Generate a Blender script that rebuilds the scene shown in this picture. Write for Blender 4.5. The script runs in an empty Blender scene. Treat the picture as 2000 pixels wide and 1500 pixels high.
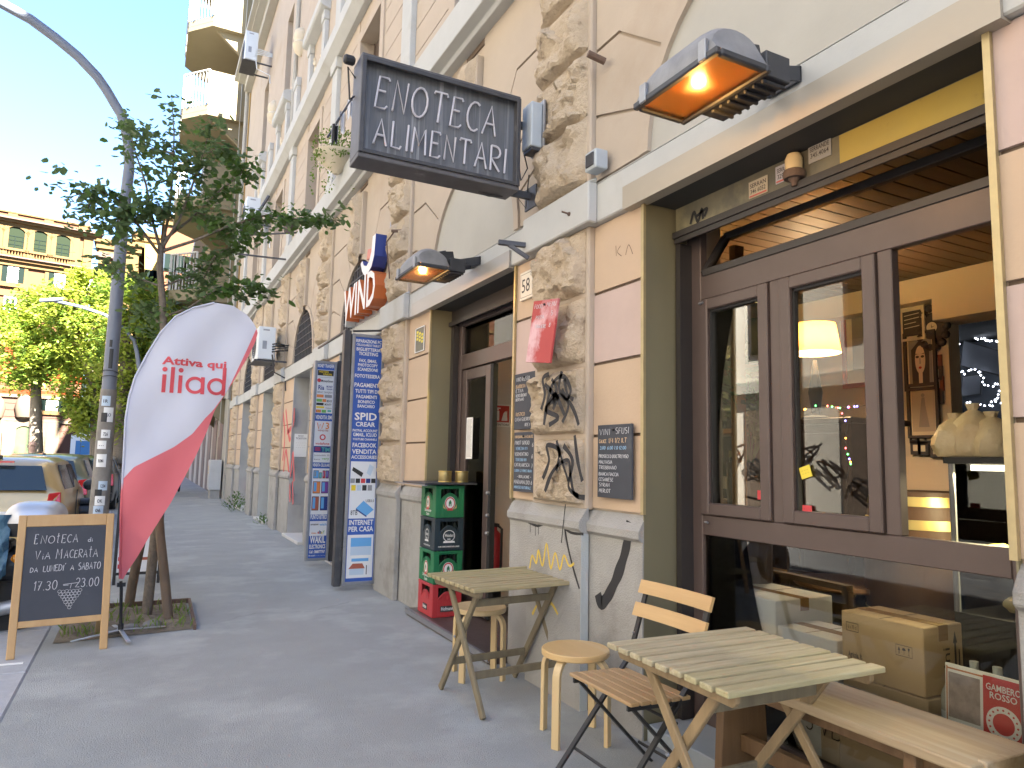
import bpy, bmesh, math, random
from mathutils import Vector, Matrix, noise
random.seed(7)
S = bpy.context.scene
COL = S.collection
R_ = math.radians
# ---------------------------------------------------------------- camera
RC = Matrix(((0.8877, 0.0680, 0.4554), (-0.4599, 0.0862, 0.8838), (0.0209, -0.9939, 0.1078)))  # rows: world axes in lens axes
CAM = Vector((0, 0, 1.42)); FPX = 1384.0
rgt = Vector((RC[0][0], RC[1][0], RC[2][0])).normalized()
fwd = Vector((RC[0][2], RC[1][2], RC[2][2])).normalized()
upv = rgt.cross(fwd); rgt = fwd.cross(upv)
cam = bpy.data.objects.new('camera', bpy.data.cameras.new('camera')); COL.objects.link(cam)
cam.matrix_world = Matrix(((rgt.x, upv.x, -fwd.x, CAM.x), (rgt.y, upv.y, -fwd.y, CAM.y), (rgt.z, upv.z, -fwd.z, CAM.z), (0, 0, 0, 1)))
cam.data.sensor_width = 36; cam.data.lens = 36 * FPX / 2000; cam.data.clip_end = 600; cam.data.clip_start = .05
S.camera = cam
# ---------------------------------------------------------------- sky, sun, exposure
SUN = Vector((.24, -.70, .66)).normalized()
el = math.asin(SUN.z); az = math.atan2(SUN.x, SUN.y)
W = bpy.data.worlds.new('World'); S.world = W; W.use_nodes = True
nt = W.node_tree; bg = nt.nodes['Background']
sky = nt.nodes.new('ShaderNodeTexSky'); sky.sky_type = 'NISHITA'; sky.sun_disc = False
sky.sun_elevation = el; sky.sun_rotation = az; sky.air_density = .75; sky.dust_density = .1; sky.ozone_density = 4
nt.links.new(sky.outputs[0], bg.inputs[0]); bg.inputs[1].default_value = 0.05
sl = bpy.data.lights.new('sun', 'SUN'); sl.energy = 5.0; sl.angle = R_(.5); sl.color = (1, .94, .84)
so = bpy.data.objects.new('sun', sl); COL.objects.link(so); so.rotation_euler = SUN.to_track_quat('Z', 'Y').to_euler()
S.view_settings.view_transform = 'Standard'; S.view_settings.look = 'None'; S.view_settings.gamma = 1
S.view_settings.exposure = 4.0
# ---------------------------------------------------------------- pixel -> real place on a plane of the street
def ray(px, py):
    d = Vector((px - 1000, py - 750, FPX)); return Vector((RC[0].dot(d), RC[1].dot(d), RC[2].dot(d)))
def PX(px, py, x): d = ray(px, py); return CAM + d * (x / d.x)
def PY(px, py, y): d = ray(px, py); return CAM + d * (y / d.y)
def PG(px, py, z=0.): d = ray(px, py); return CAM + d * ((z - CAM.z) / d.z)
# ---------------------------------------------------------------- mesh collector
class MB:
    def __init__(s): s.v = []; s.f = []; s.m = []
    def add(s, vs, fs, m=0):
        n = len(s.v); s.v += [Vector(v) for v in vs]; s.f += [tuple(i + n for i in f) for f in fs]; s.m += [m] * len(fs)
    def box(s, x0, x1, y0, y1, z0, z1, m=0):
        s.add([(x0,y0,z0),(x1,y0,z0),(x1,y1,z0),(x0,y1,z0),(x0,y0,z1),(x1,y0,z1),(x1,y1,z1),(x0,y1,z1)],
              [(0,3,2,1),(4,5,6,7),(0,1,5,4),(1,2,6,5),(2,3,7,6),(3,0,4,7)], m)
    def obox(s, c, a, b, d, m=0):           # centre and three half-edge vectors
        c = Vector(c); a = Vector(a); b = Vector(b); d = Vector(d)
        if a.cross(b).dot(d) < 0: d = -d
        s.add([c-a-b-d, c+a-b-d, c+a+b-d, c-a+b-d, c-a-b+d, c+a-b+d, c+a+b+d, c-a+b+d],
              [(0,3,2,1),(4,5,6,7),(0,1,5,4),(1,2,6,5),(2,3,7,6),(3,0,4,7)], m)
    def bar(s, p, q, w, h, up=(0,0,1), m=0):  # beam p->q, w sideways, h along up
        p = Vector(p); q = Vector(q); d = q - p; u = Vector(up); sd = d.cross(u)
        if sd.length < 1e-6: sd = d.cross(Vector((1,0,0)))
        sd.normalize(); u = sd.cross(d).normalized()
        s.obox((p+q)/2, d/2, sd*w/2, u*h/2, m)
    def tube(s, pts, r, n=8, m=0, cap=True, closed=False):
        pts = [Vector(p) for p in pts]; k = len(pts); rs = r if isinstance(r, (list, tuple)) else [r]*k
        base = len(s.v); prev = None
        for i, p in enumerate(pts):
            t = (pts[(i+1) % k] - pts[i-1]) if closed else (pts[min(i+1,k-1)] - pts[max(i-1,0)])
            if t.length < 1e-9: t = Vector((0,0,1))
            t.normalize()
            if prev is None:
                a = t.orthogonal().normalized()
            else:
                a = prev - t * prev.dot(t)
                a = a.normalized() if a.length > 1e-6 else t.orthogonal().normalized()
            prev = a; b = t.cross(a)
            for j in range(n):
                an = 2*math.pi*j/n; s.v.append(p + (a*math.cos(an) + b*math.sin(an))*rs[i])
        for i in range(k if closed else k-1):
            i2 = (i+1) % k
            for j in range(n):
                s.f.append((base+i*n+j, base+i*n+(j+1)%n, base+i2*n+(j+1)%n, base+i2*n+j)); s.m.append(m)
        if cap and not closed:
            s.f.append(tuple(base+j for j in reversed(range(n)))); s.m.append(m)
            s.f.append(tuple(base+(k-1)*n+j for j in range(n))); s.m.append(m)
    def lathe(s, c, prof, n=20, ax=(0,0,1), m=0):   # prof: (radius, height along ax)
        c = Vector(c); ax = Vector(ax).normalized(); a = ax.orthogonal().normalized(); b = ax.cross(a); base = len(s.v)
        for r, h in prof:
            for j in range(n):
                t = 2*math.pi*j/n; s.v.append(c + ax*h + (a*math.cos(t)+b*math.sin(t))*max(r, 1e-4))
        for i in range(len(prof)-1):
            for j in range(n):
                s.f.append((base+i*n+j, base+i*n+(j+1)%n, base+(i+1)*n+(j+1)%n, base+(i+1)*n+j)); s.m.append(m)
        s.f.append(tuple(base+j for j in reversed(range(n)))); s.m.append(m)
        s.f.append(tuple(base+(len(prof)-1)*n+j for j in range(n))); s.m.append(m)
    def quad(s, a, b, c, d, m=0): s.add([a,b,c,d], [(0,1,2,3)], m)
    def prism(s, poly, d, m=0):             # polygon of 3D points, extruded by vector d
        n = len(poly); poly = [Vector(p) for p in poly]; d = Vector(d)
        nn = Vector((0,0,0))
        for i in range(n): nn += (poly[i]-poly[0]).cross(poly[(i+1)%n]-poly[0])
        if nn.dot(d) > 0: poly = poly[::-1]
        s.add(poly + [p+d for p in poly], [tuple(range(n)), tuple(range(2*n-1, n-1, -1))] + [(i, i+n, (i+1)%n+n, (i+1)%n) for i in range(n)], m)
    def grid(s, fn, nu, nv, m=0, flip=False):
        base = len(s.v)
        for j in range(nv+1):
            for i in range(nu+1): s.v.append(Vector(fn(i/nu, j/nv)))
        for j in range(nv):
            for i in range(nu):
                a = base+j*(nu+1)+i; q = (a, a+1, a+nu+2, a+nu+1)
                s.f.append(q[::-1] if flip else q); s.m.append(m)
    def cut(s): s.marks = getattr(s, 'marks', []) + [(len(s.v), len(s.f))]
    def build_each(s, name, mats, parent=None, bevel=0, smooth=False, seg=1):
        out = []; a = (0, 0)
        for b in getattr(s, 'marks', []):
            q = MB(); q.v = s.v[a[0]:b[0]]; q.f = [tuple(i-a[0] for i in f) for f in s.f[a[1]:b[1]]]; q.m = s.m[a[1]:b[1]]
            if q.f: out.append(q.build(name, mats, parent, bevel, smooth, seg))
            a = b
        return out
    def build(s, name, mats, parent=None, bevel=0, smooth=False, seg=1):
        me = bpy.data.meshes.new(name); me.from_pydata([tuple(v) for v in s.v], [], s.f)
        if not isinstance(mats, (list, tuple)): mats = [mats]
        for q in mats: me.materials.append(q)
        if len(mats) > 1: me.polygons.foreach_set('material_index', s.m)
        if smooth:
            me.polygons.foreach_set('use_smooth', [True]*len(me.polygons))
            try: me.set_sharp_from_angle(angle=R_(38))
            except Exception: pass
        me.update()
        o = bpy.data.objects.new(name, me); COL.objects.link(o)
        if parent is not None:
            o.parent = parent
            if parent.type == 'EMPTY': o.matrix_parent_inverse = Matrix.Translation(-parent.location)
        if bevel:
            b = o.modifiers.new('bevel', 'BEVEL'); b.width = bevel; b.segments = seg; b.limit_method = 'ANGLE'; b.angle_limit = R_(40)
        return o
def tag(o, label=None, cat=None, group=None, kind=None):
    if label: o['label'] = label
    if cat: o['category'] = cat
    if group: o['group'] = group
    if kind: o['kind'] = kind
    return o
def thing(name, loc, label, cat, group=None):
    o = bpy.data.objects.new(name, None); COL.objects.link(o); o.location = loc; o.empty_display_size = .1
    return tag(o, label, cat, group)
def dup(root, loc, rz=0., label=None):
    kids = {}
    for o in list(COL.objects):
        if o.parent: kids.setdefault(o.parent.name, []).append(o)
    def cp(o, par):
        c = o.copy(); COL.objects.link(c)
        if par is not None: c.parent = par
        for k in kids.get(o.name, []): cp(k, c)
        return c
    r = cp(root, None); r.location = loc; r.rotation_euler = (0, 0, rz)
    if label: r['label'] = label
    return r
# ---------------------------------------------------------------- plane frames for signs
class Fr:
    def __init__(s, o, right, up):
        s.o = Vector(o); s.r = Vector(right).normalized(); s.n = s.r.cross(Vector(up)).normalized(); s.u = s.n.cross(s.r).normalized()
    def __call__(s, x, y, z=0.): return s.o + s.r*x + s.u*y + s.n*z
    def rect(s, mb, x0, x1, y0, y1, z=0., m=0): mb.quad(s(x0,y0,z), s(x1,y0,z), s(x1,y1,z), s(x0,y1,z), m)
    def slab(s, mb, x0, x1, y0, y1, z0, z1, m=0):
        mb.obox(s((x0+x1)/2, (y0+y1)/2, (z0+z1)/2), s.r*(x1-x0)/2, s.u*(y1-y0)/2, s.n*(z1-z0)/2, m)
    def disc(s, mb, x, y, r, z=0., m=0, n=24, ry=None, r0=0):
        ry = ry or r; k = r0/r if r0 else 0
        if not r0:
            mb.add([s(x+r*math.cos(2*math.pi*i/n), y+ry*math.sin(2*math.pi*i/n), z) for i in range(n)], [tuple(range(n))], m)
        else:
            mb.add([s(x+q*r*math.cos(2*math.pi*i/n), y+q*ry*math.sin(2*math.pi*i/n), z) for q in (k,1) for i in range(n)],
                   [(i, n+i, n+(i+1)%n, (i+1)%n) for i in range(n)], m)
    def poly(s, mb, pts, z=0., m=0): mb.add([s(x,y,z) for x, y in pts], [tuple(range(len(pts)))], m)
_tc = {}
def glyph(st, bold, shear=0.):
    k = (st, bold, shear)
    if k not in _tc:
        c = bpy.data.curves.new('t', 'FONT'); c.body = st; c.offset = bold; c.resolution_u = 2; c.shear = shear
        o = bpy.data.objects.new('t', c); COL.objects.link(o)
        dg = bpy.context.evaluated_depsgraph_get(); dg.update()
        me = bpy.data.meshes.new_from_object(o.evaluated_get(dg))
        vs = [v.co.copy() for v in me.vertices]; fs = [tuple(p.vertices) for p in me.polygons]
        bpy.data.objects.remove(o); bpy.data.curves.remove(c); bpy.data.meshes.remove(me)
        xs = [v.x for v in vs] or [0]; ys = [v.y for v in vs] or [0]
        _tc[k] = (vs, fs, min(xs), max(xs), min(ys), max(ys))
    return _tc[k]
def text(mb, fr, st, x, y, h, w=None, z=.002, bold=.012, m=0, al='c', fn=None, shear=0., thick=0.):
    vs, fs, x0, x1, y0, y1 = glyph(st, bold, shear)        # h = cap height, w = fitted width
    if not vs: return
    sy = h/.70; sx = sy if not w else w/max(x1-x0, 1e-6)
    off = x - (x0+x1)/2*sx if al == 'c' else (x - x0*sx if al == 'l' else x - x1*sx)
    P = [(v.x*sx+off, v.y*sy+y) for v in vs]
    pts = [fn(a, b, z) if fn else fr(a, b, z) for a, b in P]
    mb.add(pts, fs, m)
    if thick:
        ed = {}
        for f in fs:
            for i in range(len(f)):
                e = (f[i], f[(i+1) % len(f)]); ed[tuple(sorted(e))] = ed.get(tuple(sorted(e)), []) + [e]
        bk = [fr(a, b, z-thick) for a, b in P]; n = len(P)
        mb.add(pts + bk, [(e[0][0], e[0][0]+n, e[0][1]+n, e[0][1]) for e in ed.values() if len(e) == 1], m+1)
# ---------------------------------------------------------------- hand-written stroke letters
def _arc(cx, cy, rx, ry, a0, a1, n=10): return [(cx+rx*math.cos(R_(a0+(a1-a0)*i/n)), cy+ry*math.sin(R_(a0+(a1-a0)*i/n))) for i in range(n+1)]
G = {
 'A': [[(0,0),(.33,1),(.66,0)], [(.12,.38),(.55,.38)]], 'B': [[(0,0),(0,1)], [(0,1)]+_arc(.25,.77,.28,.23,90,-90,6)+[(0,.54)], [(0,.54)]+_arc(.28,.27,.32,.27,90,-90,6)+[(0,0)]],
 'C': [_arc(.36,.5,.36,.5,55,305)], 'D': [[(0,0),(0,1)], [(0,1)]+_arc(.15,.5,.45,.5,90,-90,8)+[(0,0)]], 'E': [[(.5,.92),(.45,1),(.04,1),(0,0),(.42,0),(.52,.1)], [(.02,.55),(.38,.55)]],
 'F': [[(.5,1),(.02,1),(0,0)], [(.01,.52),(.38,.52)]], 'G': [_arc(.36,.5,.36,.5,50,330)+[(.68,.45),(.4,.45)]], 'H': [[(0,0),(0,1)], [(.55,0),(.55,1)], [(0,.5),(.55,.5)]],
 'I': [[(0.05,0),(.08,1)]], 'J': [[(.4,1),(.4,.2),(.25,0),(.05,.12)]], 'K': [[(0,0),(0,1)], [(.52,1),(0,.45),(.55,0)]], 'L': [[(.02,1),(0,.04),(.42,0),(.48,.12)]], 'M': [[(0,0),(.06,1),(.36,.35),(.66,1),(.72,0)]],
 'N': [[(0,0),(.04,1),(.52,0),(.56,1)]], 'O': [_arc(.36,.5,.36,.5,100,460,14)], 'P': [[(0,0),(0,1)], [(0,1)]+_arc(.25,.74,.3,.26,90,-90,6)+[(0,.48)]], 'Q': [_arc(.36,.5,.36,.5,90,450,14), [(.45,.25),(.72,-.05)]],
 'R': [[(0,0),(0,1)], [(0,1)]+_arc(.25,.76,.28,.24,90,-90,6)+[(0,.5),(.52,0)]], 'S': [_arc(.28,.76,.26,.24,50,270,8)+_arc(.28,.26,.27,.26,90,-140,8)], 'T': [[(0,.92),(.03,1),(.6,1),(.64,.9)], [(.32,1),(.3,0)]],
 'U': [[(0,1),(0,.3)]+_arc(.27,.27,.27,.27,180,360,6)+[(.54,1)]], 'V': [[(0,1),(.28,0),(.58,1)]], 'W': [[(0,1),(.2,0),(.4,.8),(.6,0),(.82,1)]], 'X': [[(0,0),(.55,1)], [(0,1),(.55,0)]], 'Y': [[(0,1),(.28,.5),(.56,1)], [(.28,.5),(.25,0)]],
 'Z': [[(0,1),(.52,1),(0,0),(.55,0)]], '0': [_arc(.28,.5,.28,.5,90,450,12)], '1': [[(.02,.75),(.2,1),(.18,0)]], '2': [_arc(.26,.74,.25,.26,160,-30,7)+[(0,0),(.54,0)]], '3': [_arc(.24,.76,.24,.24,150,-90,7)+_arc(.24,.27,.28,.27,90,-150,8)],
 '4': [[(.4,0),(.4,1),(0,.35),(.58,.35)]], '5': [[(.5,1),(.08,1),(.04,.58)]+_arc(.24,.31,.28,.31,110,-140,8)], '6': [[(.42,1),(.1,.5)]+_arc(.27,.28,.26,.28,170,530,10)], '7': [[(0,1),(.5,1),(.18,0)], [(.12,.5),(.42,.5)]],
 '8': [_arc(.26,.75,.22,.25,-90,270,10), _arc(.26,.26,.27,.26,90,450,10)], '9': [_arc(.26,.7,.25,.29,0,360,10)+[(.5,.4),(.35,0)]], '.': [[(.05,.0),(.09,.05)]], ':': [[(.05,.2),(.08,.25)], [(.05,.65),(.08,.7)]], '-': [[(0,.45),(.42,.45)]], "'": [[(.1,1.25),(0,1.05)]],
 '/': [[(0,-.1),(.4,1.05)]], '*': [[(0,.5),(.3,.5)], [(.05,.75),(.25,.25)], [(.25,.75),(.05,.25)]], 'd': [[(.42,1.0),(.42,0)], _arc(.22,.27,.21,.27,0,360,10)], 'i': [[(.05,0),(.05,.55)], [(.05,.8),(.07,.85)]], 't': [[(.2,1.25),(.18,.1),(.3,0)], [(0,.85),(.42,.9)]],
 '(': [_arc(.3,.5,.25,.6,130,230,5)], ')': [_arc(0,.5,.25,.6,50,-50,5)], 'E2': [], ',': [[(.08,.08),(.0,-.12)]],
}
def stroke_w(st, gap=.26):
    w = 0
    for ch in st: w += (.36 if ch == ' ' else max([p[0] for l in G[ch] for p in l] or [0]) + gap)
    return w - gap
def strokes(mb, fr, st, x, y, h, r, w=None, z=.003, m=0, jit=.02, slant=.0, n=4, fn=None, al='l', gap=.26, rise=0.):
    sx = h if not w else w/stroke_w(st, gap)
    cx = x - (stroke_w(st, gap)*sx/2 if al == 'c' else 0)
    for ch in st:
        if ch == ' ': cx += .36*sx; continue
        jy = random.uniform(-1, 1)*jit*h; js = 1 + random.uniform(-1, 1)*jit*2
        for l in G[ch]:
            P = []
            for a, b in l:
                xx = cx + a*sx*js + b*h*slant; yy = y + jy + b*h*js + rise*(cx-x)
                P.append(fn(xx, yy, z) if fn else fr(xx, yy, z))
            mb.tube(P, r, n, m)
        cx += (max([p[0] for l in G[ch] for p in l]) + gap)*sx
# ---------------------------------------------------------------- materials
MATS = {}
def M(name, col, rough=.7, col2=None, scale=8., amt=.5, bump=0., bscale=60., metal=0., detail=6., stretch=(1,1,1), col3=None, c3=(.62,.68), s3=2.5, bdist=.01, spec=.5, trans=0.):
    m = bpy.data.materials.new(name); m.use_nodes = True; t = m.node_tree; b = t.nodes['Principled BSDF']
    b.inputs['Base Color'].default_value = (*col, 1); b.inputs['Roughness'].default_value = rough; b.inputs['Metallic'].default_value = metal
    b.inputs['Specular IOR Level'].default_value = spec
    tc = t.nodes.new('ShaderNodeTexCoord'); mp = t.nodes.new('ShaderNodeMapping'); mp.inputs['Scale'].default_value = stretch
    t.links.new(tc.outputs['Object'], mp.inputs[0])
    def nz(sc, dt=6.):
        n = t.nodes.new('ShaderNodeTexNoise'); n.inputs['Scale'].default_value = sc; n.inputs['Detail'].default_value = dt; n.inputs['Roughness'].default_value = .62
        t.links.new(mp.outputs[0], n.inputs['Vector']); return n
    def ramp(src, a, c):
        r = t.nodes.new('ShaderNodeMapRange'); r.inputs[1].default_value = a; r.inputs[2].default_value = c; t.links.new(src, r.inputs[0]); return r.outputs[0]
    def mix(f, a, c):
        x = t.nodes.new('ShaderNodeMix'); x.data_type = 'RGBA'; t.links.new(f, x.inputs[0])
        for i, q in ((6, a), (7, c)):
            if isinstance(q, tuple): x.inputs[i].default_value = (*q, 1)
            else: t.links.new(q, x.inputs[i])
        return x.outputs[2]
    out = None
    if col2:
        out = mix(ramp(nz(scale, detail).outputs[0], .5-.5*amt, .5+.5*amt), col, col2)
    if col3:
        out = mix(ramp(nz(s3, 8.).outputs[0], *c3), out if out else col, col3)
    if out: t.links.new(out, b.inputs['Base Color'])
    if bump:
        bp = t.nodes.new('ShaderNodeBump'); bp.inputs['Strength'].default_value = bump; bp.inputs['Distance'].default_value = bdist
        t.links.new(nz(bscale, 5.).outputs[0], bp.inputs['Height']); t.links.new(bp.outputs[0], b.inputs['Normal'])
    if trans: b.inputs['Transmission Weight'].default_value = trans
    MATS[name] = m; return m
def emit(name, col, st):
    m = bpy.data.materials.new(name); m.use_nodes = True; t = m.node_tree; b = t.nodes['Principled BSDF']
    b.inputs['Base Color'].default_value = (*col, 1); b.inputs['Emission Color'].default_value = (*col, 1); b.inputs['Emission Strength'].default_value = st
    MATS[name] = m; return m
def glass(name, tint=(.9,.93,.92), gl=.0, rough=.0, ior=1.5):
    m = bpy.data.materials.new(name); m.use_nodes = True; t = m.node_tree; t.nodes.clear()
    o = t.nodes.new('ShaderNodeOutputMaterial'); mx = t.nodes.new('ShaderNodeMixShader'); tr = t.nodes.new('ShaderNodeBsdfTransparent'); g = t.nodes.new('ShaderNodeBsdfGlossy')
    fr = t.nodes.new('ShaderNodeFresnel'); fr.inputs[0].default_value = ior; ad = t.nodes.new('ShaderNodeMath'); ad.operation = 'ADD'; ad.inputs[1].default_value = gl; ad.use_clamp = True
    tr.inputs[0].default_value = (*tint, 1); g.inputs['Roughness'].default_value = rough
    t.links.new(fr.outputs[0], ad.inputs[0]); t.links.new(ad.outputs[0], mx.inputs[0]); t.links.new(tr.outputs[0], mx.inputs[1]); t.links.new(g.outputs[0], mx.inputs[2]); t.links.new(mx.outputs[0], o.inputs[0])
    MATS[name] = m; return m
def wood(name, c1, c2, axis='x', sc=22., rough=.65, bump=.25, dirt=None):
    st = {'x': (.06, 1, 1), 'y': (1, .06, 1), 'z': (1, 1, .06)}[axis]
    return M(name, c1, rough, c2, sc, .45, bump, sc*2.2, stretch=st, col3=dirt, c3=(.52, .72), s3=3.)
# ================================================================= materials of the street
M('asphalt', (.315,.33,.325), .88, (.25,.262,.258), 1.9, .6, .8, 130., col3=(.362,.377,.372), c3=(.50,.66), s3=1.3, bdist=.008)
def speckle(m, sc=240., lo=.64, col=(.52,.53,.55)):
    t = m.node_tree; b = t.nodes['Principled BSDF']; src = b.inputs['Base Color'].links[0].from_socket
    tc = t.nodes.new('ShaderNodeTexCoord'); n = t.nodes.new('ShaderNodeTexNoise'); n.inputs['Scale'].default_value = sc; n.inputs['Detail'].default_value = 2
    t.links.new(tc.outputs['Object'], n.inputs['Vector'])
    r = t.nodes.new('ShaderNodeMapRange'); r.inputs[1].default_value = lo; r.inputs[2].default_value = lo+.07; t.links.new(n.outputs[0], r.inputs[0])
    x = t.nodes.new('ShaderNodeMix'); x.data_type = 'RGBA'; x.inputs[7].default_value = (*col, 1)
    t.links.new(r.outputs[0], x.inputs[0]); t.links.new(src, x.inputs[6]); t.links.new(x.outputs[2], b.inputs['Base Color'])
speckle(MATS['asphalt'])
M('road', (.07,.07,.075), .9, (.05,.05,.052), 2., .5, .4, 120.)
M('granite', (.42,.43,.45), .75, (.32,.33,.35), 14., .5, .3, 160., col3=(.36,.36,.36), c3=(.5,.7), s3=2.)
M('soil', (.27,.225,.17), .95, (.14,.115,.085), 18., .5, .9, 60., bdist=.03)
M('peach', (.52,.385,.27), .85, (.46,.35,.25), 2.2, .5, .22, 55., col3=(.50,.37,.25), c3=(.53,.75), s3=1.1, bdist=.006)
M('pinkblock', (.50,.385,.345), .85, (.44,.345,.305), 2.5, .5, .15, 50., bdist=.005)
M('cream', (.445,.37,.29), .85, (.395,.33,.26), 1.7, .5, .18, 45., col3=(.36,.28,.20), c3=(.55,.78), s3=.9, bdist=.006)
M('pale', (.41,.395,.35), .85, (.36,.345,.305), 2.2, .5, .18, 40., col3=(.42,.38,.32), c3=(.58,.8), s3=1.4, bdist=.005)
M('rough', (.54,.44,.32), .95, (.44,.355,.255), 11., .5, 1.0, 38., col3=(.20,.15,.10), c3=(.58,.72), s3=9., bdist=.025)
M('white_band', (.47,.475,.455), .85, (.41,.415,.40), 2.4, .5, .2, 40., col3=(.36,.345,.31), c3=(.56,.78), s3=1.5, bdist=.006)
M('plinth', (.36,.352,.33), .93, (.29,.285,.268), 5., .6, .8, 100., col3=(.20,.19,.172), c3=(.53,.74), s3=2.2, bdist=.008)
M('plinthgreen', (.42,.45,.44), .9, (.36,.385,.38), 4., .5, .5, 100., bdist=.008)
M('groove', (.14,.10,.07), .95)
M('olive', (.235,.21,.125), .42, (.185,.17,.11), 2.2, .6, 0, metal=.25, stretch=(1,1,.25))
M('brass_strip', (.50,.41,.22), .4, (.36,.30,.17), 8., .5, metal=.5)
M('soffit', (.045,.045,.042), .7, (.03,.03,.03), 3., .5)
M('brown_frame', (.098,.072,.065), .42, (.086,.063,.057), 5., .4, metal=.15)
M('dark_frame', (.03,.026,.025), .5)
M('dark', (.012,.012,.013), .8)
M('grey_reveal', (.40,.40,.385), .85, (.33,.33,.32), 3., .5, .2, 50.)
M('steel', (.33,.34,.36), .45, (.25,.26,.28), 12., .5, metal=.6)
M('darksteel', (.09,.09,.095), .5, (.06,.06,.065), 10., .5, metal=.5)
M('black', (.018,.018,.019), .55)
M('white', (.78,.78,.76), .6)
M('paper', (.74,.74,.72), .8)
M('rust', (.16,.10,.07), .8, (.09,.06,.045), 20., .5)
M('shutter', (.16,.12,.095), .6, (.12,.09,.07), 3., .5)
M('stone_lime', (.66,.58,.44), .9, (.56,.49,.37), 5., .5, .3, 60.)
M('leaf', (.115,.21,.045), .55, (.07,.14,.03), 3.5, .6)
M('leaf_dark', (.155,.225,.09), .5, (.10,.16,.065), 3.5, .6)
M('leaf_lime', (.33,.38,.055), .6, (.27,.34,.045), 2.5, .6)
M('leaf_mid', (.17,.26,.04), .6, (.12,.20,.03), 2.5, .6)
M('bark', (.20,.165,.125), .9, (.11,.09,.07), 30., .5, .7, 70.)
M('red', (.45,.03,.035), .5)
M('gravel', (.25,.24,.22), .9, (.16,.15,.14), 20., .5, .5, 60.)
for n in ('leaf', 'leaf_dark', 'leaf_lime', 'leaf_mid'):
    t = MATS[n].node_tree; b = t.nodes['Principled BSDF']; o = t.nodes['Material Output']
    tl = t.nodes.new('ShaderNodeBsdfTranslucent'); mx = t.nodes.new('ShaderNodeMixShader'); mx.inputs[0].default_value = .5
    src = b.inputs['Base Color'].links[0].from_socket; t.links.new(src, tl.inputs[0])
    t.links.new(b.outputs[0], mx.inputs[1]); t.links.new(tl.outputs[0], mx.inputs[2]); t.links.new(mx.outputs[0], o.inputs[0])
# ================================================================= ground
KX = -.565
mb = MB(); mb.box(-120, 60, -60, 200, -.5, -.125); tag(mb.build('road', MATS['road']), kind='structure')
mb = MB(); mb.box(KX, 2.95, -8, 75, -.40, 0)
pav = tag(mb.build('pavement', MATS['asphalt']), kind='structure')
mb = MB(); y = -6.0
while y < 60:
    L = random.uniform(.9, 1.3); mb.box(KX-.40, KX-.006, y, y+L-.008, -.4, random.uniform(-.003, .003)); y += L
tag(mb.build('kerb', MATS['granite'], bevel=.012), kind='structure')
M('patch_old', (.325,.34,.335), .9, (.26,.27,.266), 2., .5, .5, 170., bdist=.006); M('patch_new', (.228,.235,.246), .9, (.178,.184,.194), 3., .5, .5, 170., bdist=.006)
def patch(name, pts, mat, z):
    mb = MB(); c = sum((Vector((*p, 0)) for p in pts), Vector())/len(pts); out = []
    for i in range(len(pts)):
        a = Vector((*pts[i], 0)); b = Vector((*pts[(i+1) % len(pts)], 0)); k = max(2, int((b-a).length/.12))
        for j in range(k):
            p = a.lerp(b, j/k); d = (p-c).normalized(); q = p + d*.02*noise.noise(p*6)
            out.append((q.x, q.y, z))
    mb.add(out, [tuple(range(len(out)))]); tag(mb.build(name, mat), kind='structure')
patch('pavement_patch', [(.6,15),(2.0,14.8),(2.0,21),(.5,21.5)], MATS['patch_old'], .004)
mb = MB()                                                        # cracks: thin dark seams of filled tar
M('tar', (.12,.12,.13), .8)
for pts in ([(.62,6.6),(1.0,6.9),(1.5,6.8),(1.9,7.1)], [(.3,11.6),(1.2,11.4),(2.3,11.9)], [(-.4,17),(1.2,17.3),(2.2,17)]):
    P = [Vector((*p, .005)) for p in pts]
    for a, b in zip(P, P[1:]):
        k = 8; pr = a
        for j in range(1, k+1):
            q = a.lerp(b, j/k) + (Vector((random.uniform(-.02,.02), random.uniform(-.02,.02), 0)) if j < k else Vector())
            d = (q-pr).normalized(); s = Vector((-d.y, d.x, 0))*random.uniform(.001,.003); mb.quad(pr-s, q-s, q+s, pr+s); pr = q
tag(mb.build('pavement_cracks', MATS['tar']), kind='structure')
# planting pit with its soil, edging
mb = MB()
def pit(u, v):
    x = -.50 + u*.96; y = 6.36 + .12*u + v*(1.2 - .06*u); e = min(u, 1-u, v, 1-v)*8
    return (x, y, .005 + min(1, e)*(.022 + .03*noise.noise((x*5, y*5, 0)) + .016*noise.noise((x*17, y*17, 3))))
mb.grid(pit, 44, 50); tag(mb.build('soil', MATS['soil'], smooth=True), kind='structure')
mb = MB(); mb.bar((.47,6.45,.015), (.49,7.62,.02), .02, .05); mb.bar((-.5,7.6,.02), (.49,7.62,.02), .025, .05)
tag(mb.build('pit_edging', MATS['rust']), kind='structure')
mb = MB()
for i in range(420):
    x = random.uniform(-.47,.46); y = random.uniform(6.45,7.55)
    if noise.noise((x*3+5, y*3, 0)) < .02 and random.random() < .92: continue
    h = random.uniform(.03,.11); a = random.uniform(0,6.28); w = .004; d = Vector((math.cos(a), math.sin(a), 0)); l = d*h*random.uniform(.2,.9); b = Vector((x,y,.02)); s = Vector((-d.y,d.x,0))*w
    mb.add([b-s, b+s, b+l*.5+Vector((0,0,h*.7))+s*.7, b+l+Vector((0,0,h))], [(0,1,2),(0,2,3)])
tag(mb.build('pit_grass', MATS['leaf_mid']), kind='stuff')
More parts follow.
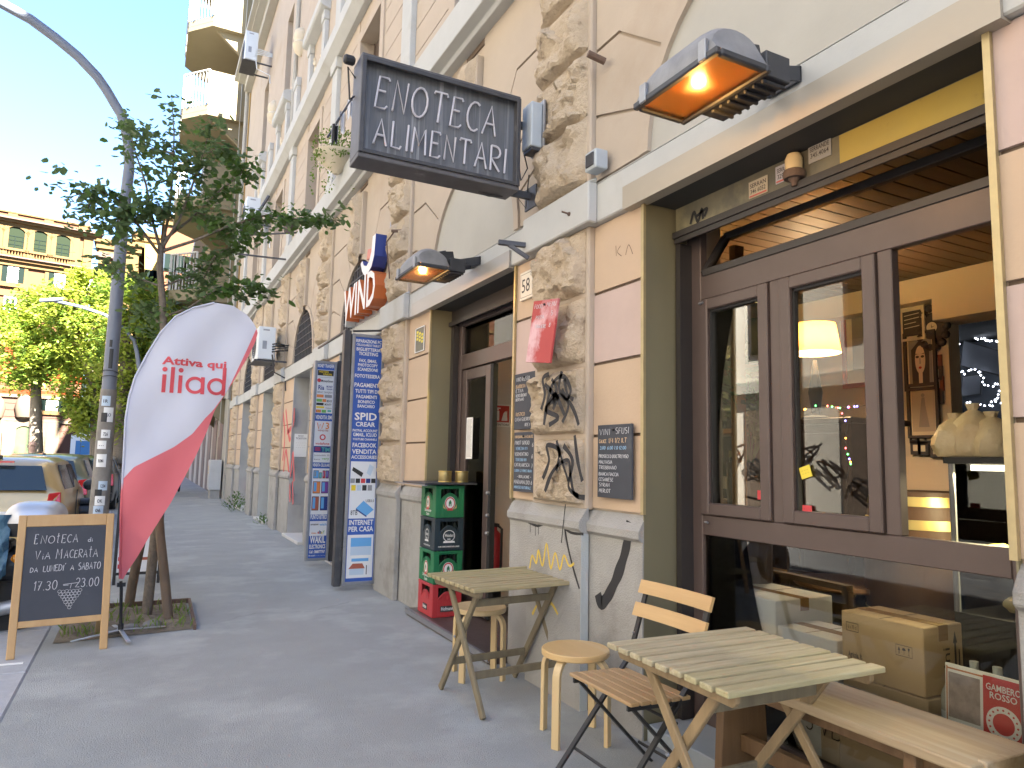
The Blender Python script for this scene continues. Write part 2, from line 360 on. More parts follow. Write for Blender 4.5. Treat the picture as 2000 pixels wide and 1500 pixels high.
def stone(c, r, mat=None, name='stone', label=None):
    mb = MB()
    def f(u, v):
        th = u*2*math.pi; ph = (v-.5)*math.pi; d = Vector((math.cos(th)*math.cos(ph), math.sin(th)*math.cos(ph), math.sin(ph)))
        return Vector(c) + Vector((d.x*r[0], d.y*r[1], d.z*r[2]))*(1+.35*noise.noise(d*1.7+Vector(c)*9))
    mb.grid(f, 14, 9); return tag(mb.build(name, mat or MATS['gravel'], smooth=True), label, 'stone', 'stones lying in the planting pit')
for i, (x, y, r, l) in enumerate([(.16,6.62,.075,'rounded pale stone at the right front edge of the soil pit'), (.0,6.58,.06,'flat grey stone in the soil just in front of the flag foot'), (-.12,6.50,.055,'dark clod of stone between the sign leg and the flag foot')]):
    stone((x, y, .03), (r, r*.8, r*.55), label=l)
# ================================================================= the near building
XW = 2.386; PC = [.40, 3.90, 7.35, 11.0, 14.75, 18.3, 22.4]
OPEN = [(1.25,3.07), (4.60,6.37), (8.12,9.95), (11.9,13.35), (15.6,17.1), (19.3,20.9)]
PIER = [(-.55,1.25), (3.07,4.60), (6.37,8.12), (9.95,11.9), (13.35,15.6), (17.1,19.3), (20.9,24.3)]
BC = [2.16, 5.49, 9.10, 12.75, 16.5, 20.2]
NB = thing('corner_building', (2.4,10,0), 'long peach building with rough stone piers, white lintel band and blind arches along the pavement', 'building')
mb = MB()                                                        # core walls
for a, b in PIER: mb.box(2.41, 2.95, a, b, 0, 2.88)
mb.box(2.41, 2.95, -.55, 24.3, 2.88, 5.3)
WZ0, WZ1 = 5.62, 7.38
edges = []
for c in BC: edges += [c-.5, c+.5]
e = [-.55] + edges + [24.3]
for i in range(0, len(e), 2): mb.box(2.41, 2.95, e[i], e[i+1], 5.3, 7.8)
for c in BC: mb.box(2.411, 2.95, c-.5, c+.5, 5.3, WZ0); mb.box(2.411, 2.95, c-.5, c+.5, WZ1, 7.8)
e2 = [-.55]
for c in BC: e2 += [c-.42, c+.42]
e2 += [24.3]
mb.box(2.41, 2.95, -.55, 24.3, 7.8, 9.4)
for i in range(0, len(e2), 2): mb.box(2.41, 2.95, e2[i], e2[i+1], 9.4, 13.9)
for c in BC: mb.box(2.411, 2.95, c-.42, c+.42, 11.9, 13.9)
mb.box(2.9, 14, 24.0, 24.3, 0, 13.9); mb.box(2.9, 14, -.55, -.3, 0, 13.9); mb.box(2.41, 14, -45, -.56, 0, 13.9); mb.box(2.6, 14, -45, 12, 14.09, 17.5); mb.box(13.8, 14, -.3, 24, 0, 13.9)  # raised block above the roof, out of view, added to shade the lamp post
wall = mb.build('wall', MATS['cream'], NB)
mb = MB(); mb.box(2.0, 14, -45, 24.5, 13.9, 14.08); mb.box(1.88, 2.0, -45, 24.6, 13.98, 14.15); mb.box(2.2,2.405,-.55,24.4,13.6,13.9); mb.build('roof', MATS['pale'], NB)
mb = MB(); mb.box(2.95, 13.8, -.3, 24, 3.6, 3.75); mb.build('upper_floor', MATS['dark'], NB)

def rockstrip(mb, y0, y1, z0, z1, x0, dep, seed, m=0, taper=0., nu=22, nv=20):
    def f(u, v):
        w = (y1-y0)*(1-taper*(1-v)); c = (y0+y1)/2; y = c + (.5-u)*w; z = z0 + v*(z1-z0); p = Vector((y*6.5, z*6.5, seed))
        n = noise.noise(p*.75)*.75 + noise.noise(p*2.1)*.45 + noise.noise(p*5)*.2
        n = dep*(.60 + .70*n + .22*noise.noise(p*9))
        n = max(n, dep*.05) if noise.noise(p*.5+Vector((9,1,4))) > -.25 else n*.3
        ed = min(1., min(u, 1-u)*9) * min(1., min(v, 1-v)*9)
        if ed < .01: n = 0
        else: n *= .45+.55*ed
        return (x0 - n - (.0 if ed < .01 else .018), y + (.012*noise.noise(p*3) if ed > .01 else 0), z + (.012*noise.noise(p*3+Vector((4,4,4))) if ed > .01 else 0))
    mb.grid(f, nu, nv, m)
pinks = {(1,1):1, (1,6):1, (0,2):1, (1,2):0, (2,1):0, (0,3):1}
for pi, (a, b) in enumerate(PIER):
    c = PC[pi]; hw = .30; far = pi > 3
    mb = MB()
    for k in range(4):
        z0 = 1.146 + .4325*k + .009; z1 = z0 + .4325 - .018
        for (u, v, s) in ((a, c-hw-.03, 0), (c+hw+.03, b, 1)):
            if v - u < .1: continue
            mm = 1 if (pi == 1 and ((s == 0 and k == 2) or (s == 1 and k == 2))) or (pi == 0 and k in (1, 3)) else 0
            mb.box(2.394, 2.412, u+.004, v-.004, z0, z1, mm)
    for k in range(3): mb.box(2.4095, 2.411, a+.01, b-.01, 1.146+.4325*(k+1)-.009, 1.146+.4325*(k+1)+.009, 2)
    pier = mb.build('pier', [MATS['peach'], MATS['pinkblock'], MATS['groove']], NB, bevel=.006)
    mb = MB(); mb.box(2.352, 2.411, c-hw-.03, c+hw+.03, 1.14, 2.88)
    mb.build('pilaster_strip', MATS['cream'], pier, bevel=.01)
    mb = MB()
    for k in range(4):
        z0 = 1.146 + .4325*k + .016; z1 = z0 + .4325 - .03
        rockstrip(mb, c-hw, c+hw-.01, z0, z1, 2.352, .095, pi*10+k)
        mb.box(2.345, 2.353, c-hw, c+hw-.01, z0, z1)
    mb.build('rough_stone', MATS['rough'], pier, smooth=True)
    mb = MB(); pa, pb = a, b                                     # plinth with its chamfered cap
    mb.prism([(2.378,pa,0), (2.378,pa,1.0), (2.352,pa,1.02), (2.352,pa,1.06), (2.398,pa,1.135), (2.412,pa,1.145), (2.412,pa,0)], (0,pb-pa,0))
    mb.prism([(2.318,c-hw-.03,0), (2.318,c-hw-.03,1.01), (2.30,c-hw-.03,1.03), (2.30,c-hw-.03,1.07), (2.36,c-hw-.03,1.15), (2.37,c-hw-.03,1.15), (2.37,c-hw-.03,0)], (0,2*hw+.06,0))
    if pi == 1: mb.prism([(2.316,c-hw-.032,0), (2.316,c-hw-.032,1.0), (2.33,c-hw-.032,1.0), (2.37,c-hw-.032,1.0), (2.37,c-hw-.032,0)], (0,.002,0), 1)
    mb.build('plinth', [MATS['plinth'], MATS['plinthgreen']], pier, bevel=.008)
# lintel band
mb = MB()
mb.box(2.352, 2.412, -.55, 24.3, 2.872, 3.115)
for i, c in enumerate(PC): mb.box(2.285, 2.353, c-.42, c+.42, 2.868, 3.12); mb.prism([(2.285,c-.42,3.12),(2.353,c-.42,3.16),(2.353,c-.42,3.12)], (0,.84,0))
mb.prism([(2.345,-.55,3.115),(2.405,-.55,3.15),(2.405,-.55,3.115)], (0,24.85,0))
mb.build('lintel_band', MATS['white_band'], NB, bevel=.008)
# mezzanine: arches, voussoir blocks, rough strips and keystones
AZ = 3.15; AR = .93
def arcp(c, th, r=AR): return (c - r*math.cos(th), AZ + r*math.sin(th)*1.0)
ths = [R_(t) for t in (0, 17, 37, 58, 80)]; zc = [3.15, 3.58, 4.02, 4.46, 5.1]
for i, c in enumerate(BC):
    pl = PC[i] + .34; pr = PC[i+1] - .34
    mb = MB(); g = .011
    for side in (1, -1):
        edge = pl if side == 1 else pr
        def P(y, z): return (2.411, y if side == 1 else 2*c - y, z)
        E = edge if side == 1 else 2*c - edge
        for k in range(4):
            t0, t1 = ths[k], ths[k+1]; dth = g/AR
            pts = []
            for j in range(6):
                y, z = arcp(c, t0+dth+(t1-t0-2*dth)*j/5); pts.append(P(y, z))
            def corner(kk, dz):
                if kk == 0: return (c - AR, AZ)
                if kk == 4: return None
                z = zc[kk]; t = ths[kk]; r = (z-AZ)/math.sin(t); y = c - r*math.cos(t); return (max(y, E+.02), z)
            if k < 3:
                y, z = corner(k+1, 0); pts.append(P(y-g*.3, z-g)); pts.append(P(E, z-g))
            else:
                pts.append(P(c-.20, zc[4])); pts.append(P(E, zc[4]))
            y, z = corner(k, 0); pts.append(P(E, z+g))
            if k: pts.append(P(y-g*.3, z+g))
            mb.prism(pts, (-.021, 0, 0))
    mb.build('voussoir_blocks', MATS['cream'], NB)
    mb = MB(); n = 24
    ring = [arcp(c, math.pi*j/n) for j in range(n+1)]; ro = [arcp(c, math.pi*j/n, AR+.012) for j in range(n+1)]
    inner = [arcp(c, math.pi*j/n, AR-.07) for j in range(n+1)]
    for j in range(n):                                           # moulding round the arch
        A, B, Cc, D = ring[j], ring[j+1], inner[j+1], inner[j]
        mb.prism([(2.405,*A),(2.405,*B),(2.405,*Cc),(2.405,*D)], (-.035,0,0), 0)
    arch = mb.build('arch_moulding', MATS['cream'], NB)
    if i < 2:
        mb = MB(); mb.prism([(2.409,*p) for p in inner], (-.012,0,0)); mb.build('arch_panel', MATS['pale'], arch)
    else:                                                        # a grated opening set back in the arch
        mb = MB(); mb.prism([(2.408,*p) for p in inner], (-.003,0,0)); mb.build('arch_recess', MATS['dark'], arch)
        mb = MB()
        for j in range(-6, 7):
            h = math.sqrt(max(0, (AR-.09)**2 - (j*.13)**2)); mb.bar((2.398, c+j*.13, AZ), (2.398, c+j*.13, AZ+h), .015, .015)
        for j in range(1, 7):
            h = math.sqrt(max(0, (AR-.09)**2 - (j*.13)**2)); mb.bar((2.394, c-h, AZ+j*.13), (2.394, c+h, AZ+j*.13), .012, .012)
        mb.build('arch_grille', MATS['darksteel'], arch)
    mb = MB(); mb.box(2.33, 2.411, c-.17, c+.17, AZ+AR-.02, 4.92); mb.build('keystone_back', MATS['cream'], NB, bevel=.01)
    mb = MB(); rockstrip(mb, c-.165, c+.165, AZ+AR-.12, 4.90, 2.33, .11, 70+i, taper=.35, nu=9, nv=20); mb.build('keystone', MATS['rough'], NB, smooth=True)
for i, c in enumerate(PC):
    mb = MB(); mb.box(2.352, 2.411, c-.335, c+.335, 3.12, 5.1)
    st = mb.build('pilaster_strip', MATS['cream'], NB, bevel=.01)
    mb = MB()
    for k in range(4):
        z0 = 3.15 + .44*k + .014; z1 = z0 + .44 - .028 if k < 3 else 5.05
        rockstrip(mb, c-.30, c+.29, z0, z1, 2.352, .10, 40+i*10+k)
    mb.build('rough_stone', MATS['rough'], st, smooth=True)
# string course, first floor
def course(name, z, prof, mat, y0=-.55, y1=24.3, par=NB):
    mb = MB(); mb.prism([(x, y0, z+h) for x, h in prof], (0, y1-y0, 0)); return mb.build(name, mat, par, bevel=.006)
course('string_course', 5.08, [(2.412,0), (2.30,.0), (2.29,.04), (2.20,.06), (2.20,.36), (2.23,.40), (2.30,.46), (2.412,.50)], MATS['white_band'])
mb = MB(); mb.box(2.395, 2.411, -.55, 24.3, 5.03, 5.08); mb.build('cable_strip', MATS['groove'], NB)
course('string_course', 7.78, [(2.412,0), (2.32,.0), (2.22,.10), (2.20,.12), (2.20,.34), (2.32,.40), (2.412,.42)], MATS['white_band'])
M('win_glass', (.03,.035,.04), .1)
for i, c in enumerate(BC):
    pl = PC[i]; pr = PC[i+1]
    for y0, y1 in ((pl-.16, pl+.16),) if i < 5 else ((pl-.16, pl+.16), (pr-.16, pr+.16)):
        mb = MB(); mb.box(2.33, 2.411, y0, y1, 5.56, 7.60); mb.box(2.30, 2.411, y0-.04, y1+.04, 7.60, 7.78); mb.box(2.315,2.411,y0-.03,y1+.03,5.56,5.75)
        mb.build('pilaster', MATS['white_band'], NB, bevel=.008)
    mb = MB()
    for z in [5.56+.32*k for k in range(7)]:
        for y0, y1 in ((pl+.17, c-.66), (c+.66, pr-.17)):
            if y1-y0 > .1: mb.box(2.397, 2.412, y0, y1, z+.006, z+.314)
    for y0, y1 in ((c-.66, c-.5), (c+.5, c+.66)): mb.box(2.375, 2.412, y0, y1, 5.56, WZ1)
    mb.box(2.375, 2.412, c-.66, c+.66, WZ1, WZ1+.16)
    mb.build('facing_blocks', MATS['cream'], NB)
    mb = MB()                                                    # shutter and dark pane
    mb.box(2.66, 2.68, c-.5, c+.5, WZ0, WZ1, 1)
    lo = WZ0 + (.75 if i == 1 else .02)
    for k in range(60):
        z = WZ1 - .03*k
        if z < lo: break
        mb.prism([(2.60,c-.48,z), (2.585,c-.48,z-.014), (2.60,c-.48,z-.028), (2.61,c-.48,z-.014)], (0,.96,0))
    mb.box(2.57, 2.64, c-.498, c-.46, WZ0, WZ1); mb.box(2.57, 2.64, c+.46, c+.498, WZ0, WZ1)
    mb.build('window', [MATS['shutter'], MATS['win_glass']], NB)
    # panelled band between the two upper courses
    mb = MB()
    for y0, y1 in ((pl-.16, pl+.16), (c-.72, c-.52), (c+.52, c+.72)): mb.box(2.33, 2.411, y0, y1, 8.2, 9.3); mb.box(2.31, 2.411, y0-.02, y1+.02, 9.12, 9.3); mb.cut()
    mb.build_each('pedestal', MATS['white_band'], NB, bevel=.008)
    mb = MB(); mb.prism([(2.412,c-.80,9.28),(2.25,c-.80,9.33),(2.22,c-.80,9.36),(2.22,c-.80,9.5),(2.3,c-.80,9.56),(2.412,c-.80,9.58)], (0,1.6,0)); mb.build('window_ledge', MATS['white_band'], NB, bevel=.006)
    mb = MB()                                                    # stucco swag under the ledge
    for k in range(40):
        t = (k/39-.5)*2; y = c + t*.42; z = 8.95 - .42*(1-t*t) + random.uniform(-.04,.04)
        r = random.uniform(.025,.05); mb.lathe((2.40, y, z), [(0,-r*.9),(r*.8,-r*.5),(r,0),(r*.8,r*.5),(0,r*.9)], 6, (1,0,0))
    mb.build('stucco_swag', MATS['stone_lime'], NB, smooth=True)
    mb = MB(); mb.box(2.66, 2.68, c-.42, c+.42, 9.4, 11.9, 0); mb.box(2.60,2.66,c-.42,c-.36,9.4,11.9,1); mb.box(2.60,2.66,c+.36,c+.42,9.4,11.9,1); mb.box(2.60,2.66,c-.03,c+.03,9.4,11.9,1)
    mb.build('window', [MATS['win_glass'], MATS['shutter']], NB)
    mb = MB(); mb.lathe((2.38, pl, 10.15), [(.02,-.3),(.12,-.22),(.17,-.05),(.12,.02),(.16,.12),(.13,.25),(.05,.33)], 10); mb.build('urn_relief', MATS['stone_lime'], NB, smooth=True)
    if i == 4:
        mb = MB(); mb.tube([(2.37, pl+.45, 8.25), (2.37, pl+.45, 13.6)], .05, 8); mb.build('downpipe', MATS['pale'], NB)
# reveals and infills of the openings
def reveal(i, mat, sof, zt=2.872, xb=2.69):
    a, b = OPEN[i]; mb = MB()
    mb.box(2.388, xb, b-.001, b+.006, 0.0, zt); mb.box(2.374, 2.392, b-.012, b+.012, 1.15, zt, 1); mb.cut(); mb.box(2.388, xb, a-.006, a+.001, 0, zt); mb.box(2.374, 2.392, a-.012, a+.012, 1.15, zt, 1); mb.cut()
    o = mb.build_each('reveal', [MATS[mat], MATS['brass_strip' if mat == 'olive' else mat]], NB)[0]
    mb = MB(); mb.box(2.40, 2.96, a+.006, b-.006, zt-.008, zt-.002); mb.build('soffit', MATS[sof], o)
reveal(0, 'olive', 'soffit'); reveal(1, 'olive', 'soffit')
for i in range(2, 6): reveal(i, 'grey_reveal', 'grey_reveal')
for i, (y0, y1) in ((0, (1.18, 3.20)), (1, (4.62, 6.80))):        # sheet-metal fascia over window and door
    mb = MB(); mb.box(2.334, 2.351, y0, y1, 2.868, 2.992); mb.box(2.334, 2.41, y0, y1, 2.858, 2.868)
    M('fascia%d' % i, (.40,.36,.29) if i == 0 else (.40,.385,.36), .5, (.33,.30,.25), 1.2, .5, metal=.2, stretch=(1,.6,1)); mb.build('metal_fascia', MATS['fascia%d' % i], NB)
mb = MB(); a, b = OPEN[4]                                        # pale metal door
mb.box(2.60, 2.66, a, b, .12, 2.86); mb.box(2.585, 2.60, a+.08, b-.08, .25, 1.3); mb.box(2.585, 2.60, a+.08, b-.08, 1.42, 2.75)
M('greygreen', (.44,.49,.47), .6, (.38,.43,.41), 3., .5); d4 = mb.build('door', MATS['greygreen'], NB, bevel=.006)
for i in (2, 3, 5):
    a, b = OPEN[i]; mb = MB(); mb.box(2.72, 2.76, a, b, 0, 2.87, 0)
    if i != 2:
        for k in range(int(2.8/.09)): mb.prism([(2.70,a+.02,.06+k*.09), (2.685,a+.02,.10+k*.09), (2.70,a+.02,.145+k*.09)], (0,b-a-.04,0), 1)
    mb.build('shop_shutter' if i != 2 else 'shop_back', [MATS['dark'], MATS['steel']], NB)
M('marble', (.62,.61,.58), .5, (.52,.51,.49), 6., .5)
for i in (2, 3, 4, 5):
    a, b = OPEN[i]; mb = MB(); mb.box(2.30, 2.72, a, b, 0.0, .05 if i > 2 else .03); mb.build('threshold', MATS['marble'], NB, bevel=.006)
mb = MB(); mb.box(2.24, 2.95, 4.60, 6.37, .0, .06); ds = mb.build('doorstep', M('doorstep', (.10,.075,.07), .35, (.06,.045,.042), 7., .5, .3, 25., stretch=(1,.4,1)), NB, bevel=.004)
mb = MB(); mb.box(2.225, 2.2395, 4.60, 6.37, .02, .064); mb.box(2.225,2.25,4.60,6.37,.0605,.066); mb.build('step_edge', MATS['steel'], ds)
mb = MB(); mb.box(2.40, 2.95, 1.26, 3.06, .0, .085); mb.build('window_sill', M('sillstone', (.33,.36,.38), .6, (.27,.30,.32), 5., .5, .2, 80.), NB, bevel=.005)
# graffiti and tags sprayed on the wall
M('spray_black', (.02,.02,.022), .7); M('spray_yellow', (.60,.43,.07), .7); M('spray_red', (.50,.09,.09), .75); M('spray_white', (.62,.62,.62), .7)
def spray(pts, w, mat, name='graffiti', par=NB, x=2.376, n=6):
    mb = MB()
    for P in pts:
        Q = []                                                   # smooth the stroke
        for i in range(len(P)-1):
            p0 = P[max(i-1,0)]; p1 = P[i]; p2 = P[i+1]; p3 = P[min(i+2,len(P)-1)]
            for j in range(n):
                t = j/n; Q.append(tuple(.5*((2*p1[a]) + (-p0[a]+p2[a])*t + (2*p0[a]-5*p1[a]+4*p2[a]-p3[a])*t*t + (-p0[a]+3*p1[a]-3*p2[a]+p3[a])*t**3) for a in (0,1)))
        Q.append(P[-1]); prev = None
        for k in range(len(Q)):
            a = Q[max(k-1,0)]; b = Q[min(k+1,len(Q)-1)]; dy, dz = b[0]-a[0], b[1]-a[1]; L = math.hypot(dy,dz) or 1
            ww = w*(.8+.4*noise.noise((Q[k][0]*9, Q[k][1]*9, 0)))/2; cur = [(x, Q[k][0]-dz/L*ww, Q[k][1]+dy/L*ww), (x, Q[k][0]+dz/L*ww, Q[k][1]-dy/L*ww)]
            if prev: mb.quad(prev[0], prev[1], cur[1], cur[0])
            prev = cur
    return mb.build(name, MATS[mat], par)
def yz(pts, x=XW): return [(lambda q: (q.y, q.z))(PX(px, py, x)) for px, py in pts]
spray([yz([(1232,1020),(1222,1075),(1208,1120),(1190,1160),(1175,1178),(1168,1160)], 2.378)], .085, 'spray_black', x=2.3765)
spray([yz([(1032,1020),(1050,1027),(1070,1022),(1095,1026),(1115,1040),(1140,1043)], 2.318), yz([(1103,1030),(1110,1070),(1120,1110),(1132,1150)], 2.318)], .02, 'spray_black', x=2.3165)
for px in (1036, 1046, 1052): spray([yz([(px,1022),(px,1040+px%7*2)], 2.318)], .008, 'spray_black', x=2.3163)
spray([yz([(1035,1110),(1040,1085),(1048,1100),(1052,1075),(1060,1105),(1068,1062),(1076,1110),(1085,1080),(1094,1112),(1102,1085),(1112,1105),(1122,1100)], 2.318)], .02, 'spray_yellow', x=2.3160)
spray([yz([(1040,1200),(1052,1180),(1060,1205),(1075,1178),(1090,1200)], 2.318)], .025, 'spray_yellow', x=2.3163)
rx = 2.225
spray([yz([(1060,830),(1068,780),(1080,745),(1098,735),(1112,760),(1105,780),(1090,772),(1078,800)], rx), yz([(1095,760),(1118,800),(1128,830)], rx), yz([(1062,960),(1075,925),(1092,905),(1108,900),(1112,930),(1120,965),(1140,972)], rx), yz([(1085,860),(1092,890),(1108,940)], rx), yz([(1120,850),(1126,900),(1135,940)], rx), yz([(1055,800),(1062,770),(1058,740),(1070,730)],rx), yz([(1068,790),(1082,770),(1092,790),(1100,810)],rx), yz([(1075,740),(1085,760),(1078,790)],rx), yz([(1100,740),(1106,770),(1118,780)],rx), yz([(1062,750),(1080,775),(1064,800),(1088,815),(1070,830)],rx), yz([(1058,935),(1070,900),(1066,870),(1090,880),(1084,920)],rx), yz([(1095,725),(1090,760),(1108,790),(1096,825)],rx), yz([(1098,870),(1116,900),(1108,950),(1128,970)],rx)], .036, 'spray_black', x=rx+.008)
spray([yz([(1110,985),(1106,1020),(1102,1060)], 2.318)], .012, 'spray_black', x=2.298)
for k, (px, py) in enumerate([(566,650),(560,700),(556,760),(553,820)]):
    pass
spray([yz([(558,800),(566,860),(574,800),(572,830),(560,845)], 2.39), yz([(553,930),(558,880),(566,930),(572,885),(574,940)], 2.39), yz([(552,800),(556,850),(552,900)], 2.39), yz([(555,945),(558,975)], 2.39), yz([(566,945),(566,980)], 2.39), yz([(571,940),(572,985)], 2.39)], .12, 'spray_red', x=2.392)
spray([yz([(1203,480),(1204,500)],2.394), yz([(1212,480),(1206,492),(1214,500)],2.394), yz([(1222,498),(1228,478),(1236,496)],2.394)], .006, 'groove', x=2.3935)
# ================================================================= shop window, door and the room behind
glass('pane_glass', (.93,.94,.92), .0, ior=1.38); glass('low_glass', (.85,.86,.84), .0, ior=1.42)
X0, X1 = 2.685, 2.735
SW = MB(); BF = MATS['brown_frame']
for y0, y1, z0, z1 in ((2.95,3.06,.085,2.72), (1.26,1.42,.085,2.72), (1.42,2.95,2.325,2.46), (1.42,2.95,1.05,1.155), (1.82,1.885,1.155,2.325), (2.395,2.465,1.155,2.325), (1.42,2.95,.085,.15)):
    SW.box(X0, X1, y0, y1, z0, z1)
sw = SW.build('shop_window', BF, NB, bevel=.004)
def sash(y0, y1, z0, z1, w=.062):
    mb = MB()
    for a, b, c, d in ((y0,y0+w,z0,z1), (y1-w,y1,z0,z1), (y0+w,y1-w,z0,z0+w), (y0+w,y1-w,z1-w,z1)): mb.box(X0-.018, X1-.01, a, b, c, d)
    mb.build('sash', BF, sw, bevel=.006)
    mb = MB(); mb.box(2.708, 2.713, y0+w-.004, y1-w+.004, z0+w-.004, z1-w+.004); mb.build('pane', MATS['pane_glass'], sw)
    mb = MB()
    for a, b, c, d in ((y0+w,y0+w+.012,z0+w,z1-w), (y1-w-.012,y1-w,z0+w,z1-w), (y0+w,y1-w,z1-w-.012,z1-w)): mb.box(2.69, 2.716, a, b, c, d)
    mb.build('gasket', MATS['black'], sw)
sash(2.468, 2.948, 1.158, 2.322); sash(1.888, 2.393, 1.158, 2.322)
mb = MB(); mb.box(2.708, 2.714, 1.42, 2.95, .15, 1.05); mb.build('pane', MATS['low_glass'], sw)
mb = MB()                                                        # hopper light, tipped inwards
def hop(y, t, o=0): return (2.70 + t*.16 + o, y, 2.475 + t*.235)
for a, b in (((2.93,0),(2.93,1)), ((1.30,0),(1.30,1)), ((2.93,0),(1.30,0)), ((2.93,1),(1.30,1))): mb.bar(hop(*a), hop(*b), .045, .04)
mb.build('hopper_frame', MATS['dark_frame'], sw, bevel=.003)
mb = MB(); mb.quad(hop(2.91,.06), hop(1.32,.06), hop(1.32,.94), hop(2.91,.94)); mb.build('hopper_pane', MATS['low_glass'], sw)
mb = MB(); mb.tube([(2.675,2.93,2.30),(2.655,2.93,2.30),(2.655,2.90,2.30)], .006, 6); mb.tube([(2.675,2.905,1.12),(2.66,2.905,1.12),(2.66,2.88,1.118)], .005, 6); mb.build('handle', MATS['steel'], sw)
# roller shutter housing and guide rails
mb = MB(); mb.box(2.60, 2.66, 1.262, 3.055, 2.72, 2.862, 0); mb.box(2.575, 2.66, 1.262, 3.055, 2.685, 2.72, 1); mb.box(2.585,2.60,1.262,3.05,2.655,2.684,1)
for y0, y1 in ((3.02,3.058),): mb.box(2.60, 2.684, y0, y1, .09, 2.655, 1)
mb.box(2.60,2.684,1.262,1.285,.09,2.655,2); mb.box(2.5975,2.60,1.264,1.98,2.726,2.858,3)
M('shutterbox', (.22,.20,.13), .55, (.10,.10,.085), 3.0, .4, metal=.25, col3=(.30,.27,.16), c3=(.52,.62), s3=1.4)
mb.build('shutter_housing', [MATS['shutterbox'], MATS['dark_frame'], MATS['brass_strip'], M('old_yellow', (.44,.33,.06), .6, (.36,.28,.07), 4., .5, col3=(.16,.13,.06), c3=(.56,.68), s3=5.)], NB)
# door
DX = 2.66
mb = MB()
for y0, y1, z0, z1 in ((6.24,6.37,.06,2.86), (4.62,4.70,.06,2.86), (4.70,6.24,2.28,2.42), (4.70,6.24,2.70,2.86)): mb.box(DX, DX+.07, y0, y1, z0, z1)
dr = mb.build('shop_door', BF, NB, bevel=.004)
mb = MB(); mb.box(2.60,2.655,4.61,6.365,2.74,2.86); mb.box(2.57,2.60,4.61,6.365,2.71,2.75); mb.box(2.60,2.655,6.30,6.366,.06,2.71); mb.build('shutter_housing', MATS['dark_frame'], dr)
mb = MB(); mb.box(DX+.03, DX+.035, 4.70, 6.24, 2.42, 2.70); mb.build('transom_pane', MATS['pane_glass'], dr)
mb = MB(); y0, y1 = 5.60, 6.22; w = .10
for a, b, c, d in ((y0,y0+w,.08,2.27), (y1-w,y1,.08,2.27), (y0+w,y1-w,.08,.28), (y0+w,y1-w,2.17,2.27)): mb.box(DX+.01, DX+.06, a, b, c, d)
leaf = mb.build('door_leaf', BF, dr, bevel=.006)
mb = MB(); mb.box(DX+.03, DX+.036, y0+w, y1-w, .28, 2.17); mb.build('door_pane', MATS['low_glass'], leaf)
mb = MB(); mb.box(DX+.012, DX+.058, 5.545, 5.598, .08, 2.27); mb.build('door_edge', MATS['dark'], leaf)
mb = MB()
for z in (.95, 1.14, .80): mb.lathe((DX+.01, 5.57, z), [(.016,0),(.016,.02),(.01,.03)], 10, (-1,0,0))
mb.build('bolt', MATS['steel'], leaf)
# ---- the room
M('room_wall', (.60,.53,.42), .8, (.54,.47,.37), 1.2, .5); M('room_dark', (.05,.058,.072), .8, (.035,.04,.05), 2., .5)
wood('slat', (.12,.07,.035), (.075,.045,.022), 'x', 16., .5, .1); M('floor_dark', (.06,.045,.035), .4, (.04,.03,.025), 4., .5)
mb = MB(); mb.box(2.95, 9.5, -.3, 6.6, .0, .02); mb.build('room_floor', MATS['floor_dark'], NB)
mb = MB(); mb.box(2.95, 9.5, -.3, 6.6, 3.02, 3.06, 1)
y = -.28
while y < 6.3: mb.box(2.96, 5.8, y, y+.112, 3.0, 3.018, 0); y += .122
mb.build('room_ceiling', [MATS['slat'], MATS['dark']], NB)
mb = MB(); mb.box(2.95, 9.5, 6.25, 6.4, .02, 3.0); mb.box(5.8, 5.95, 3.46, 6.25, .02, 3.0); mb.box(5.6, 5.95, -.3, 3.46, 2.62, 3.0); mb.box(5.6,5.8,3.46,6.25,2.80,3.0); mb.build('room_wall', MATS['room_wall'], NB)
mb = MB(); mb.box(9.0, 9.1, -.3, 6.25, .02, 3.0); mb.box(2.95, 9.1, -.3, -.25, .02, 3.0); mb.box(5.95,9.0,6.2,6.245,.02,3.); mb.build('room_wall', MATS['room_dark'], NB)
WX = (-1,0,0)
def wallframe(px, py, x): p = PX(px, py, x); return Fr(p, (0,-1,0), (0,0,1))
# standing lamp with fabric shade
lp = PX(1590, 662, 4.4)
L = thing('table_lamp', (lp.x, lp.y, lp.z-.55), 'lit table lamp with a wide cream shade seen through the middle pane', 'lamp')
mb = MB(); mb.add([lp+Vector((r*math.cos(2*math.pi*j/32), r*math.sin(2*math.pi*j/32), z)) for r,z in ((.185,-.11),(.15,.11)) for j in range(32)], [(j,(j+1)%32,32+(j+1)%32,32+j) for j in range(32)])
ms = M('lampshade', (.55,.38,.2), .8); t_ = ms.node_tree; tl_ = t_.nodes.new('ShaderNodeBsdfTranslucent'); tl_.inputs[0].default_value = (.80,.36,.08,1); mx_ = t_.nodes.new('ShaderNodeMixShader'); mx_.inputs[0].default_value = .22; t_.links.new(t_.nodes['Principled BSDF'].outputs[0], mx_.inputs[1]); t_.links.new(tl_.outputs[0], mx_.inputs[2]); t_.links.new(mx_.outputs[0], t_.nodes['Material Output'].inputs[0]); mb.build('lamp_shade', ms, L, smooth=True)
mb = MB(); mb.lathe((lp.x,lp.y,lp.z-.62), [(.10,0),(.10,.03),(.03,.06),(.05,.22),(.02,.4),(.015,.46)], 16); mb.build('lamp_base', MATS['black'], L, smooth=True)
pl = bpy.data.lights.new('lamp_bulb', 'POINT'); pl.energy = 5.5; pl.color = (1,.76,.48); pl.shadow_soft_size = .06
po = bpy.data.objects.new('lamp_bulb', pl); COL.objects.link(po); po.location = lp + Vector((0,0,-.01))
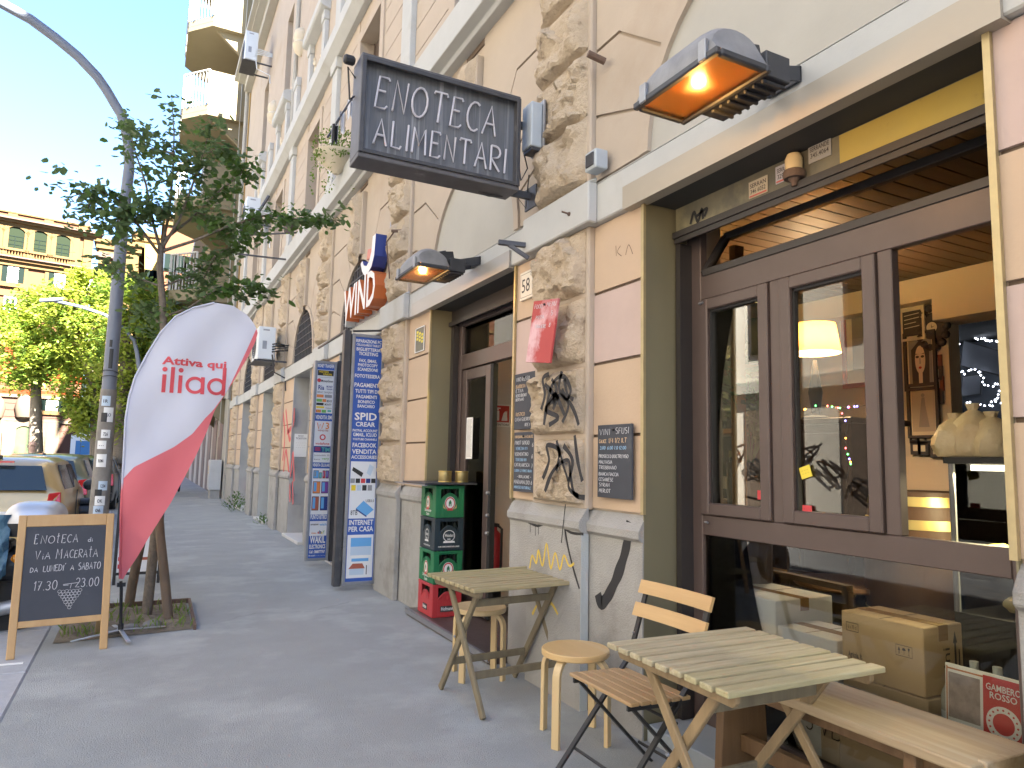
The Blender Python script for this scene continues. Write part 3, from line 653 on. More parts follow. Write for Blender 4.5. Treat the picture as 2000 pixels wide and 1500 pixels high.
# sideboard under the lamp
wood('darkwood', (.07,.04,.025), (.04,.025,.015), 'y', 14., .4, .1)
zt = lp.z - .62
sb = thing('sideboard', (lp.x+.1, lp.y, .02), 'dark sideboard carrying the lit table lamp behind the middle pane', 'cabinet')
mb = MB(); mb.box(lp.x-.28, lp.x+.28, lp.y-.5, lp.y+.7, .10, zt-.04); mb.build('body', MATS['darkwood'], sb)
mb = MB(); mb.box(lp.x-.31, lp.x+.31, lp.y-.53, lp.y+.73, zt-.04, zt); mb.build('top', MATS['darkwood'], sb, bevel=.006)
mb = MB(); [mb.box(lp.x-.30, lp.x-.28, lp.y-.47+.39*k, lp.y-.12+.39*k, .16, zt-.1) for k in range(3)]; mb.build('door', MATS['darkwood'], sb, bevel=.006)
# wine shelf by the left sash
M('pine', (.50,.27,.12), .6, (.42,.21,.09), 6., .5, .15, 30., stretch=(1,1,.1))
SH = thing('wine_shelf', (3.2, 4.0, .02), 'tall pine shelf full of wine bottles behind the left pane', 'shelf')
mb = MB(); mb.box(2.98, 3.05, 2.985, 3.03, .02, 2.7); mb.build('upright', MATS['pine'], SH)
mb = MB(); mb.box(2.98, 3.30, 5.05, 5.10, .02, 2.6); mb.build('upright', MATS['darkwood'], SH)
zs = (.35, .75, 1.18, 1.62, 2.02, 2.42)
for z in zs:
    mb = MB(); mb.box(3.25, 3.62, 3.22, 5.05, z, z+.03); mb.build('board', MATS['pine'], SH)
mb = MB(); mb.box(3.62, 3.64, 3.22, 5.05, .02, 2.6); mb.build('back_panel', MATS['darkwood'], SH)
M('bottle_green', (.02,.045,.02), .12); M('bottle_dark', (.018,.014,.012), .12); M('bottle_clear', (.30,.31,.28), .08)
def bottle(p, mat, lab, foil, label, s=1.0, name='wine_bottle', group='wine bottles on the pine shelf'):
    mb = MB(); mb.lathe(p, [(.034*s,0),(.037*s,.01*s),(.037*s,.19*s),(.030*s,.215*s),(.015*s,.24*s),(.0145*s,.30*s)], 12); o = mb.build(name, mat, None, smooth=True)
    tag(o, label, 'bottle', group)
    mb = MB(); mb.lathe(Vector(p)+Vector((0,0,.06*s)), [(.0375*s,0),(.0378*s,.08*s)], 12); mb.build('bottle_label', lab, o, smooth=True)
    mb = MB(); mb.lathe(Vector(p)+Vector((0,0,.262*s)), [(.0155*s,0),(.0155*s,.042*s)], 10); mb.build('foil', foil, o, smooth=True)
    return o
labs = [M('lab%d' % i, c, .7) for i, c in enumerate([(.6,.57,.45), (.5,.08,.06), (.65,.65,.62), (.45,.36,.12)])]
proto_b = [bottle((3.34,3.30,zs[2]+.03), MATS['bottle_green'], labs[0], labs[1], 'wine bottle standing upright on a board of the pine shelf behind the glass'),
           bottle((3.34,3.40,zs[2]+.03), MATS['bottle_dark'], labs[2], labs[3], 'wine bottle standing upright on a board of the pine shelf behind the glass')]
k = 0
for zi in (1, 2, 3, 4):
    for j in range(8):
        if zi == 2 and j < 2: continue
        o = dup(proto_b[(j*3+zi) % 2 if random.random() < .8 else 1], (0,0,0)); o.location = Vector((random.uniform(-.02,.03), .10*j + random.uniform(-.01,.01) - (.0 if proto_b[(j*3+zi)%2] is proto_b[0] else .1), zs[zi]-zs[2]))
em = emit('ledstrip', (1.0,.82,.2), .5)
lt = thing('shelf_light', (3.3,3.9,2.66), 'yellow strip light glowing over the wine shelf', 'light')
mb = MB(); mb.box(3.24, 3.28, 3.6, 4.6, 2.62, 2.645); mb.build('strip', em, lt)
mb = MB(); mb.box(3.23, 3.29, 3.58, 4.62, 2.645, 2.67); mb.build('housing', MATS['steel'], lt)
al = bpy.data.lights.new('shelf_glow', 'POINT'); al.energy = 3; al.color = (1,.80,.30); al.shadow_soft_size = .05
ao = bpy.data.objects.new('shelf_glow', al); COL.objects.link(ao); ao.location = (3.18, 3.95, 2.58)
# pictures on the back wall
def picture(px, py, w, h, x, mats, label, tilt=0, draw=None, name='picture_frame'):
    f = wallframe(px, py, x-.03); T = thing(name, f.o, label, 'picture')
    if tilt: f = Fr(f.o, f.r*math.cos(tilt)+f.u*math.sin(tilt), f.u*math.cos(tilt)-f.r*math.sin(tilt))
    fw = min(w, h)*.09; mb = MB()
    for a,b,c,d in ((-w/2,-w/2+fw,-h/2,h/2),(w/2-fw,w/2,-h/2,h/2),(-w/2+fw,w/2-fw,-h/2,-h/2+fw),(-w/2+fw,w/2-fw,h/2-fw,h/2)): f.slab(mb,a,b,c,d,-.0,.025)
    mb.build('frame', mats[0], T)
    mb = MB(); f.slab(mb,-w/2+fw,w/2-fw,-h/2+fw,h/2-fw,-.005,.006); mb.build('mount', mats[1], T)
    mb = MB()
    if draw: draw(f, mb, w, h)
    else: f.rect(mb,-w*.28,w*.28,-h*.3,h*.3,.008)
    mb.build('image', mats[2:], T)
ink = M('ink', (.05,.045,.05), .7); mount = M('mount', (.60,.55,.42), .7); greyink = M('greyink', (.25,.24,.23), .7); lips = M('lips', (.40,.04,.05), .6); skin = M('drawn_skin', (.60,.50,.40), .7)
def face(f, mb, w, h):
    f.rect(mb,-w*.36,w*.36,-h*.40,h*.40,.008,1)
    f.poly(mb, [(-.26*w,-.40*h),(-.28*w,.2*h),(0,.36*h),(.28*w,.2*h),(.26*w,-.40*h)], .010, 0)
    f.disc(mb,0,.02*h,.16*w,.012,2,24,.24*h); f.rect(mb,-.06*w,.06*w,-.40*h,-.18*h,.0125,2)
    for s in (-1,1): f.disc(mb,s*.08*w,.07*h,.055*w,.014,0,12,.022*h); f.poly(mb,[(s*.02*w,.115*h),(s*.14*w,.13*h),(s*.14*w,.115*h)],.014,0)
    f.poly(mb,[(-.012*w,.05*h),(.012*w,.05*h),(.02*w,-.05*h),(-.02*w,-.05*h)],.014,3); f.disc(mb,0,-.115*h,.05*w,.015,4,12,.022*h)
picture(1799, 705, .28, .50, 5.8, [ink, mount, ink, greyink, skin, greyink, lips], 'framed drawing of a pale face with red lips on the cream back wall', draw=face)
def figure(f, mb, w, h):
    f.rect(mb,-w*.36,w*.36,-h*.38,h*.38,.008,1); f.poly(mb,[(-.16*w,-.3*h),(-.08*w,.1*h),(-.04*w,.24*h),(.05*w,.24*h),(.07*w,.1*h),(.18*w,-.3*h)],.010,0); f.disc(mb,0,.28*h,.06*w,.011,0,12)
picture(1805, 802, .27, .46, 5.8, [ink, mount, greyink, M('greypaper', (.42,.37,.30), .8)], 'framed sketch of a standing figure below the face drawing', draw=figure)
def sketch(f, mb, w, h):
    f.rect(mb,-w*.34,w*.34,-h*.36,h*.36,.008,0)
    for k in range(4): f.poly(mb,[(-.28*w,(.25-.12*k)*h),(.28*w,(.28-.12*k)*h),(.28*w,(.26-.12*k)*h),(-.28*w,(.23-.12*k)*h)],.010,1)
picture(1782, 632, .24, .30, 5.8, [mount, mount, ink, mount], 'small dark landscape sketch in a pale frame at the top of the back wall', draw=sketch)
picture(1690, 665, .46, .85, 5.8, [M('pinkframe', (.42,.16,.13), .6), mount, greyink], 'large picture in a red frame behind the middle pane')
picture(1585, 625, .34, .32, 5.8, [ink, mount, greyink], 'grey portrait picture in a dark frame beside the lamp shade')
for i, (px, py) in enumerate([(1789,853),(1804,854),(1818,854),(1791,875),(1806,876),(1830,881)]):
    f = wallframe(px, py, 5.79); mb = MB(); f.slab(mb,-.045,.045,-.055,.055,0,.02); o = tag(mb.build('small_frame', ink), 'tiny black square frame in the cluster low on the cream back wall', 'picture', 'tiny black frames')
    mb = MB(); f.rect(mb,-.02,.02,-.026,.026,.022); mb.build('image', mount, o)
for i, (px, py) in enumerate([(1828,708),(1830,730),(1832,750),(1831,775)]):
    f = wallframe(px, py, 5.79); mb = MB(); f.slab(mb,-.055,.055,-.06,.06,0,.02); o = tag(mb.build('small_frame', M('redframe%d' % i, (.18,.05,.04) if i % 2 == 0 else (.06,.05,.05), .6)), 'little frame in the column along the edge of the cream back wall', 'picture', 'little frames in a column')
    mb = MB(); f.rect(mb,-.03,.03,-.035,.035,.022); mb.build('image', greyink, o)
f = wallframe(1823, 640, 5.78); CK = thing('wall_clock', f.o, 'ornate dark carved wall clock above the drawings', 'clock')
mb = MB(); f.disc(mb,0,0,.10,.02,0,24); f.disc(mb,0,0,.13,.0,0,24)
for k in range(14):
    a = 2*math.pi*k/14; mb.lathe(f(.115*math.cos(a),.17*math.sin(a),.0),[(.035,0),(.03,.025),(.01,.035)],8,f.n)
mb.build('case', ink, CK); mb = MB(); f.disc(mb,.0,0,.045,.024,0,20); mb.build('dial', mount, CK); mb = MB(); f.poly(mb,[(0,-.004),(.03,.01),(0,.004)],.026); f.poly(mb,[(-.003,0),(.003,0),(.0,.035)],.026); mb.build('hand', ink, CK)
# fairy-lit tilted frames in the dark back room
fl = emit('fairy', (.8,.87,1.0), 1.2)
f0 = wallframe(1925, 725, 8.9)
T = thing('fairy_lights', f0.o, 'string of white fairy lights outlining tilted frames in the dark back room', 'fairy lights')
mb = MB(); cords = MB()
def lights(pts, n):
    P = [PX(a, b, 8.85) for a, b in pts]; cords.tube(P, .004, 4)
    L_ = [(P[i+1]-P[i]).length for i in range(len(P)-1)]; tot = sum(L_)
    for k in range(n):
        d = tot*k/(n-1); i = 0
        while i < len(L_)-1 and d > L_[i]: d -= L_[i]; i += 1
        q = P[i].lerp(P[i+1], min(1, d/L_[i])) + Vector((0, random.uniform(-.02,.02), random.uniform(-.02,.02))); mb.lathe(q, [(.001,-.011),(.011,0),(.001,.011)], 6)
lights([(1874,658),(1890,650),(1912,660),(1950,670),(1975,672)], 26); lights([(1874,658),(1866,700),(1862,745),(1868,775),(1890,788),(1930,792),(1952,785)], 30); lights([(1862,728),(1885,728),(1905,722),(1918,730),(1922,750),(1940,755),(1955,745),(1950,770),(1938,785)], 26)
mb.build('bulb', fl, T); cords.build('cord', MATS['black'], T)
for c4, l in ((((1882,665),(1970,690),(1960,735),(1876,715)), 'tilted grey canvas outlined with fairy lights in the back room'), (((1880,735),(1918,730),(1915,770),(1876,775)), 'small tilted dark frame under the fairy-lit canvas')):
    mb = MB(); P = [PX(a,b,8.95) for a,b in c4]; mb.prism(P, (.03,0,0)); o = tag(mb.build('canvas', M('canvas%d' % len(MATS), (.10,.105,.12), .8)), l, 'picture')
    mb = MB(); mb.tube(P, .012, 4, closed=True); mb.build('frame', MATS['black'], o)
# barrel under the open sash
bp = PX(1800, 1010, 3.85); M('barrel', (.11,.05,.02), .5, (.07,.033,.013), 9., .5, .2, 30., stretch=(1,1,.15)); M('brass', (.55,.42,.15), .38, metal=1.)
BR = thing('barrel', (bp.x,bp.y,.02), 'oak barrel with brass hoops standing inside the open window', 'barrel')
prof = [(.24,.1),(.275,.3),(.295,.5),(.295,.6),(.275,.8),(.245,1.02),(.23,1.02),(.23,1.0),(.001,1.0)]
def br(h): return .24+.058*(1-((h-.55)/.5)**2)
mb = MB(); mb.lathe((bp.x,bp.y,.30), [(br(h)-.002,h) for h in [.0+.1*k for k in range(11)]]+[(.22,1.0),(.22,.98),(.001,.98)], 32); mb.build('staves', MATS['barrel'], BR, smooth=True)
for h in (.05,.17,.34,.66,.83,.95):
    mb = MB(); mb.lathe((bp.x,bp.y,.30), [(br(h-.025)+.004,h-.025),(br(h+.025)+.004,h+.025)], 32); mb.build('hoop', MATS['brass'], BR, smooth=True)
mb = MB(); mb.lathe((bp.x,bp.y,.02),[(.25,0),(.25,.28)],24); mb.build('stand', MATS['darkwood'], BR)
# glazed counter with bags on top
cc = PX(1925, 985, 3.36); CT = thing('display_counter', (cc.x,cc.y,.02), 'glazed deli counter with a black frame inside the open window', 'display case')
cx0, cx1, cy0, cy1, cz = cc.x-.02, cc.x+.7, cc.y-1.0, PX(1860,985,3.36).y, PX(1900,893,cc.x).z
mb = MB(); mb.box(cx0,cx1,cy0,cy1,.02,.78); mb.build('base', MATS['black'], CT)
mb = MB(); mb.box(cx0-.02,cx1,cy0,cy1+.01,cz-.03,cz); mb.build('top', MATS['black'], CT)
mb = MB()
for y in (cy0+.01, cy1-.01): mb.box(cx0,cx0+.02,y-.01,y+.01,.78,cz-.03); mb.cut()
mb.build_each('post', MATS['steel'], CT)
mb = MB(); mb.box(cx0+.004,cx0+.008,cy0,cy1,.78,cz-.03); mb.box(cx0,cx1,cy1-.006,cy1-.002,.78,cz-.03); mb.build('pane', MATS['pane_glass'], CT)
mb = MB(); mb.box(cx0+.05,cx1-.05,cy0,cy1-.05,1.0,1.012); mb.build('glass_shelf', MATS['steel'], CT)
mb = MB(); mb.box(cx0+.04,cx0+.07,cy0+.1,cy1-.08,cz-.06,cz-.035); mb.build('tube_light', emit('coldtube', (1,.88,.62), .6), CT)
al = bpy.data.lights.new('counter_glow', 'AREA'); al.shape='RECTANGLE'; al.size=.04; al.size_y=1.1; al.energy=3; al.color=(1,.82,.5); ao = bpy.data.objects.new('counter_glow', al); COL.objects.link(ao); ao.location=(cx0+.1,(cy0+cy1)/2,cz-.07)
for i,(dy,r,c,l) in enumerate([(.12,.05,(.42,.46,.10),'green cheese wedge on the upper glass shelf of the counter'),(.27,.055,(.45,.20,.10),'reddish cured meat on the upper glass shelf of the counter'),(.20,.05,(.55,.45,.25),'pale cheese on the lower floor of the counter')]):
    stone((cx0+.15,cy1-dy,(1.05 if i<2 else .83)), (r,r*1.2,r*.8), M('food%d'%i,c,.6), 'food', l)
    COL.objects['food' if i==0 else 'food.%03d'%i]['category']='food'; COL.objects['food' if i==0 else 'food.%03d'%i]['group']='food in the counter'
M('bag', (.55,.42,.24), .4, (.66,.56,.36), 8., .5, .6, 18., bdist=.02)
for i,(px,lab) in enumerate([(1868,'squat bag with dark contents on the counter, closest to the cream wall'),(1905,'tall bag of rolls on the counter between the squat and the round one'),(1940,'round bag on the counter beside the window jamb')]):
    b = PX(px,890,cx0+.15); r=.095; hh=.20+.04*(i==1)
    mb = MB()
    def bg(u,v):
        a=u*2*math.pi; q=[.85,1.0,1.02,.98,.88,.70,.44,.20,.32][int(v*8)]; s=1+.30*noise.noise((math.cos(a)*2.2+i*7,math.sin(a)*2.2,v*5)); return (b.x+math.cos(a)*r*q*s,b.y+math.sin(a)*r*q*s,cz+.004+hh*[0,.1,.28,.45,.62,.76,.86,.92,1.05][int(v*8)])
    mb.grid(bg,18,8); tag(mb.build('carrier_bag',MATS['bag'],smooth=True),lab,'bag','tied bags on the counter')
# round tables and a dark bar stool further in
wood('roundtop', (.30,.15,.07), (.22,.11,.05), 'y', 12., .4, .1)
for i,(px,py,x,r) in enumerate([(1655,1135,3.75,.30),(1600,1108,4.35,.30)]):
    p = PX(px,py,x); T = thing('bistro_table',(p.x,p.y,.02),['round brown bistro table nearest the lower pane','round brown bistro table farther inside the room'][i],'table','round tables inside')
    mb=MB(); mb.lathe((p.x,p.y,p.z-.03),[(r-.01,0),(r,.01),(r,.03)],32); mb.build('tabletop',MATS['roundtop'],T)
    mb=MB(); mb.lathe((p.x,p.y,.02),[(.22,0),(.2,.02),(.03,.05),(.03,p.z-.05)],16); mb.build('pedestal',MATS['black'],T)
p = PX(1580,1120,3.3); B2 = thing('inner_bench',(p.x,p.y,.02),'dark wooden bar table inside, behind the white cartons','table')
mb=MB(); mb.bar(PX(1512,1118,3.3),PX(1660,1150,3.3),.05,.03); mb.build('rail',MATS['darkwood'],B2)
for q in ((1515,1118),(1655,1150)):
    a=PX(q[0],q[1],3.3); mb=MB(); mb.bar((a.x,a.y,.02),(a.x,a.y,a.z-.01),.04,.04,(0,1,0)); mb.build('leg',MATS['darkwood'],B2)
# papers stuck on the panes
def sticker(f, w, h, mats, label, cat='sticker', name='sticker', lines=(), rot=0, z0=.0, thick=.003, grp=None, border=None):
    if rot: f = Fr(f.o, f.r*math.cos(rot)+f.u*math.sin(rot), f.u*math.cos(rot)-f.r*math.sin(rot))
    mb = MB(); f.slab(mb,-w/2,w/2,-h/2,h/2,z0,z0+thick); o = tag(mb.build(name, mats[0]), label, cat, grp)
    if lines:
        mb = MB()
        for st,x,y,hh,ww in lines: text(mb,f,st,x*w,y*h,hh*h,ww*w if ww else None,z0+thick+.001)
        mb.build('lettering', mats[1], o)
    return o, f
yel = M('sticker_yellow', (.70,.58,.06), .6); redS = M('sticker_red', (.55,.05,.06), .6)
for px,py,m,w,r,l in ((1574,922,yel,.06,.3,'small tilted yellow sticker on the middle pane'),(1577,997,redS,.05,0,'small red sticker at the foot of the middle pane'),(1488,967,redS,.05,0,'small red sticker at the foot of the left pane')):
    sticker(wallframe(px,py,2.70), w, w*.9, [m, ink], l, lines=[('- - -',0,.12,.12,.6),('- - -',0,-.15,.12,.6)], rot=r)

mb = MB(); mb.box(2.955, 5.0, 6.235, 6.249, .02, 2.98); mb.build('entrance_wall', M('taupe', (.64,.60,.56), .8, (.58,.54,.50), 1.5, .5), NB)
# potted plant standing among the bottles behind the left pane
rnd = random.Random(12); pp = PX(1462, 800, 3.15)
T = thing('house_plant', (pp.x, pp.y, .02), 'leafy dark green pot plant behind the left pane', 'plant')
mb = MB(); mb.lathe((pp.x, pp.y, .02), [(.10,0),(.12,.9),(.13,1.42),(.10,1.42)], 16); mb.build('pot', MATS['darkwood'], T)
mb = MB(); lv = MB()
for k in range(16):
    a = rnd.uniform(0, 6.28); r = rnd.uniform(.08, .24); h = rnd.uniform(.25, .75); b = Vector((pp.x, pp.y, 1.40)); t = b + Vector((math.cos(a)*r, math.sin(a)*r*1.2, h)); mb.tube([b, b.lerp(t,.5)+Vector((0,0,.08)), t], .003, 4)
    for j in range(26):
        p = b.lerp(t, rnd.uniform(.35, 1)) + Vector((rnd.gauss(0,.025), rnd.gauss(0,.025), .05)); d = Vector((rnd.uniform(-1,1), rnd.uniform(-1,1), rnd.uniform(-.3,.9))).normalized()*.085; s_ = d.orthogonal().normalized()*.016; lv.add([p, p+d*.5+s_, p+d, p+d*.5-s_], [(0,1,2,3)])
mb.build('stems', MATS['leaf'], T); lv.build('leaves', MATS['leaf_dark'], T)
# coloured fairy lights strung inside the panes
T = thing('coloured_lights', PX(1620,790,2.9), 'string of tiny coloured lights hanging inside the middle pane', 'fairy lights')
P = [PX(a,b,2.86) for a,b in ((1570,800),(1600,790),(1640,797),(1690,792))]; Q = [PX(a,b,2.86) for a,b in ((1640,797),(1655,830),(1650,870),(1662,905),(1655,930))]
mb = MB(); mb.tube(P, .0015, 4); mb.tube(Q, .0015, 4); mb.build('cord', MATS['black'], T)
for i, c in enumerate(((1,.35,.05),(.1,.9,.15),(.25,.2,1),(1,.1,.1))):
    m_ = emit('bulb%d' % i, c, .8); mb = MB()
    for k in range(5):
        L_ = P if k < 3 else Q; u = rnd.uniform(0, len(L_)-1.01); q = L_[int(u)].lerp(L_[int(u)+1], u % 1); mb.lathe(q, [(.001,-.005),(.005,0),(.001,.005)], 6)
    mb.build('bulb', m_, T)
# ================================================================= things fixed to the wall
M('lamp_alu', (.30,.30,.30), .62, (.18,.18,.185), 9., .6, .25, 60., metal=.15); M('lamp_dark', (.05,.052,.058), .5, (.035,.036,.04), 9., .5)
glow = emit('lamp_glow', (1.0,.40,.035), .22); hot = emit('lamp_hot', (1.0,.62,.04), .16)
def floodlight(x0, x1, y0, y1, z, label, xw=2.35):
    T = thing('floodlight', (xw, (y0+y1)/2, z+.2), label, 'lamp', 'floodlights on the white band')
    cx, cy = (x0+x1)/2, (y0+y1)/2
    mb = MB()
    for a,b,c,d in ((x0,x0+.028,y0,y1),(x1-.028,x1,y0,y1),(x0+.028,x1-.028,y0,y0+.028),(x0+.028,x1-.028,y1-.028,y1)): mb.box(a,b,c,d,z-.012,z+.018)
    mb.build('rim', MATS['lamp_dark'], T, bevel=.006)
    mb = MB(); mb.box(x0+.026,x1-.026,y0+.026,y1-.026,z-.006,z-.001); gp = mb.build('lens', MATS['lens'], T)
    mb = MB(); zr, ii = z+.075, .07; mb.quad((x0+ii,y0+ii,zr),(x1-ii,y0+ii,zr),(x1-ii,y1-ii,zr),(x0+ii,y1-ii,zr))
    zz = z+.004
    for a,b in (((x0+.03,y0+.03),(x1-.03,y0+.03)),((x1-.03,y0+.03),(x1-.03,y1-.03)),((x1-.03,y1-.03),(x0+.03,y1-.03)),((x0+.03,y1-.03),(x0+.03,y0+.03))): q_ = lambda p: (p[0]+(ii-.03)*(1 if p[0] < cx else -1), p[1]+(ii-.03)*(1 if p[1] < cy else -1), zr); mb.quad((*a,zz),(*b,zz),q_(b),q_(a))
    mb.build('reflector', glow, T)
    mb = MB(); mb.lathe((cx-.01, cy, z+.045), [(.001,-.035),(.026,-.02),(.033,0),(.026,.02),(.001,.035)], 16, (0,1,0)); mb.build('bulb', hot, T, smooth=True)
    mb = MB(); pf = []                                           # cast housing: rounded loaf
    for t in range(13):
        a = math.pi*t/12; pf.append((cx - .5*(x1-x0-.02)*math.cos(a)*(.99 if 0 < t < 12 else 1), z+.018+.155*math.sin(a)**.75))
    def loaf(u, v):
        i = u*12; a = pf[int(round(i))]; e = abs(v-.5)*2; k = 1-.42*max(0,(e-.45)/.55)**2
        return (a[0], y0+.01+(y1-y0-.02)*v + (0), z+.018+(a[1]-z-.018)*(k if e < .99 else 0))
    mb.grid(loaf, 12, 16, flip=True); mb.build('housing', MATS['lamp_alu'], T, smooth=True)
    mb = MB()
    for y in (y0+.07, y1-.07): mb.box(x0-.006,x0+.012,y-.02,y+.02,z-.01,z+.07); mb.cut()
    mb.build_each('clip', MATS['steel'], T, bevel=.003)
    mb = MB(); mb.box(x1+.002,x1+.13,y0+.03,y1-.10,z-.005,z+.10)
    for k in range(7): mb.box(x1+.006,x1+.125,y0+.05+k*.045,y0+.065+k*.045,z-.02,z-.005)
    mb.build('ballast', MATS['lamp_dark'], T, bevel=.004)
    mb = MB()
    for y in (cy-.085, cy+.078): mb.prism([(x1-.10,y,z+.16),(x1+.02,y,z+.20),(x1+.05,y,z+.12),(xw,y,z+.20),(xw,y,z+.13),(x1+.04,y,z+.05),(x1-.04,y,z+.06)],(0,.007,0))
    mb.box(xw-.012,xw,cy-.085,cy+.085,z+.13,z+.20); mb.prism([(x1-.05,cy-.12,z+.17),(x1+.07,cy-.12,z+.19),(x1+.09,cy-.12,z+.10),(x1+.0,cy-.12,z+.09)],(0,.24,0))
    mb.build('bracket', MATS['lamp_dark'], T, bevel=.003)
    mb = MB()
    for y in (cy-.10, cy+.086): mb.lathe((x1+.03,y,z+.125),[(.016,0),(.016,.014)],8,(0,1,0)); mb.cut()
    mb.build_each('bolt', MATS['steel'], T)
    pl = bpy.data.lights.new('flood_bulb','POINT'); pl.energy = .55; pl.color = (1,.5,.12); pl.shadow_soft_size=.03
    po = bpy.data.objects.new('flood_bulb', pl); COL.objects.link(po); po.location = (cx, cy, z-.05)
glass('lens', (1.,.93,.8), .0, .25)
floodlight(1.72, 2.0, 1.80, 2.29, 2.90, 'lit orange floodlight over the shop window, the larger and nearer of two')
floodlight(1.74, 2.02, 4.98, 5.52, 2.885, 'lit orange floodlight over the doorway, beside the phone shop letters')
# ---- hanging sign with neon tube letters
y0, y1, x0, x1, zb, zt = 4.10, 4.30, 1.03, 2.135, 3.235, 3.905
M('sign_face', (.085,.09,.10), .6, (.15,.155,.165), 9., .5, .1, 20., stretch=(6,1,.18), col3=(.36,.365,.38), c3=(.54,.74), s3=5.)
M('sign_case', (.14,.135,.14), .55, (.09,.087,.088), 6., .5, metal=.3, col3=(.26,.25,.25), c3=(.6,.75), s3=5.)
M('neon', (.52,.50,.53), .4)
T = thing('hanging_sign', (2.3, 4.25, 3.57), 'dark hanging box sign with pale neon tube letters above the doorway', 'sign')
mb = MB(); t = .022
mb.box(x0,x1,y0,y1,zt-.02,zt); mb.box(x0,x1,y0,y1,zb,zb+.03); mb.box(x0,x0+t,y0,y1,zb+.03,zt-.02); mb.box(x1-t,x1,y0,y1,zb+.03,zt-.02); mb.box(x0+t,x1-t,y1-.02,y1-.004,zb+.03,zt-.02)
mb.build('case', MATS['sign_case'], T, bevel=.004)
mb = MB(); w = .03
for a,b,c,d in ((x0,x0+w,zb+.03,zt-.02),(x1-w,x1,zb+.03,zt-.02),(x0+w,x1-w,zt-.05,zt-.02),(x0+w,x1-w,zb+.03,zb+.055)): mb.box(a,b,y0-.012,y0+.002,c,d)
mb.build('front_rim', MATS['darksteel'], T, bevel=.003)
mb = MB(); mb.box(x0+t,x1-t,y0+.055,y0+.062,zb+.03,zt-.02); fb = mb.build('back_panel', MATS['sign_face'], T)
mb = MB(); mb.box(x0+.02,x1-.02,y0-.004,y0+.05,zb+.031,zb+.050); mb.build('inner_sill', M('dusty', (.62,.63,.66), .8, (.35,.36,.38), 12., .6), T)
mb = MB(); f = Fr((x0, y0+.035, zb), (1,0,0), (0,0,1))
random.seed(3)
strokes(mb, f, 'ENOTECA', .10, .355, .205, .0072, w=.83, jit=.01, slant=.10, n=6)
strokes(mb, f, 'ALIMENTARI', .10, .115, .17, .0072, w=.91, jit=.01, slant=.04, n=6)
mb.build('neon_lettering', MATS['neon'], T, smooth=True)
mb = MB()
for z in (zt-.14, zb+.03): mb.bar((x1,4.22,z),(2.33,4.22,z),.03,.05); mb.box(2.285,2.30,4.14,4.30,z-.09,z+.07)
mb.tube([(x1-.05,4.25,zb+.005),(1.98,4.25,zb-.01),(1.9,4.25,zb)],.012,6)
mb.build('bracket_arm', MATS['darksteel'], T, bevel=.003)
mb = MB(); mb.tube([(x1+.02,4.2,zt-.25),(2.2,4.2,zt-.55),(2.25,4.2,zt-.45),(2.22,4.22,zt-.3)],.005,5); mb.tube([(x1+.02,4.22,zt-.2),(2.17,4.25,zb+.05),(2.27,4.25,zb-.05),(2.29,4.25,zb+.2)],.005,5); mb.tube([(x0,4.25,zt-.1),(x0-.05,4.25,zt-.04),(x0-.03,4.25,zt-.25),(x0,4.25,zt-.22)],.006,5); mb.build('cable', MATS['black'], T)
mb = MB(); mb.lathe((x0-.02,4.2,zt-.02),[(.02,0),(.03,.01),(.03,.06),(.02,.07)],10,(-1,0,0)); mb.build('lamp_holder', MATS['black'], T)
def boxthing(name, x0,x1,y0,y1,z0,z1, mat, label, cat, extra=None, bevel=.01):
    T = thing(name, (x1,(y0+y1)/2,z0), label, cat); mb = MB(); mb.box(x0,x1,y0,y1,z0,z1); mb.build('case', mat, T, bevel=bevel, seg=2)
    if extra:
        for nm, bb, mt in extra: mb = MB(); mb.box(*bb); mb.build(nm, mt, T, bevel=.002)
    return T
M('pvc', (.44,.48,.50), .5, (.38,.41,.43), 5., .5)
boxthing('transformer_box', 2.20,2.285,4.06,4.20,3.56,3.88, MATS['pvc'], 'grey transformer box on the rough stones beside the hanging sign', 'box', [('base_plate',(2.284,2.30,4.04,4.22,3.54,3.90),MATS['steel']),('cap',(2.21,2.28,4.07,4.19,3.535,3.56),MATS['darksteel'])])
boxthing('alarm_sensor', 2.27,2.36,3.38,3.50,3.17,3.29, MATS['pvc'], 'small white sensor box sitting on the band near the shop window', 'sensor', [('window',(2.262,2.271,3.40,3.48,3.19,3.27),MATS['darksteel'])])
mb = MB(); q = PX(1160,110,2.28); mb.tube([(2.36,q.y,q.z-.01),(2.25,q.y+.02,q.z+.02)],.022,10); tag(mb.build('pipe_stub', MATS['rust']), 'rusty pipe stub sticking out of the upper wall', 'pipe')
q = PX(770,452,2.25); mb = MB(); mb.tube([(2.39,q.y-.1,q.z),(2.22,q.y,q.z)],.018,8); mb.tube([(2.25,q.y-.02,q.z),(2.2,q.y+.1,q.z-.1),(2.25,q.y+.1,q.z-.5)],.008,6); tag(mb.build('pipe_stub', MATS['rust']), 'iron spike with a hanging wire on the rough stones above the lower floodlight', 'pipe')
a = PX(1020,458,2.16); b = PX(1100,460,2.30); mb = MB(); mb.bar((2.10,4.33,2.935),(2.29,4.28,2.93),.03,.035); mb.bar((2.17,4.31,2.925),(2.30,4.25,2.83),.02,.03)
tag(mb.build('iron_bracket', MATS['darksteel'], bevel=.003), 'bent iron bracket on the band above the house number', 'bracket')
mb = MB(); q = PX(1112,418,2.285); mb.tube([q, q+Vector((-.05,.01,.01))],.006,6); mb.lathe(q,[(.015,0),(.01,.012)],8,(-1,0,0)); tag(mb.build('nail', MATS['rust']), 'iron nail in the white band above the rough stones', 'nail')
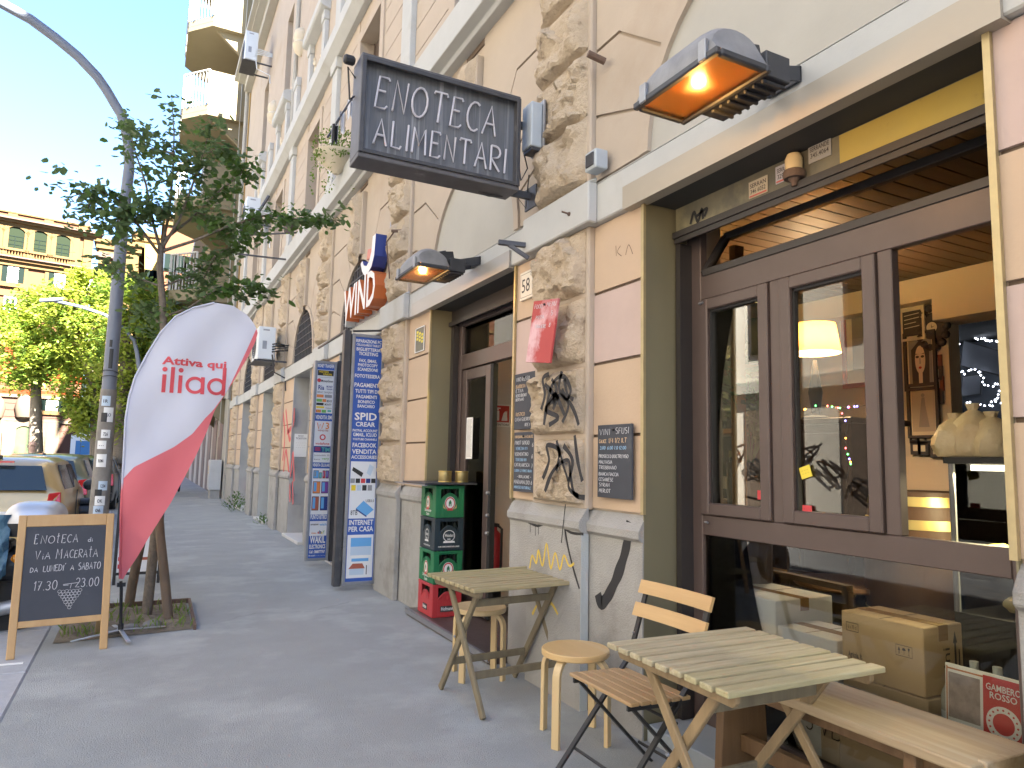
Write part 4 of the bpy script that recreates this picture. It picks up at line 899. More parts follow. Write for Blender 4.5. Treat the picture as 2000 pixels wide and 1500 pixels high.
# ---- plates and boards on the pier
def wf(y, z, x): return Fr((x, y, z), (0,-1,0), (0,0,1))
o, f = sticker(wf(4.41,2.685,2.392), .20, .205, [M('plate', (.66,.63,.55), .5, (.58,.55,.48), 8., .5), ink], 'white stone house number plate on the pier right of the doorway', 'house number', 'house_number', z0=0, thick=.018)
mb = MB()
for a,b,c,d in ((-.088,.088,.083,.086),(-.088,.088,-.086,-.083),(-.088,-.085,-.083,.083),(.085,.088,-.083,.083)): f.rect(mb,a,b,c,d,.0195)
text(mb,f,'58',-.01,-.05,.10,.12,.0195,.004); text(mb,f,'C',.066,.055,.022,None,.0195,.0); mb.build('number', ink, o)
slate = M('slate', (.035,.040,.052), .75, (.055,.060,.072), 4., .55, col3=(.09,.095,.105), c3=(.6,.78), s3=5.)
chalk = M('chalk', (.66,.66,.66), .95, (.40,.40,.42), 90., .8); chalkb = M('chalk_blue', (.28,.45,.62), .95); chalko = M('chalk_orange', (.6,.42,.25), .95)
def board(y, z, w, h, x, label, lines, rot=0, mat=None, tilt=0., name='chalk_board'):
    f = wf(y, z, x)
    if rot: f = Fr(f.o, f.r*math.cos(rot)+f.u*math.sin(rot), f.u*math.cos(rot)-f.r*math.sin(rot))
    if tilt: f = Fr(f.o, f.r, f.u*math.cos(tilt)+f.n*math.sin(tilt))
    mb = MB(); f.slab(mb,-w/2,w/2,-h/2,h/2,0,.016); o = tag(mb.build(name, mat or slate, bevel=.002), label, 'chalkboard')
    byc = {}
    for ln in lines:
        st, lx, ly, hh = ln[:4]; ww = ln[4] if len(ln) > 4 and ln[4] else None; c = ln[5] if len(ln) > 5 else chalk
        mb = byc.setdefault(c.name, (MB(), c))[0]; strokes(mb, f, st, -w/2+lx*w, -h/2+ly*h, hh, .0016, w=ww, z=.0165, n=4, slant=.08)
    for mb, c in byc.values(): mb.build('lettering', c, o)
    mb = MB(); mb.lathe(f(0,h/2-.03,.016),[(.008,0),(.006,.012)],8,f.n); mb.build('nail', MATS['black'], o)
random.seed(11)
board(3.305,1.43,.325,.415,2.375,'slate board headed VINI SFUSI hanging alone on the flat wall beside the shop window',[('VINI',.06,.86,.034,.10),('SFUSI',.55,.87,.034,.12),('CALICE',.05,.75,.02,.07,chalko),("1/4 1/2 1LT",.34,.75,.026,.17,chalko),('3.00  6.00 7.0 12.00',.08,.66,.018,.25,chalkb),('PROSECCO DOCTREVISO',.05,.545,.018,.28),('MALVASIA',.05,.465,.019,.13),('TREBBIANO',.05,.39,.019,.17),('BIANCA FIACCIA',.05,.30,.018,.19),('CESANESE',.05,.225,.019,.14),('SYRAH',.06,.15,.02,.10),('MERLOT',.06,.07,.02,.11)])
board(4.385,1.842,.30,.40,2.375,'upper slate board with smudged chalk list on the pier beside the doorway',[('VINO ROSSO',.08,.86,.028,.2),('BARBERA',.08,.74,.024,.14,chalko),('ETNA',.08,.66,.026,.11),('NERO BUONO',.08,.58,.022,.16),('BERSANO',.08,.51,.02,.12),('RUSTICO',.1,.24,.024,.13,chalko),('CASA GUERRINI',.06,.15,.024,.24),('(RE)',.55,.05,.022,.07)])
board(4.375,1.415,.30,.415,2.374,'lower slate board with white and blue chalk prices below the smudged one',[('VINI BIANCHI A CALICE',.04,.90,.018,.27,chalko),('PINOT GRIGIO',.06,.79,.026,.21),('6',.9,.75,.028),('VENEZIA (V)',.1,.70,.02,.17,chalkb),('VERMENTINO',.05,.60,.024,.2),('6',.88,.56,.028),('TERZONI (M)',.1,.51,.02,.16,chalkb),('CATALANESCA',.05,.42,.024,.22),('7',.88,.40,.028),('LUNA LI VINCI (NA)',.06,.33,.018,.25,chalkb),('- BOLLICINE -',.2,.23,.018,.2),('MARAMALDO 6',.05,.13,.026,.26),('MOUSSE NATURALE',.06,.05,.018,.24,chalkb)])
M('redboard', (.42,.06,.055), .7, (.36,.05,.05), 5., .5, col3=(.62,.40,.42), c3=(.46,.62), s3=4.)
board(3.83,2.235,.31,.40,2.19,'faded red food menu board hung crooked on the rough stones',[('FOOD',.08,.87,.026,.10),('MENU',.58,.89,.026,.11),('PIZZA',.2,.70,.02,.1),('5',.8,.74,.03),('TAGLIERE',.2,.55,.022,.14),('8',.78,.56,.026)],rot=-.13,mat=MATS['redboard'],tilt=-.06,name='menu_board')
o, f = sticker(wf(6.665,2.61,2.392), .26, .25, [M('yplate', (.16,.15,.09), .5, (.10,.10,.09), 8., .5), MATS['spray_white']], 'small yellow and black notice between the phone shop panel and the doorway', 'notice', 'notice', z0=0, thick=.006)
mb = MB()
for i in range(3):
    for j in range(3): f.rect(mb,-.10+.07*i,-.045+.07*i,.0+.035*j-.02*i,.025+.035*j-.02*i,.0075)
mb.build('print', yel, o)
mb = MB()
for a,b,c,d in ((-.13,.13,.118,.125),(-.13,.13,-.125,-.118),(-.13,-.123,-.118,.118),(.123,.13,-.118,.118)): f.slab(mb,a,b,c,d,.006,.012)
mb.build('rim', MATS['white'], o)
o, f = sticker(Fr((2.55,13.34,1.62),(1,0,0),(0,0,1)), .24, .42, [MATS['paper'], ink], 'white paper notice taped in the reveal beyond the phone shop panels', 'notice', 'paper_notice', lines=[('R.R.F.',0,.38,.06,.4),('TICKETON',0,.27,.07,.8),('- - - - -',0,.1,.03,.7),('- - - -',0,.0,.03,.6),('- - - - -',0,-.1,.03,.7)], z0=.0)
# stickers on the roller-shutter housing
g = Fr((2.60,2.34,2.79),(0,-1,0),(0,0,1))
for y,z,m,l1,l2,lab in ((2.44,2.783,M('st1',(.45,.40,.30),.7),'SERRAN','346 6052','locksmith sticker with brown stripes, left of the bell'),(2.27,2.80,M('st2',(.40,.41,.46),.7),'SERRANDE','329.77.86','blue and red locksmith sticker just behind the bell'),(2.08,2.83,M('st3',(.30,.30,.28),.7),'SERRANDE','345.4064','worn grey locksmith sticker right of the bell')):
    o, f = sticker(Fr((2.598,y,z),(0,-1,0),(0,0,1)), .12, .085, [m, ink], lab, lines=[(l1,0,.10,.25,.85),(l2,0,-.25,.25,.8)])
    mb = MB(); f.rect(mb,-.055,.055,-.038,-.030,.0045); mb.build('stripe', M('stripe%d'%len(MATS), (.45,.10,.08) if z<2.82 else (.3,.3,.3), .7), o)
T = thing('alarm_bell', (2.58,2.20,2.74), 'brass-capped little lamp on the roller-shutter housing', 'lamp')
mb = MB(); mb.lathe((2.57,2.20,2.735),[(.045,0),(.05,.01),(.048,.035),(.042,.04)],18); mb.lathe((2.57,2.20,2.70),[(.012,0),(.015,.02),(.03,.035)],12); mb.build('base', MATS['rust'], T, smooth=True)
mb = MB(); mb.lathe((2.57,2.20,2.776),[(.038,0),(.04,.05),(.03,.075),(.001,.085)],18); mb.build('cover', M('warmglass', (.65,.52,.30), .25), T, smooth=True)
spray([[(2.93,2.74),(2.90,2.80),(2.87,2.735),(2.84,2.80),(2.83,2.74)],[(2.88,2.77),(2.80,2.79),(2.82,2.75)]], .022, 'spray_black', x=2.597)
# extinguisher sign, paper on the door
o, f = sticker(Fr((3.10,6.234,1.86),(1,0,0),(0,0,1)), .20, .22, [MATS['white'], ink], 'red and white extinguisher sign inside the doorway', 'sign', 'extinguisher_sign', lines=[('ESTINTORE',0,-.45,.09,.86)])
mb = MB(); f.rect(mb,-.085,.085,-.065,.098,.005,0); mb.build('red_field', M('signred',(.42,.035,.03),.5), o)
mb = MB(); f.rect(mb,-.062,-.025,-.05,.045,.0065); f.rect(mb,-.055,-.032,.05,.062,.0065); f.rect(mb,-.05,-.01,.066,.076,.0065)
for k in range(3): f.poly(mb,[(.0+.022*k,-.05),(.022+.022*k,-.05),(.03+.016*k,.0),(.045+.008*k,.05),(.02+.012*k,.02)],.0065)
mb.build('pictogram', MATS['white'], o)
mb = MB(); f = wf(5.985,1.62,2.655); f.slab(mb,-.07,.07,-.19,.19,0,.002); o = tag(mb.build('paper_sheet', MATS['paper']), 'long white printed sheet taped to the door glass', 'paper')
mb = MB()
for k in range(34): f.rect(mb,-.055,.055-.02*random.random(),.17-.0102*k-.003,.17-.0102*k,.0028)
mb.build('print', greyink, o)
T = thing('fire_extinguisher', (3.0,5.95,.06), 'red fire extinguisher standing inside the doorway', 'fire extinguisher')
ex = PX(966,1075,2.95); mb = MB(); mb.lathe((ex.x,ex.y,.25),[(.07,0),(.075,.02),(.075,.42),(.05,.50),(.02,.53),(.02,.56)],20); mb.build('cylinder', MATS['red'], T, smooth=True)
mb = MB(); mb.box(ex.x-.02,ex.x+.02,ex.y-.05,ex.y+.06,.81,.84); mb.tube([(ex.x,ex.y-.04,.83),(ex.x,ex.y-.14,.80),(ex.x,ex.y-.13,.4)],.012,8); mb.build('valve', MATS['black'], T)
mb = MB(); mb.box(ex.x-.05,ex.x+.05,ex.y-.05,ex.y+.05,.06,.25); mb.build('stand', MATS['black'], T)
mb = MB(); mb.add([(ex.x+.0765*math.cos(a),ex.y+.0765*math.sin(a),z) for z in (.45,.58) for a in [R_(-120-60*k/6) for k in range(7)]],[(i,i+1,i+8,i+7) for i in range(6)]); mb.build('sticker', MATS['paper'], T)
# ---- beer crates, the shelf over them and brass tins
M('cr_green', (.016,.16,.06), .45, (.012,.13,.05), 4., .5); M('cr_dark', (.018,.032,.040), .45); M('cr_red', (.42,.035,.04), .45, (.36,.03,.035), 4., .5); M('cr_in', (.006,.012,.008), .8)
gold = M('gold_print', (.50,.36,.14), .5); wht = M('print_white', (.70,.70,.68), .5); M('print_red', (.50,.05,.05), .5)
CX0, CX1, CY0, CY1 = 2.295, 2.565, 5.86, 6.22; CH = .283
def crate(z, mat, kind, label):
    T = thing('beer_crate', ((CX0+CX1)/2,(CY0+CY1)/2,z), label, 'crate', 'beer crates stacked in the doorway')
    def side(mb, f, w, hw, hz):                                   # a face with an arched grip hole
        h = CH-.006; z1, z2 = h*.62, h*.90; N = 12
        arc = [(-hw + 2*hw*k/N, z1 - .012 + h*.20*math.sin(math.pi*k/N)*hz) for k in range(N+1)]
        f.slab(mb,-w/2,-hw,0,h,-.012,0); f.slab(mb,hw,w/2,0,h,-.012,0); f.slab(mb,-hw,hw,z2,h,-.012,0)
        for (a,za),(b,zb_) in zip(arc, arc[1:]): mb.prism([f(a,0,-.012),f(b,0,-.012),f(b,min(zb_,z2-.03),-.012),f(a,min(za,z2-.03),-.012)], f.n*.012)
        for k in range(N):
            (a,za),(b,zb_) = arc[k], arc[k+1]; mb.obox(f((a+b)/2,(min(za,z2-.03)+min(zb_,z2-.03))/2-.006,.003), (f(b,min(zb_,z2-.03))-f(a,min(za,z2-.03)))/2, f.u*.006, f.n*.004)
    mb = MB(); fx = Fr(((CX0+CX1)/2,CY0,z),(1,0,0),(0,0,1)); fy = Fr((CX0,(CY0+CY1)/2,z),(0,-1,0),(0,0,1))
    side(mb, fx, CX1-CX0, .085, 1); side(mb, fy, CY1-CY0-.024, .10, 1)
    fb = Fr(((CX0+CX1)/2,CY1,z),(-1,0,0),(0,0,1)); fr_ = Fr((CX1,(CY0+CY1)/2,z),(0,1,0),(0,0,1))
    fb.slab(mb,-.135,.135,0,CH-.006,-.012,0); fr_.slab(mb,-.168,.168,0,CH-.006,-.012,0)
    fx.slab(mb,-.135,.135,CH-.022,CH-.006,0,.004); fy.slab(mb,-.18,.18,CH-.022,CH-.006,0,.004)
    mb.box(CX0+.012,CX1-.012,CY0+.012,CY1-.012,z,z+.015)
    mb.build('shell', mat, T, bevel=.003)
    mb = MB()
    for i in range(3):
        for j in range(4): mb.lathe((CX0+.06+.075*i, CY0+.055+.083*j, z+.02),[(.03,0),(.03,.15),(.012,.2),(.012,.24)],8)
    mb.build('bottle', MATS['cr_in'], T)
    for f, s in ((fx,1.),(fy,.8)):
        mb = MB(); mg = MB()
        if kind == 'g':
            f.disc(mb,0,.125,.047*s,.0015,1,24,.055); f.disc(mb,0,.125,.037*s,.003,0,24,.043); f.disc(mb,0,.125,.05*s,.002,0,24,.058,r0=.047*s); f.poly(mb,[(-.013,.10),(.013,.10),(.013,.135),(0,.155),(-.013,.135)],.0045,2); f.poly(mb,[(-.004,.10),(.004,.10),(.004,.118),(-.004,.118)],.0055,0)
            for q in (-1,1): f.poly(mb,[(q*.035*s,.07),(q*.062*s,.085),(q*.064*s,.12),(q*.056*s,.10)][::q],.003,3)
            f.poly(mb,[(-.03,.062),(.03,.062),(.026,.076),(-.026,.076)],.006,1)
            if s < 1: text(mb,f,'Schönbuche',0,.045,.026,.16,.0015); text(mb,f,'Stein',0,.012,.026,.07,.0015)
            ms_ = [wht, MATS['print_red'], MATS['cr_green'], gold]
        elif kind == 'd':
            f.disc(mb,0,.125,.056*s,.0015,0,24,.05,r0=.050*s); text(mb,f,'Weissbart',.002,.118,.026,.085*s,.003,.014,shear=.2); text(mb,f,'BIER',0,.088,.016,.03,.003)
            f.poly(mb,[(-.056*s,.066),(.056*s,.066),(.05*s,.082),(-.05*s,.082)],.004,0); text(mb,f,'AUS DEM BAMBERGER LAND',0,.028,.012,.20*s,.0015)
            ms_ = [wht]
        else:
            f.slab(mb,-.062*s,.062*s,.045,.095,0,.003,1); text(mb,f,'Hofmann',0,.058,.03,.11*s,.0045,.016); f.disc(mb,0,.165,.03*s,.001,2,20,.03); f.disc(mb,0,.165,.008,.002,3,12,.02)
            ms_ = [wht, ink, MATS['cr_red'], MATS['print_red']]
        mb.build('print', ms_, T)
crate(.063, MATS['cr_red'], 'r', 'red beer crate at the bottom of the stack in the doorway')
crate(.063+CH, MATS['cr_green'], 'g', 'green beer crate resting on the red one')
crate(.063+2*CH, MATS['cr_dark'], 'd', 'dark blue-green beer crate with white oval logo, third in the stack')
crate(.063+3*CH, MATS['cr_green'], 'g', 'green beer crate at the top of the stack, under the steel shelf')
mb = MB(); mb.box(2.17,2.66,5.80,6.40,1.200,1.216); SHF = tag(mb.build('steel_shelf', MATS['darksteel'], bevel=.003), 'dark steel shelf plate lying on the top beer crate', 'shelf')
mb = MB(); mb.box(2.165,2.19,5.80,6.62,1.19,1.20); mb.build('edge', MATS['steel'], SHF)
q = PX(893,920,2.45)
for (dx, dy, lab) in ((2.44,6.02,'brass tin pot at the outer end of the steel shelf'),(2.585,5.98,'duller brass tin pot close to the door on the steel shelf')):
    T = thing('brass_tin', (dx,dy,1.216), lab, 'tin', 'brass tins on the shelf'); mb = MB(); mb.lathe((dx,dy,1.217),[(.058,0),(.06,.004),(.06,.098),(.057,.10),(.055,.095),(.055,.012),(.001,.01)],28); mb.build('can', M('tin%d'%len(MATS),(.52,.42,.20),.35,(.42,.33,.15),6.,.5,metal=.85), T, smooth=True)
    mb = MB(); mb.lathe((dx,dy,1.217),[(.0605,.09),(.0625,.095),(.0605,.10)],28); mb.lathe((dx,dy,1.217),[(.0605,.0),(.0625,.003),(.0605,.008)],28); mb.build('bead', MATS['brass'], T, smooth=True)
# ---- the two folded-out sign panels of the phone shop
blue = M('panel_blue', (.025,.085,.36), .5, (.03,.10,.40), 2., .5); pw = M('panel_white', (.66,.68,.70), .5)
pc = {n: M('pr_'+n, c, .5) for n, c in dict(black=(.02,.02,.02), yellow=(.70,.52,.02), red=(.55,.04,.05), orange=(.65,.22,.06), green=(.16,.40,.10), navy=(.02,.04,.20), sky=(.12,.35,.65), grey=(.25,.26,.28), purple=(.17,.05,.28), teal=(.10,.40,.38), brown=(.35,.10,.06), pale=(.45,.55,.65)).items()}
def pnl(x0, x1, y, z0, z1, label):
    T = thing('sign_panel', ((x0+x1)/2, y, z0), label, 'sign panel', 'folded-out sign panels of the phone shop')
    mb = MB(); t = .035
    for a,b,c,d in ((x0,x0+t,z0,z1),(x1-t,x1,z0,z1),(x0+t,x1-t,z0,z0+t),(x0+t,x1-t,z1-t,z1)): mb.box(a,b,y-.004,y+.09,c,d)
    mb.build('frame', MATS['steel'], T, bevel=.004)
    mb = MB(); mb.box(x0+t,x1-t,y+.006,y+.08,z0+t,z1-t); mb.build('face', blue, T)
    return T, Fr(((x0+x1)/2, y+.005, z0), (1,0,0), (0,0,1)), x1-x0-2*t, z1-z0
T, f, w, h = pnl(1.985, 2.36, 7.75, .05, 2.80, 'taller sign panel with the words RIPARAZIONE PC and a little house at its foot')
def Z(py): return (1140-py)/(1140-657)*(h-.10)+.05                # rows measured down the panel
mb = MB()
for st, py, hh, ww in (('RIPARAZIONE PC',666,.045,.95),('CELLULARE E TABLET',673,.030,.92),('BIGLIETTERIA',683,.045,.9),('TICKETING',692,.045,.72),('FAX, EMAIL',706,.042,.66),('PHOTOCOPY',715,.042,.74),('SCANEZIONE',724,.042,.76),('FOTOTESSERA',738,.048,.94),('PAGAMENTI',757,.055,.94),('TUTTI TIPI DI',769,.048,.86),('PAGAMENTI',780,.045,.76),('BONIFICO',790,.042,.62),('BANCARIO',799,.042,.64),('SPID',824,.10,.82),('CREAR',837,.06,.72),('PAYPAL ACCOUNT',848,.035,.92),('GMAIL, ICLUD',857,.046,.88),('YOUTUBE CHANNELS',865,.028,.90),('FACEBOOK',879,.058,.88),('VENDITA',892,.060,.90),('ACCESSORIES',902,.045,.94),('INTERNET',1033,.066,.88),('PER CASA',1046,.066,.90)):
    text(mb, f, st, 0, Z(py)+.003, hh*.80, ww*w, .003, .022)
mb.build('lettering', wht, T)
mb = MB(); f.rect(mb,-w*.47,w*.47,Z(1020),Z(907),.002); f.rect(mb,-w*.47,w*.47,Z(1136),Z(1052),.002); mb.build('white_field', pw, T)
mb = MB(); pm = ['black','sky','pale','red','grey','navy','brown','green','yellow','white']
pl_ = [pc.get(n, wht) for n in pm]
R2 = lambda u0,u1,a,b,m,z=.004: f.rect(mb,u0*w,u1*w,Z(b),Z(a),z,m)
f.poly(mb,[(-.42*w,Z(925)),(-.38*w,Z(918)),(.0,Z(930)),(-.06*w,Z(938))],.004,0); f.poly(mb,[(.12*w,Z(930)),(.22*w,Z(912)),(.38*w,Z(918)),(.26*w,Z(936))],.004,2)
for i in range(5): R2(-.46+.19*i,-.30+.19*i,941,950,[4,0,3,5,0][i])
for i in range(4): R2(-.42+.2*i,-.26+.2*i,954,965,[8,2,0,4][i])
f.poly(mb,[(-.22*w,Z(1000)),(.18*w,Z(1015)),(.44*w,Z(1003)),(.05*w,Z(985))],.004,1); f.poly(mb,[(-.22*w,Z(1003)),(.18*w,Z(1018)),(.18*w,Z(1015)),(-.22*w,Z(1000))],.004,5)
R2(-.35,.40,1058,1075,1); R2(-.35,.40,1075,1092,2); R2(-.30,.40,1092,1112,7+2); f.poly(mb,[(-.40*w,Z(1118)),(-.25*w,Z(1108)),(.10*w,Z(1108)),(.20*w,Z(1118))],.005,6); R2(-.36,.16,1118,1130,2,.005); R2(.24,.27,1112,1130,0,.005); R2(-.30,.32,1098,1104,1,.006)
text(mb,f,'8TB',-.28*w,Z(1013),.05,.25*w,.005,.01,0); text(mb,f,'USB3.0',.28*w,Z(988),.03,.30*w,.005,.01,0)
mb.build('pictures', pl_, T)
mb = MB(); mb.box(1.90,1.975,7.76,7.86,.04,2.83); mb.box(1.955,1.983,7.752,7.80,.3,.45); mb.box(1.955,1.983,7.752,7.80,2.2,2.35); mb.box(1.955,1.983,7.752,7.80,1.3,1.42); mb.build('folded_leaf', MATS['darksteel'], T, bevel=.004)
mb = MB(); mb.box(2.33,2.39,7.735,7.75,1.62,1.72); mb.box(2.31,2.37,7.735,7.75,.98,1.09); mb.build('latch', MATS['steel'], T, bevel=.004)
mb = MB(); mb.bar((2.0,7.8,2.83),(2.36,7.85,2.88),.03,.02); mb.bar((1.93,7.8,2.84),(1.98,9.5,2.86),.02,.02); mb.build('top_arm', MATS['darksteel'], T)
T, f, w, h = pnl(1.955, 2.255, 9.55, .07, 2.70, 'shorter sign panel with the words MONEY TRANSFER and pictures of phones')
def Z(py): return (1095-py)/(1095-705)*(h-.08)+.04
mb = MB()
for st, py, hh, ww in (('MONEY TRANSFER',712,.045,.96),('VENDITA SIM',818,.050,.92),('VENDITA CELLULARE',914,.038,.96),('PUNTO RITIRO',1019,.055,.92),('WAKIL',1066,.09,.86),('ELECTRONICS',1077,.05,.9),('Cell : 3888777767',1086,.035,.88),('E-mail : - - - - - -',1092,.016,.9)): text(mb,f,st,0,Z(py),hh,ww*w,.003,.03)
mb.build('lettering', wht, T)
mb = MB()
for a,b in ((717,806),(822,906),(918,1010),(1023,1052)): f.rect(mb,-w*.48,w*.48,Z(b),Z(a),.002)
mb.build('white_field', pw, T)
mb = MB(); pm = ['black','yellow','red','orange','green','navy','sky','purple','teal','grey','brown']; L_ = [pc[n] for n in pm]
R2 = lambda u0,u1,a,b,m,z=.004: f.rect(mb,u0*w,u1*w,Z(b),Z(a),z,m)
TX = lambda st,u,py,hh,ww,m,z=.006: text(mb,f,st,u*w,Z(py),hh,ww*w,z,.02,m)
R2(-.46,.46,718,729,0); TX('WESTERN',-.12,723,.026,.55,1); TX('UNION',.1,728,.026,.5,1); TX('moving money for better',0,733,.010,.8,9)
f.disc(mb,-.36*w,Z(739),.026,.004,2); TX('MoneyGram',.10,742,.032,.68,0); TX('Ria',-.22,758,.06,.34,5); TX('MONEY',.26,753,.026,.36,5); TX('TRANSFER',.26,758,.02,.36,5); TX('BRAC SAAJAN',0,765,.026,.86,9)
R2(-.46,-.06,768,774,3); R2(0,.42,768,774,9); R2(-.46,-.14,777,783,4); R2(-.12,.1,777,783,3); TX('BDO',.28,783,.03,.3,0); R2(-.46,-.04,785,790,0); TX('MONTY',.22,790,.026,.4,0); R2(-.46,.0,792,796,1); TX('Coinsrv',.26,797,.024,.36,9); R2(-.46,-.18,799,805,2); R2(-.14,.12,799,805,4); R2(.2,.42,799,803,8); TX('ACE',-.32,804,.03,.2,1,.008)
strokes(mb,f,'W',-.35*w,Z(838),.08,.006,w=.36*w,m=3,z=.006); TX('3',.24,838,.085,.2,3); TX('WINDTRE',0,843,.02,.62,10)
f.disc(mb,0,Z(855),.040,.004,2,20,r0=.024); TX('vodafone',0,870,.032,.8,2)
R2(-.47,.47,873,886,5); TX('TIM',.2,884,.055,.46,8,.007); R2(-.4,-.1,876,878,2,.006); R2(-.4,-.1,880,882,2,.006); TX('lycamobile  PI',0,893,.02,.85,9); TX('kena',-.26,901,.02,.34,9); TX('very',.22,900,.028,.42,4)
mb_ = [(-.42,-.12,922,938,6),(-.1,.06,926,938,8),(.1,.26,922,938,2),(.28,.46,922,938,7),(-.42,-.0,944,968,3),(.06,.46,944,968,7),(-.44,-.04,974,1002,10),(.04,.46,974,1002,5)]
for u0,u1,a,b,m in mb_: R2(u0,u1,a,b,0,.004); R2(u0+.02,u1-.02,a+1,b-1,m,.005); R2(u0+.05,(u0+u1)/2,a+2,b-4,6 if m != 6 else 9,.006)
TX('amazon',-.22,1031,.026,.44,0); TX('wish',.26,1032,.03,.4,6); TX('Alibaba',-.24,1048,.018,.3,3); TX('e',.02,1048,.04,.1,2); TX('b',.13,1048,.045,.1,5); TX('a',.22,1048,.035,.09,1); TX('Y',.32,1048,.04,.1,4)
mb.build('pictures', L_ , T)
mb = MB(); mb.box(2.262,2.33,9.56,9.66,.05,2.72); mb.box(2.25,2.285,9.54,9.58,.3,.45); mb.box(2.25,2.285,9.54,9.58,2.1,2.25); mb.build('folded_leaf', MATS['darksteel'], T, bevel=.004)
# ---- raised letters over the phone shop
T = thing('shop_letters', (2.3,8.4,3.2), 'orange and blue raised shop letters standing on the white band over the phone shop', 'sign')
orange = M('let_orange', (.55,.15,.035), .45, (.45,.11,.03), 3., .5); lw = M('let_face', (.72,.70,.68), .5); nblue = M('let_blue', (.03,.055,.24), .4)
f = Fr((2.20, 8.42, 3.18), (0,-1,0), (0,0,1)); mb = MB(); text(mb, f, 'WIND', .0, .0, .40, 1.42, .0, .02, 0, thick=.17); mb.build('letters', [lw, orange], T)
mb = MB(); P = [(-.02,.62),(.06,.50),(.18,.42),(.34,.40),(.52,.46),(.62,.58),(.66,.85),(.52,.85),(.48,.66),(.40,.56),(.28,.52),(.14,.56),(.06,.64)]
P = [(a*.9+.04,b*.92+.03) for a,b in P]
mb.prism([f(a,b,-.17) for a,b in P], f.n*.16); mb.build('swoosh', nblue, T); mb = MB(); mb.add([f(a,b,-.008) for a,b in P],[tuple(range(len(P)))]); mb.build('swoosh_face', lw, T)
mb = MB(); mb.prism([f(a,b,-.14) for a,b in ((.16,.62),(.44,.58),(.44,.70),(.20,.74))], f.n*.10); mb.build('accent', orange, T)
mb = MB(); f.slab(mb,-.74,.74,-.05,.05,-.185,-.172); f.slab(mb,.70,.74,.05,.95,-.185,-.15); mb.build('back_plate', MATS['steel'], T)
mb = MB(); f.slab(mb,-.80,-.74,-.05,.30,-.18,-.05); mb.build('cable_box', MATS['pvc'], T)
# ---- air conditioners
M('ac_white', (.62,.66,.68), .5, (.55,.59,.62), 3., .5)
def ac(x1, y0, y1, z0, z1, label, d=.32):
    T = thing('air_conditioner', (x1,(y0+y1)/2,z0), label, 'air conditioner', 'air conditioners on the wall'); x0 = x1-d
    mb = MB(); mb.box(x0,x1,y0,y1,z0,z1); mb.build('case', MATS['ac_white'], T, bevel=.015, seg=2)
    mb = MB(); c = ((y0+y1)/2+.1,(z0+z1)/2); r = (z1-z0)*.40
    for k in range(1,7): mb.tube([(x0-.006,c[0]+r*k/6*math.cos(a),c[1]+r*k/6*math.sin(a)) for a in [2*math.pi*j/20 for j in range(20)]],.005,4,closed=True)
    for k in range(8): a=math.pi*k/4; mb.tube([(x0-.006,c[0],c[1]),(x0-.006,c[0]+r*math.cos(a),c[1]+r*math.sin(a))],.004,4)
    mb.build('grille', MATS['darksteel'], T)
    mb = MB(); mb.box(x0+.08,x0+.16,y0-.004,y0,z0+.20,z0+.36); mb.box(x0+.08,x0+.2,y0-.004,y0,z1-.08,z1-.05); mb.build('label_plate', MATS['steel'], T)
    mb = MB(); mb.bar((x0-.05,y0+.06,z0-.02),(2.41,y0+.06,z0-.02),.04,.03); mb.bar((x0-.05,y1-.06,z0-.02),(2.41,y1-.06,z0-.02),.04,.03); mb.box(x0-.06,x1+.02,y0,y1,z0-.04,z0-.034); mb.build('bracket', MATS['darksteel'], T)
    mb = MB()
    for k in range(4): mb.tube([(x1-.06,y0-.01,z0+.15+.05*k),(x1+.03,y0-.05,z0+.17+.05*k),(2.40,y0-.04,z0+.2+.03*k)],.012,6)
    mb.tube([(x1-.05,y0,z0+.1),(x1,y0-.05,z0-.25),(2.36,y0-.06,z0-.35),(2.37,y0-.1,z0-.6)],.014,6); mb.build('pipes', MATS['ac_white'] if z0 > 4 else MATS['black'], T)
    return T
ac(2.15, 14.3, 15.15, 3.28, 3.92, 'white air conditioner low on the wall beside the flag tip')
ac(2.12, 17.6, 18.4, 7.0, 7.62, 'white air conditioner on the middle storey behind the young tree')
ac(2.02, 19.4, 20.2, 12.05, 12.85, 'white air conditioner high up under the eaves')
boxthing('meter_cabinet', 1.95,2.30,25.0,25.7,.28,1.25, M('cabinet', (.47,.48,.48), .6, (.40,.41,.41), 4., .5), 'grey street cabinet with graffiti standing against the far end of the wall', 'cabinet', [('door',(1.94,1.951,25.05,25.65,.33,1.2),MATS['pvc']),('foot',(2.0,2.28,25.05,25.65,0,.28),MATS['plinth'])])
spray([[(25.55,.9),(25.4,1.05),(25.3,.9),(25.2,1.0)],[(25.5,.8),(25.3,.85)]], .05, 'spray_yellow', x=1.937)
# stickers plastered over the far shutters
def stickers(i, n, seed):
    random.seed(seed); a, b = OPEN[i]; cols = [pc[k] for k in ('sky','pale','grey','red','green','purple')] + [MATS['paper'], MATS['pinkblock']]
    for k in range(n):
        y = random.uniform(a+.1,b-.1); z = random.uniform(.25,2.4); w = random.uniform(.12,.3); h = random.uniform(.08,.2)
        mb = MB(); mb.box(2.674-.003*(k%4)-.002, 2.676-.003*(k%4), y-w/2, y+w/2, z-h/2, z+h/2); tag(mb.build('sticker', cols[k % len(cols)]), 'small coloured sticker among many plastered on the far shutters', 'sticker', 'stickers on the far shutters')
stickers(3, 26, 1); stickers(5, 34, 2)
for i,(y,z,w,h,m) in enumerate([(15.59,1.6,.3,.25,'sky'),(15.59,1.25,.22,.2,'grey'),(15.59,.85,.28,.3,'grey')]): pass
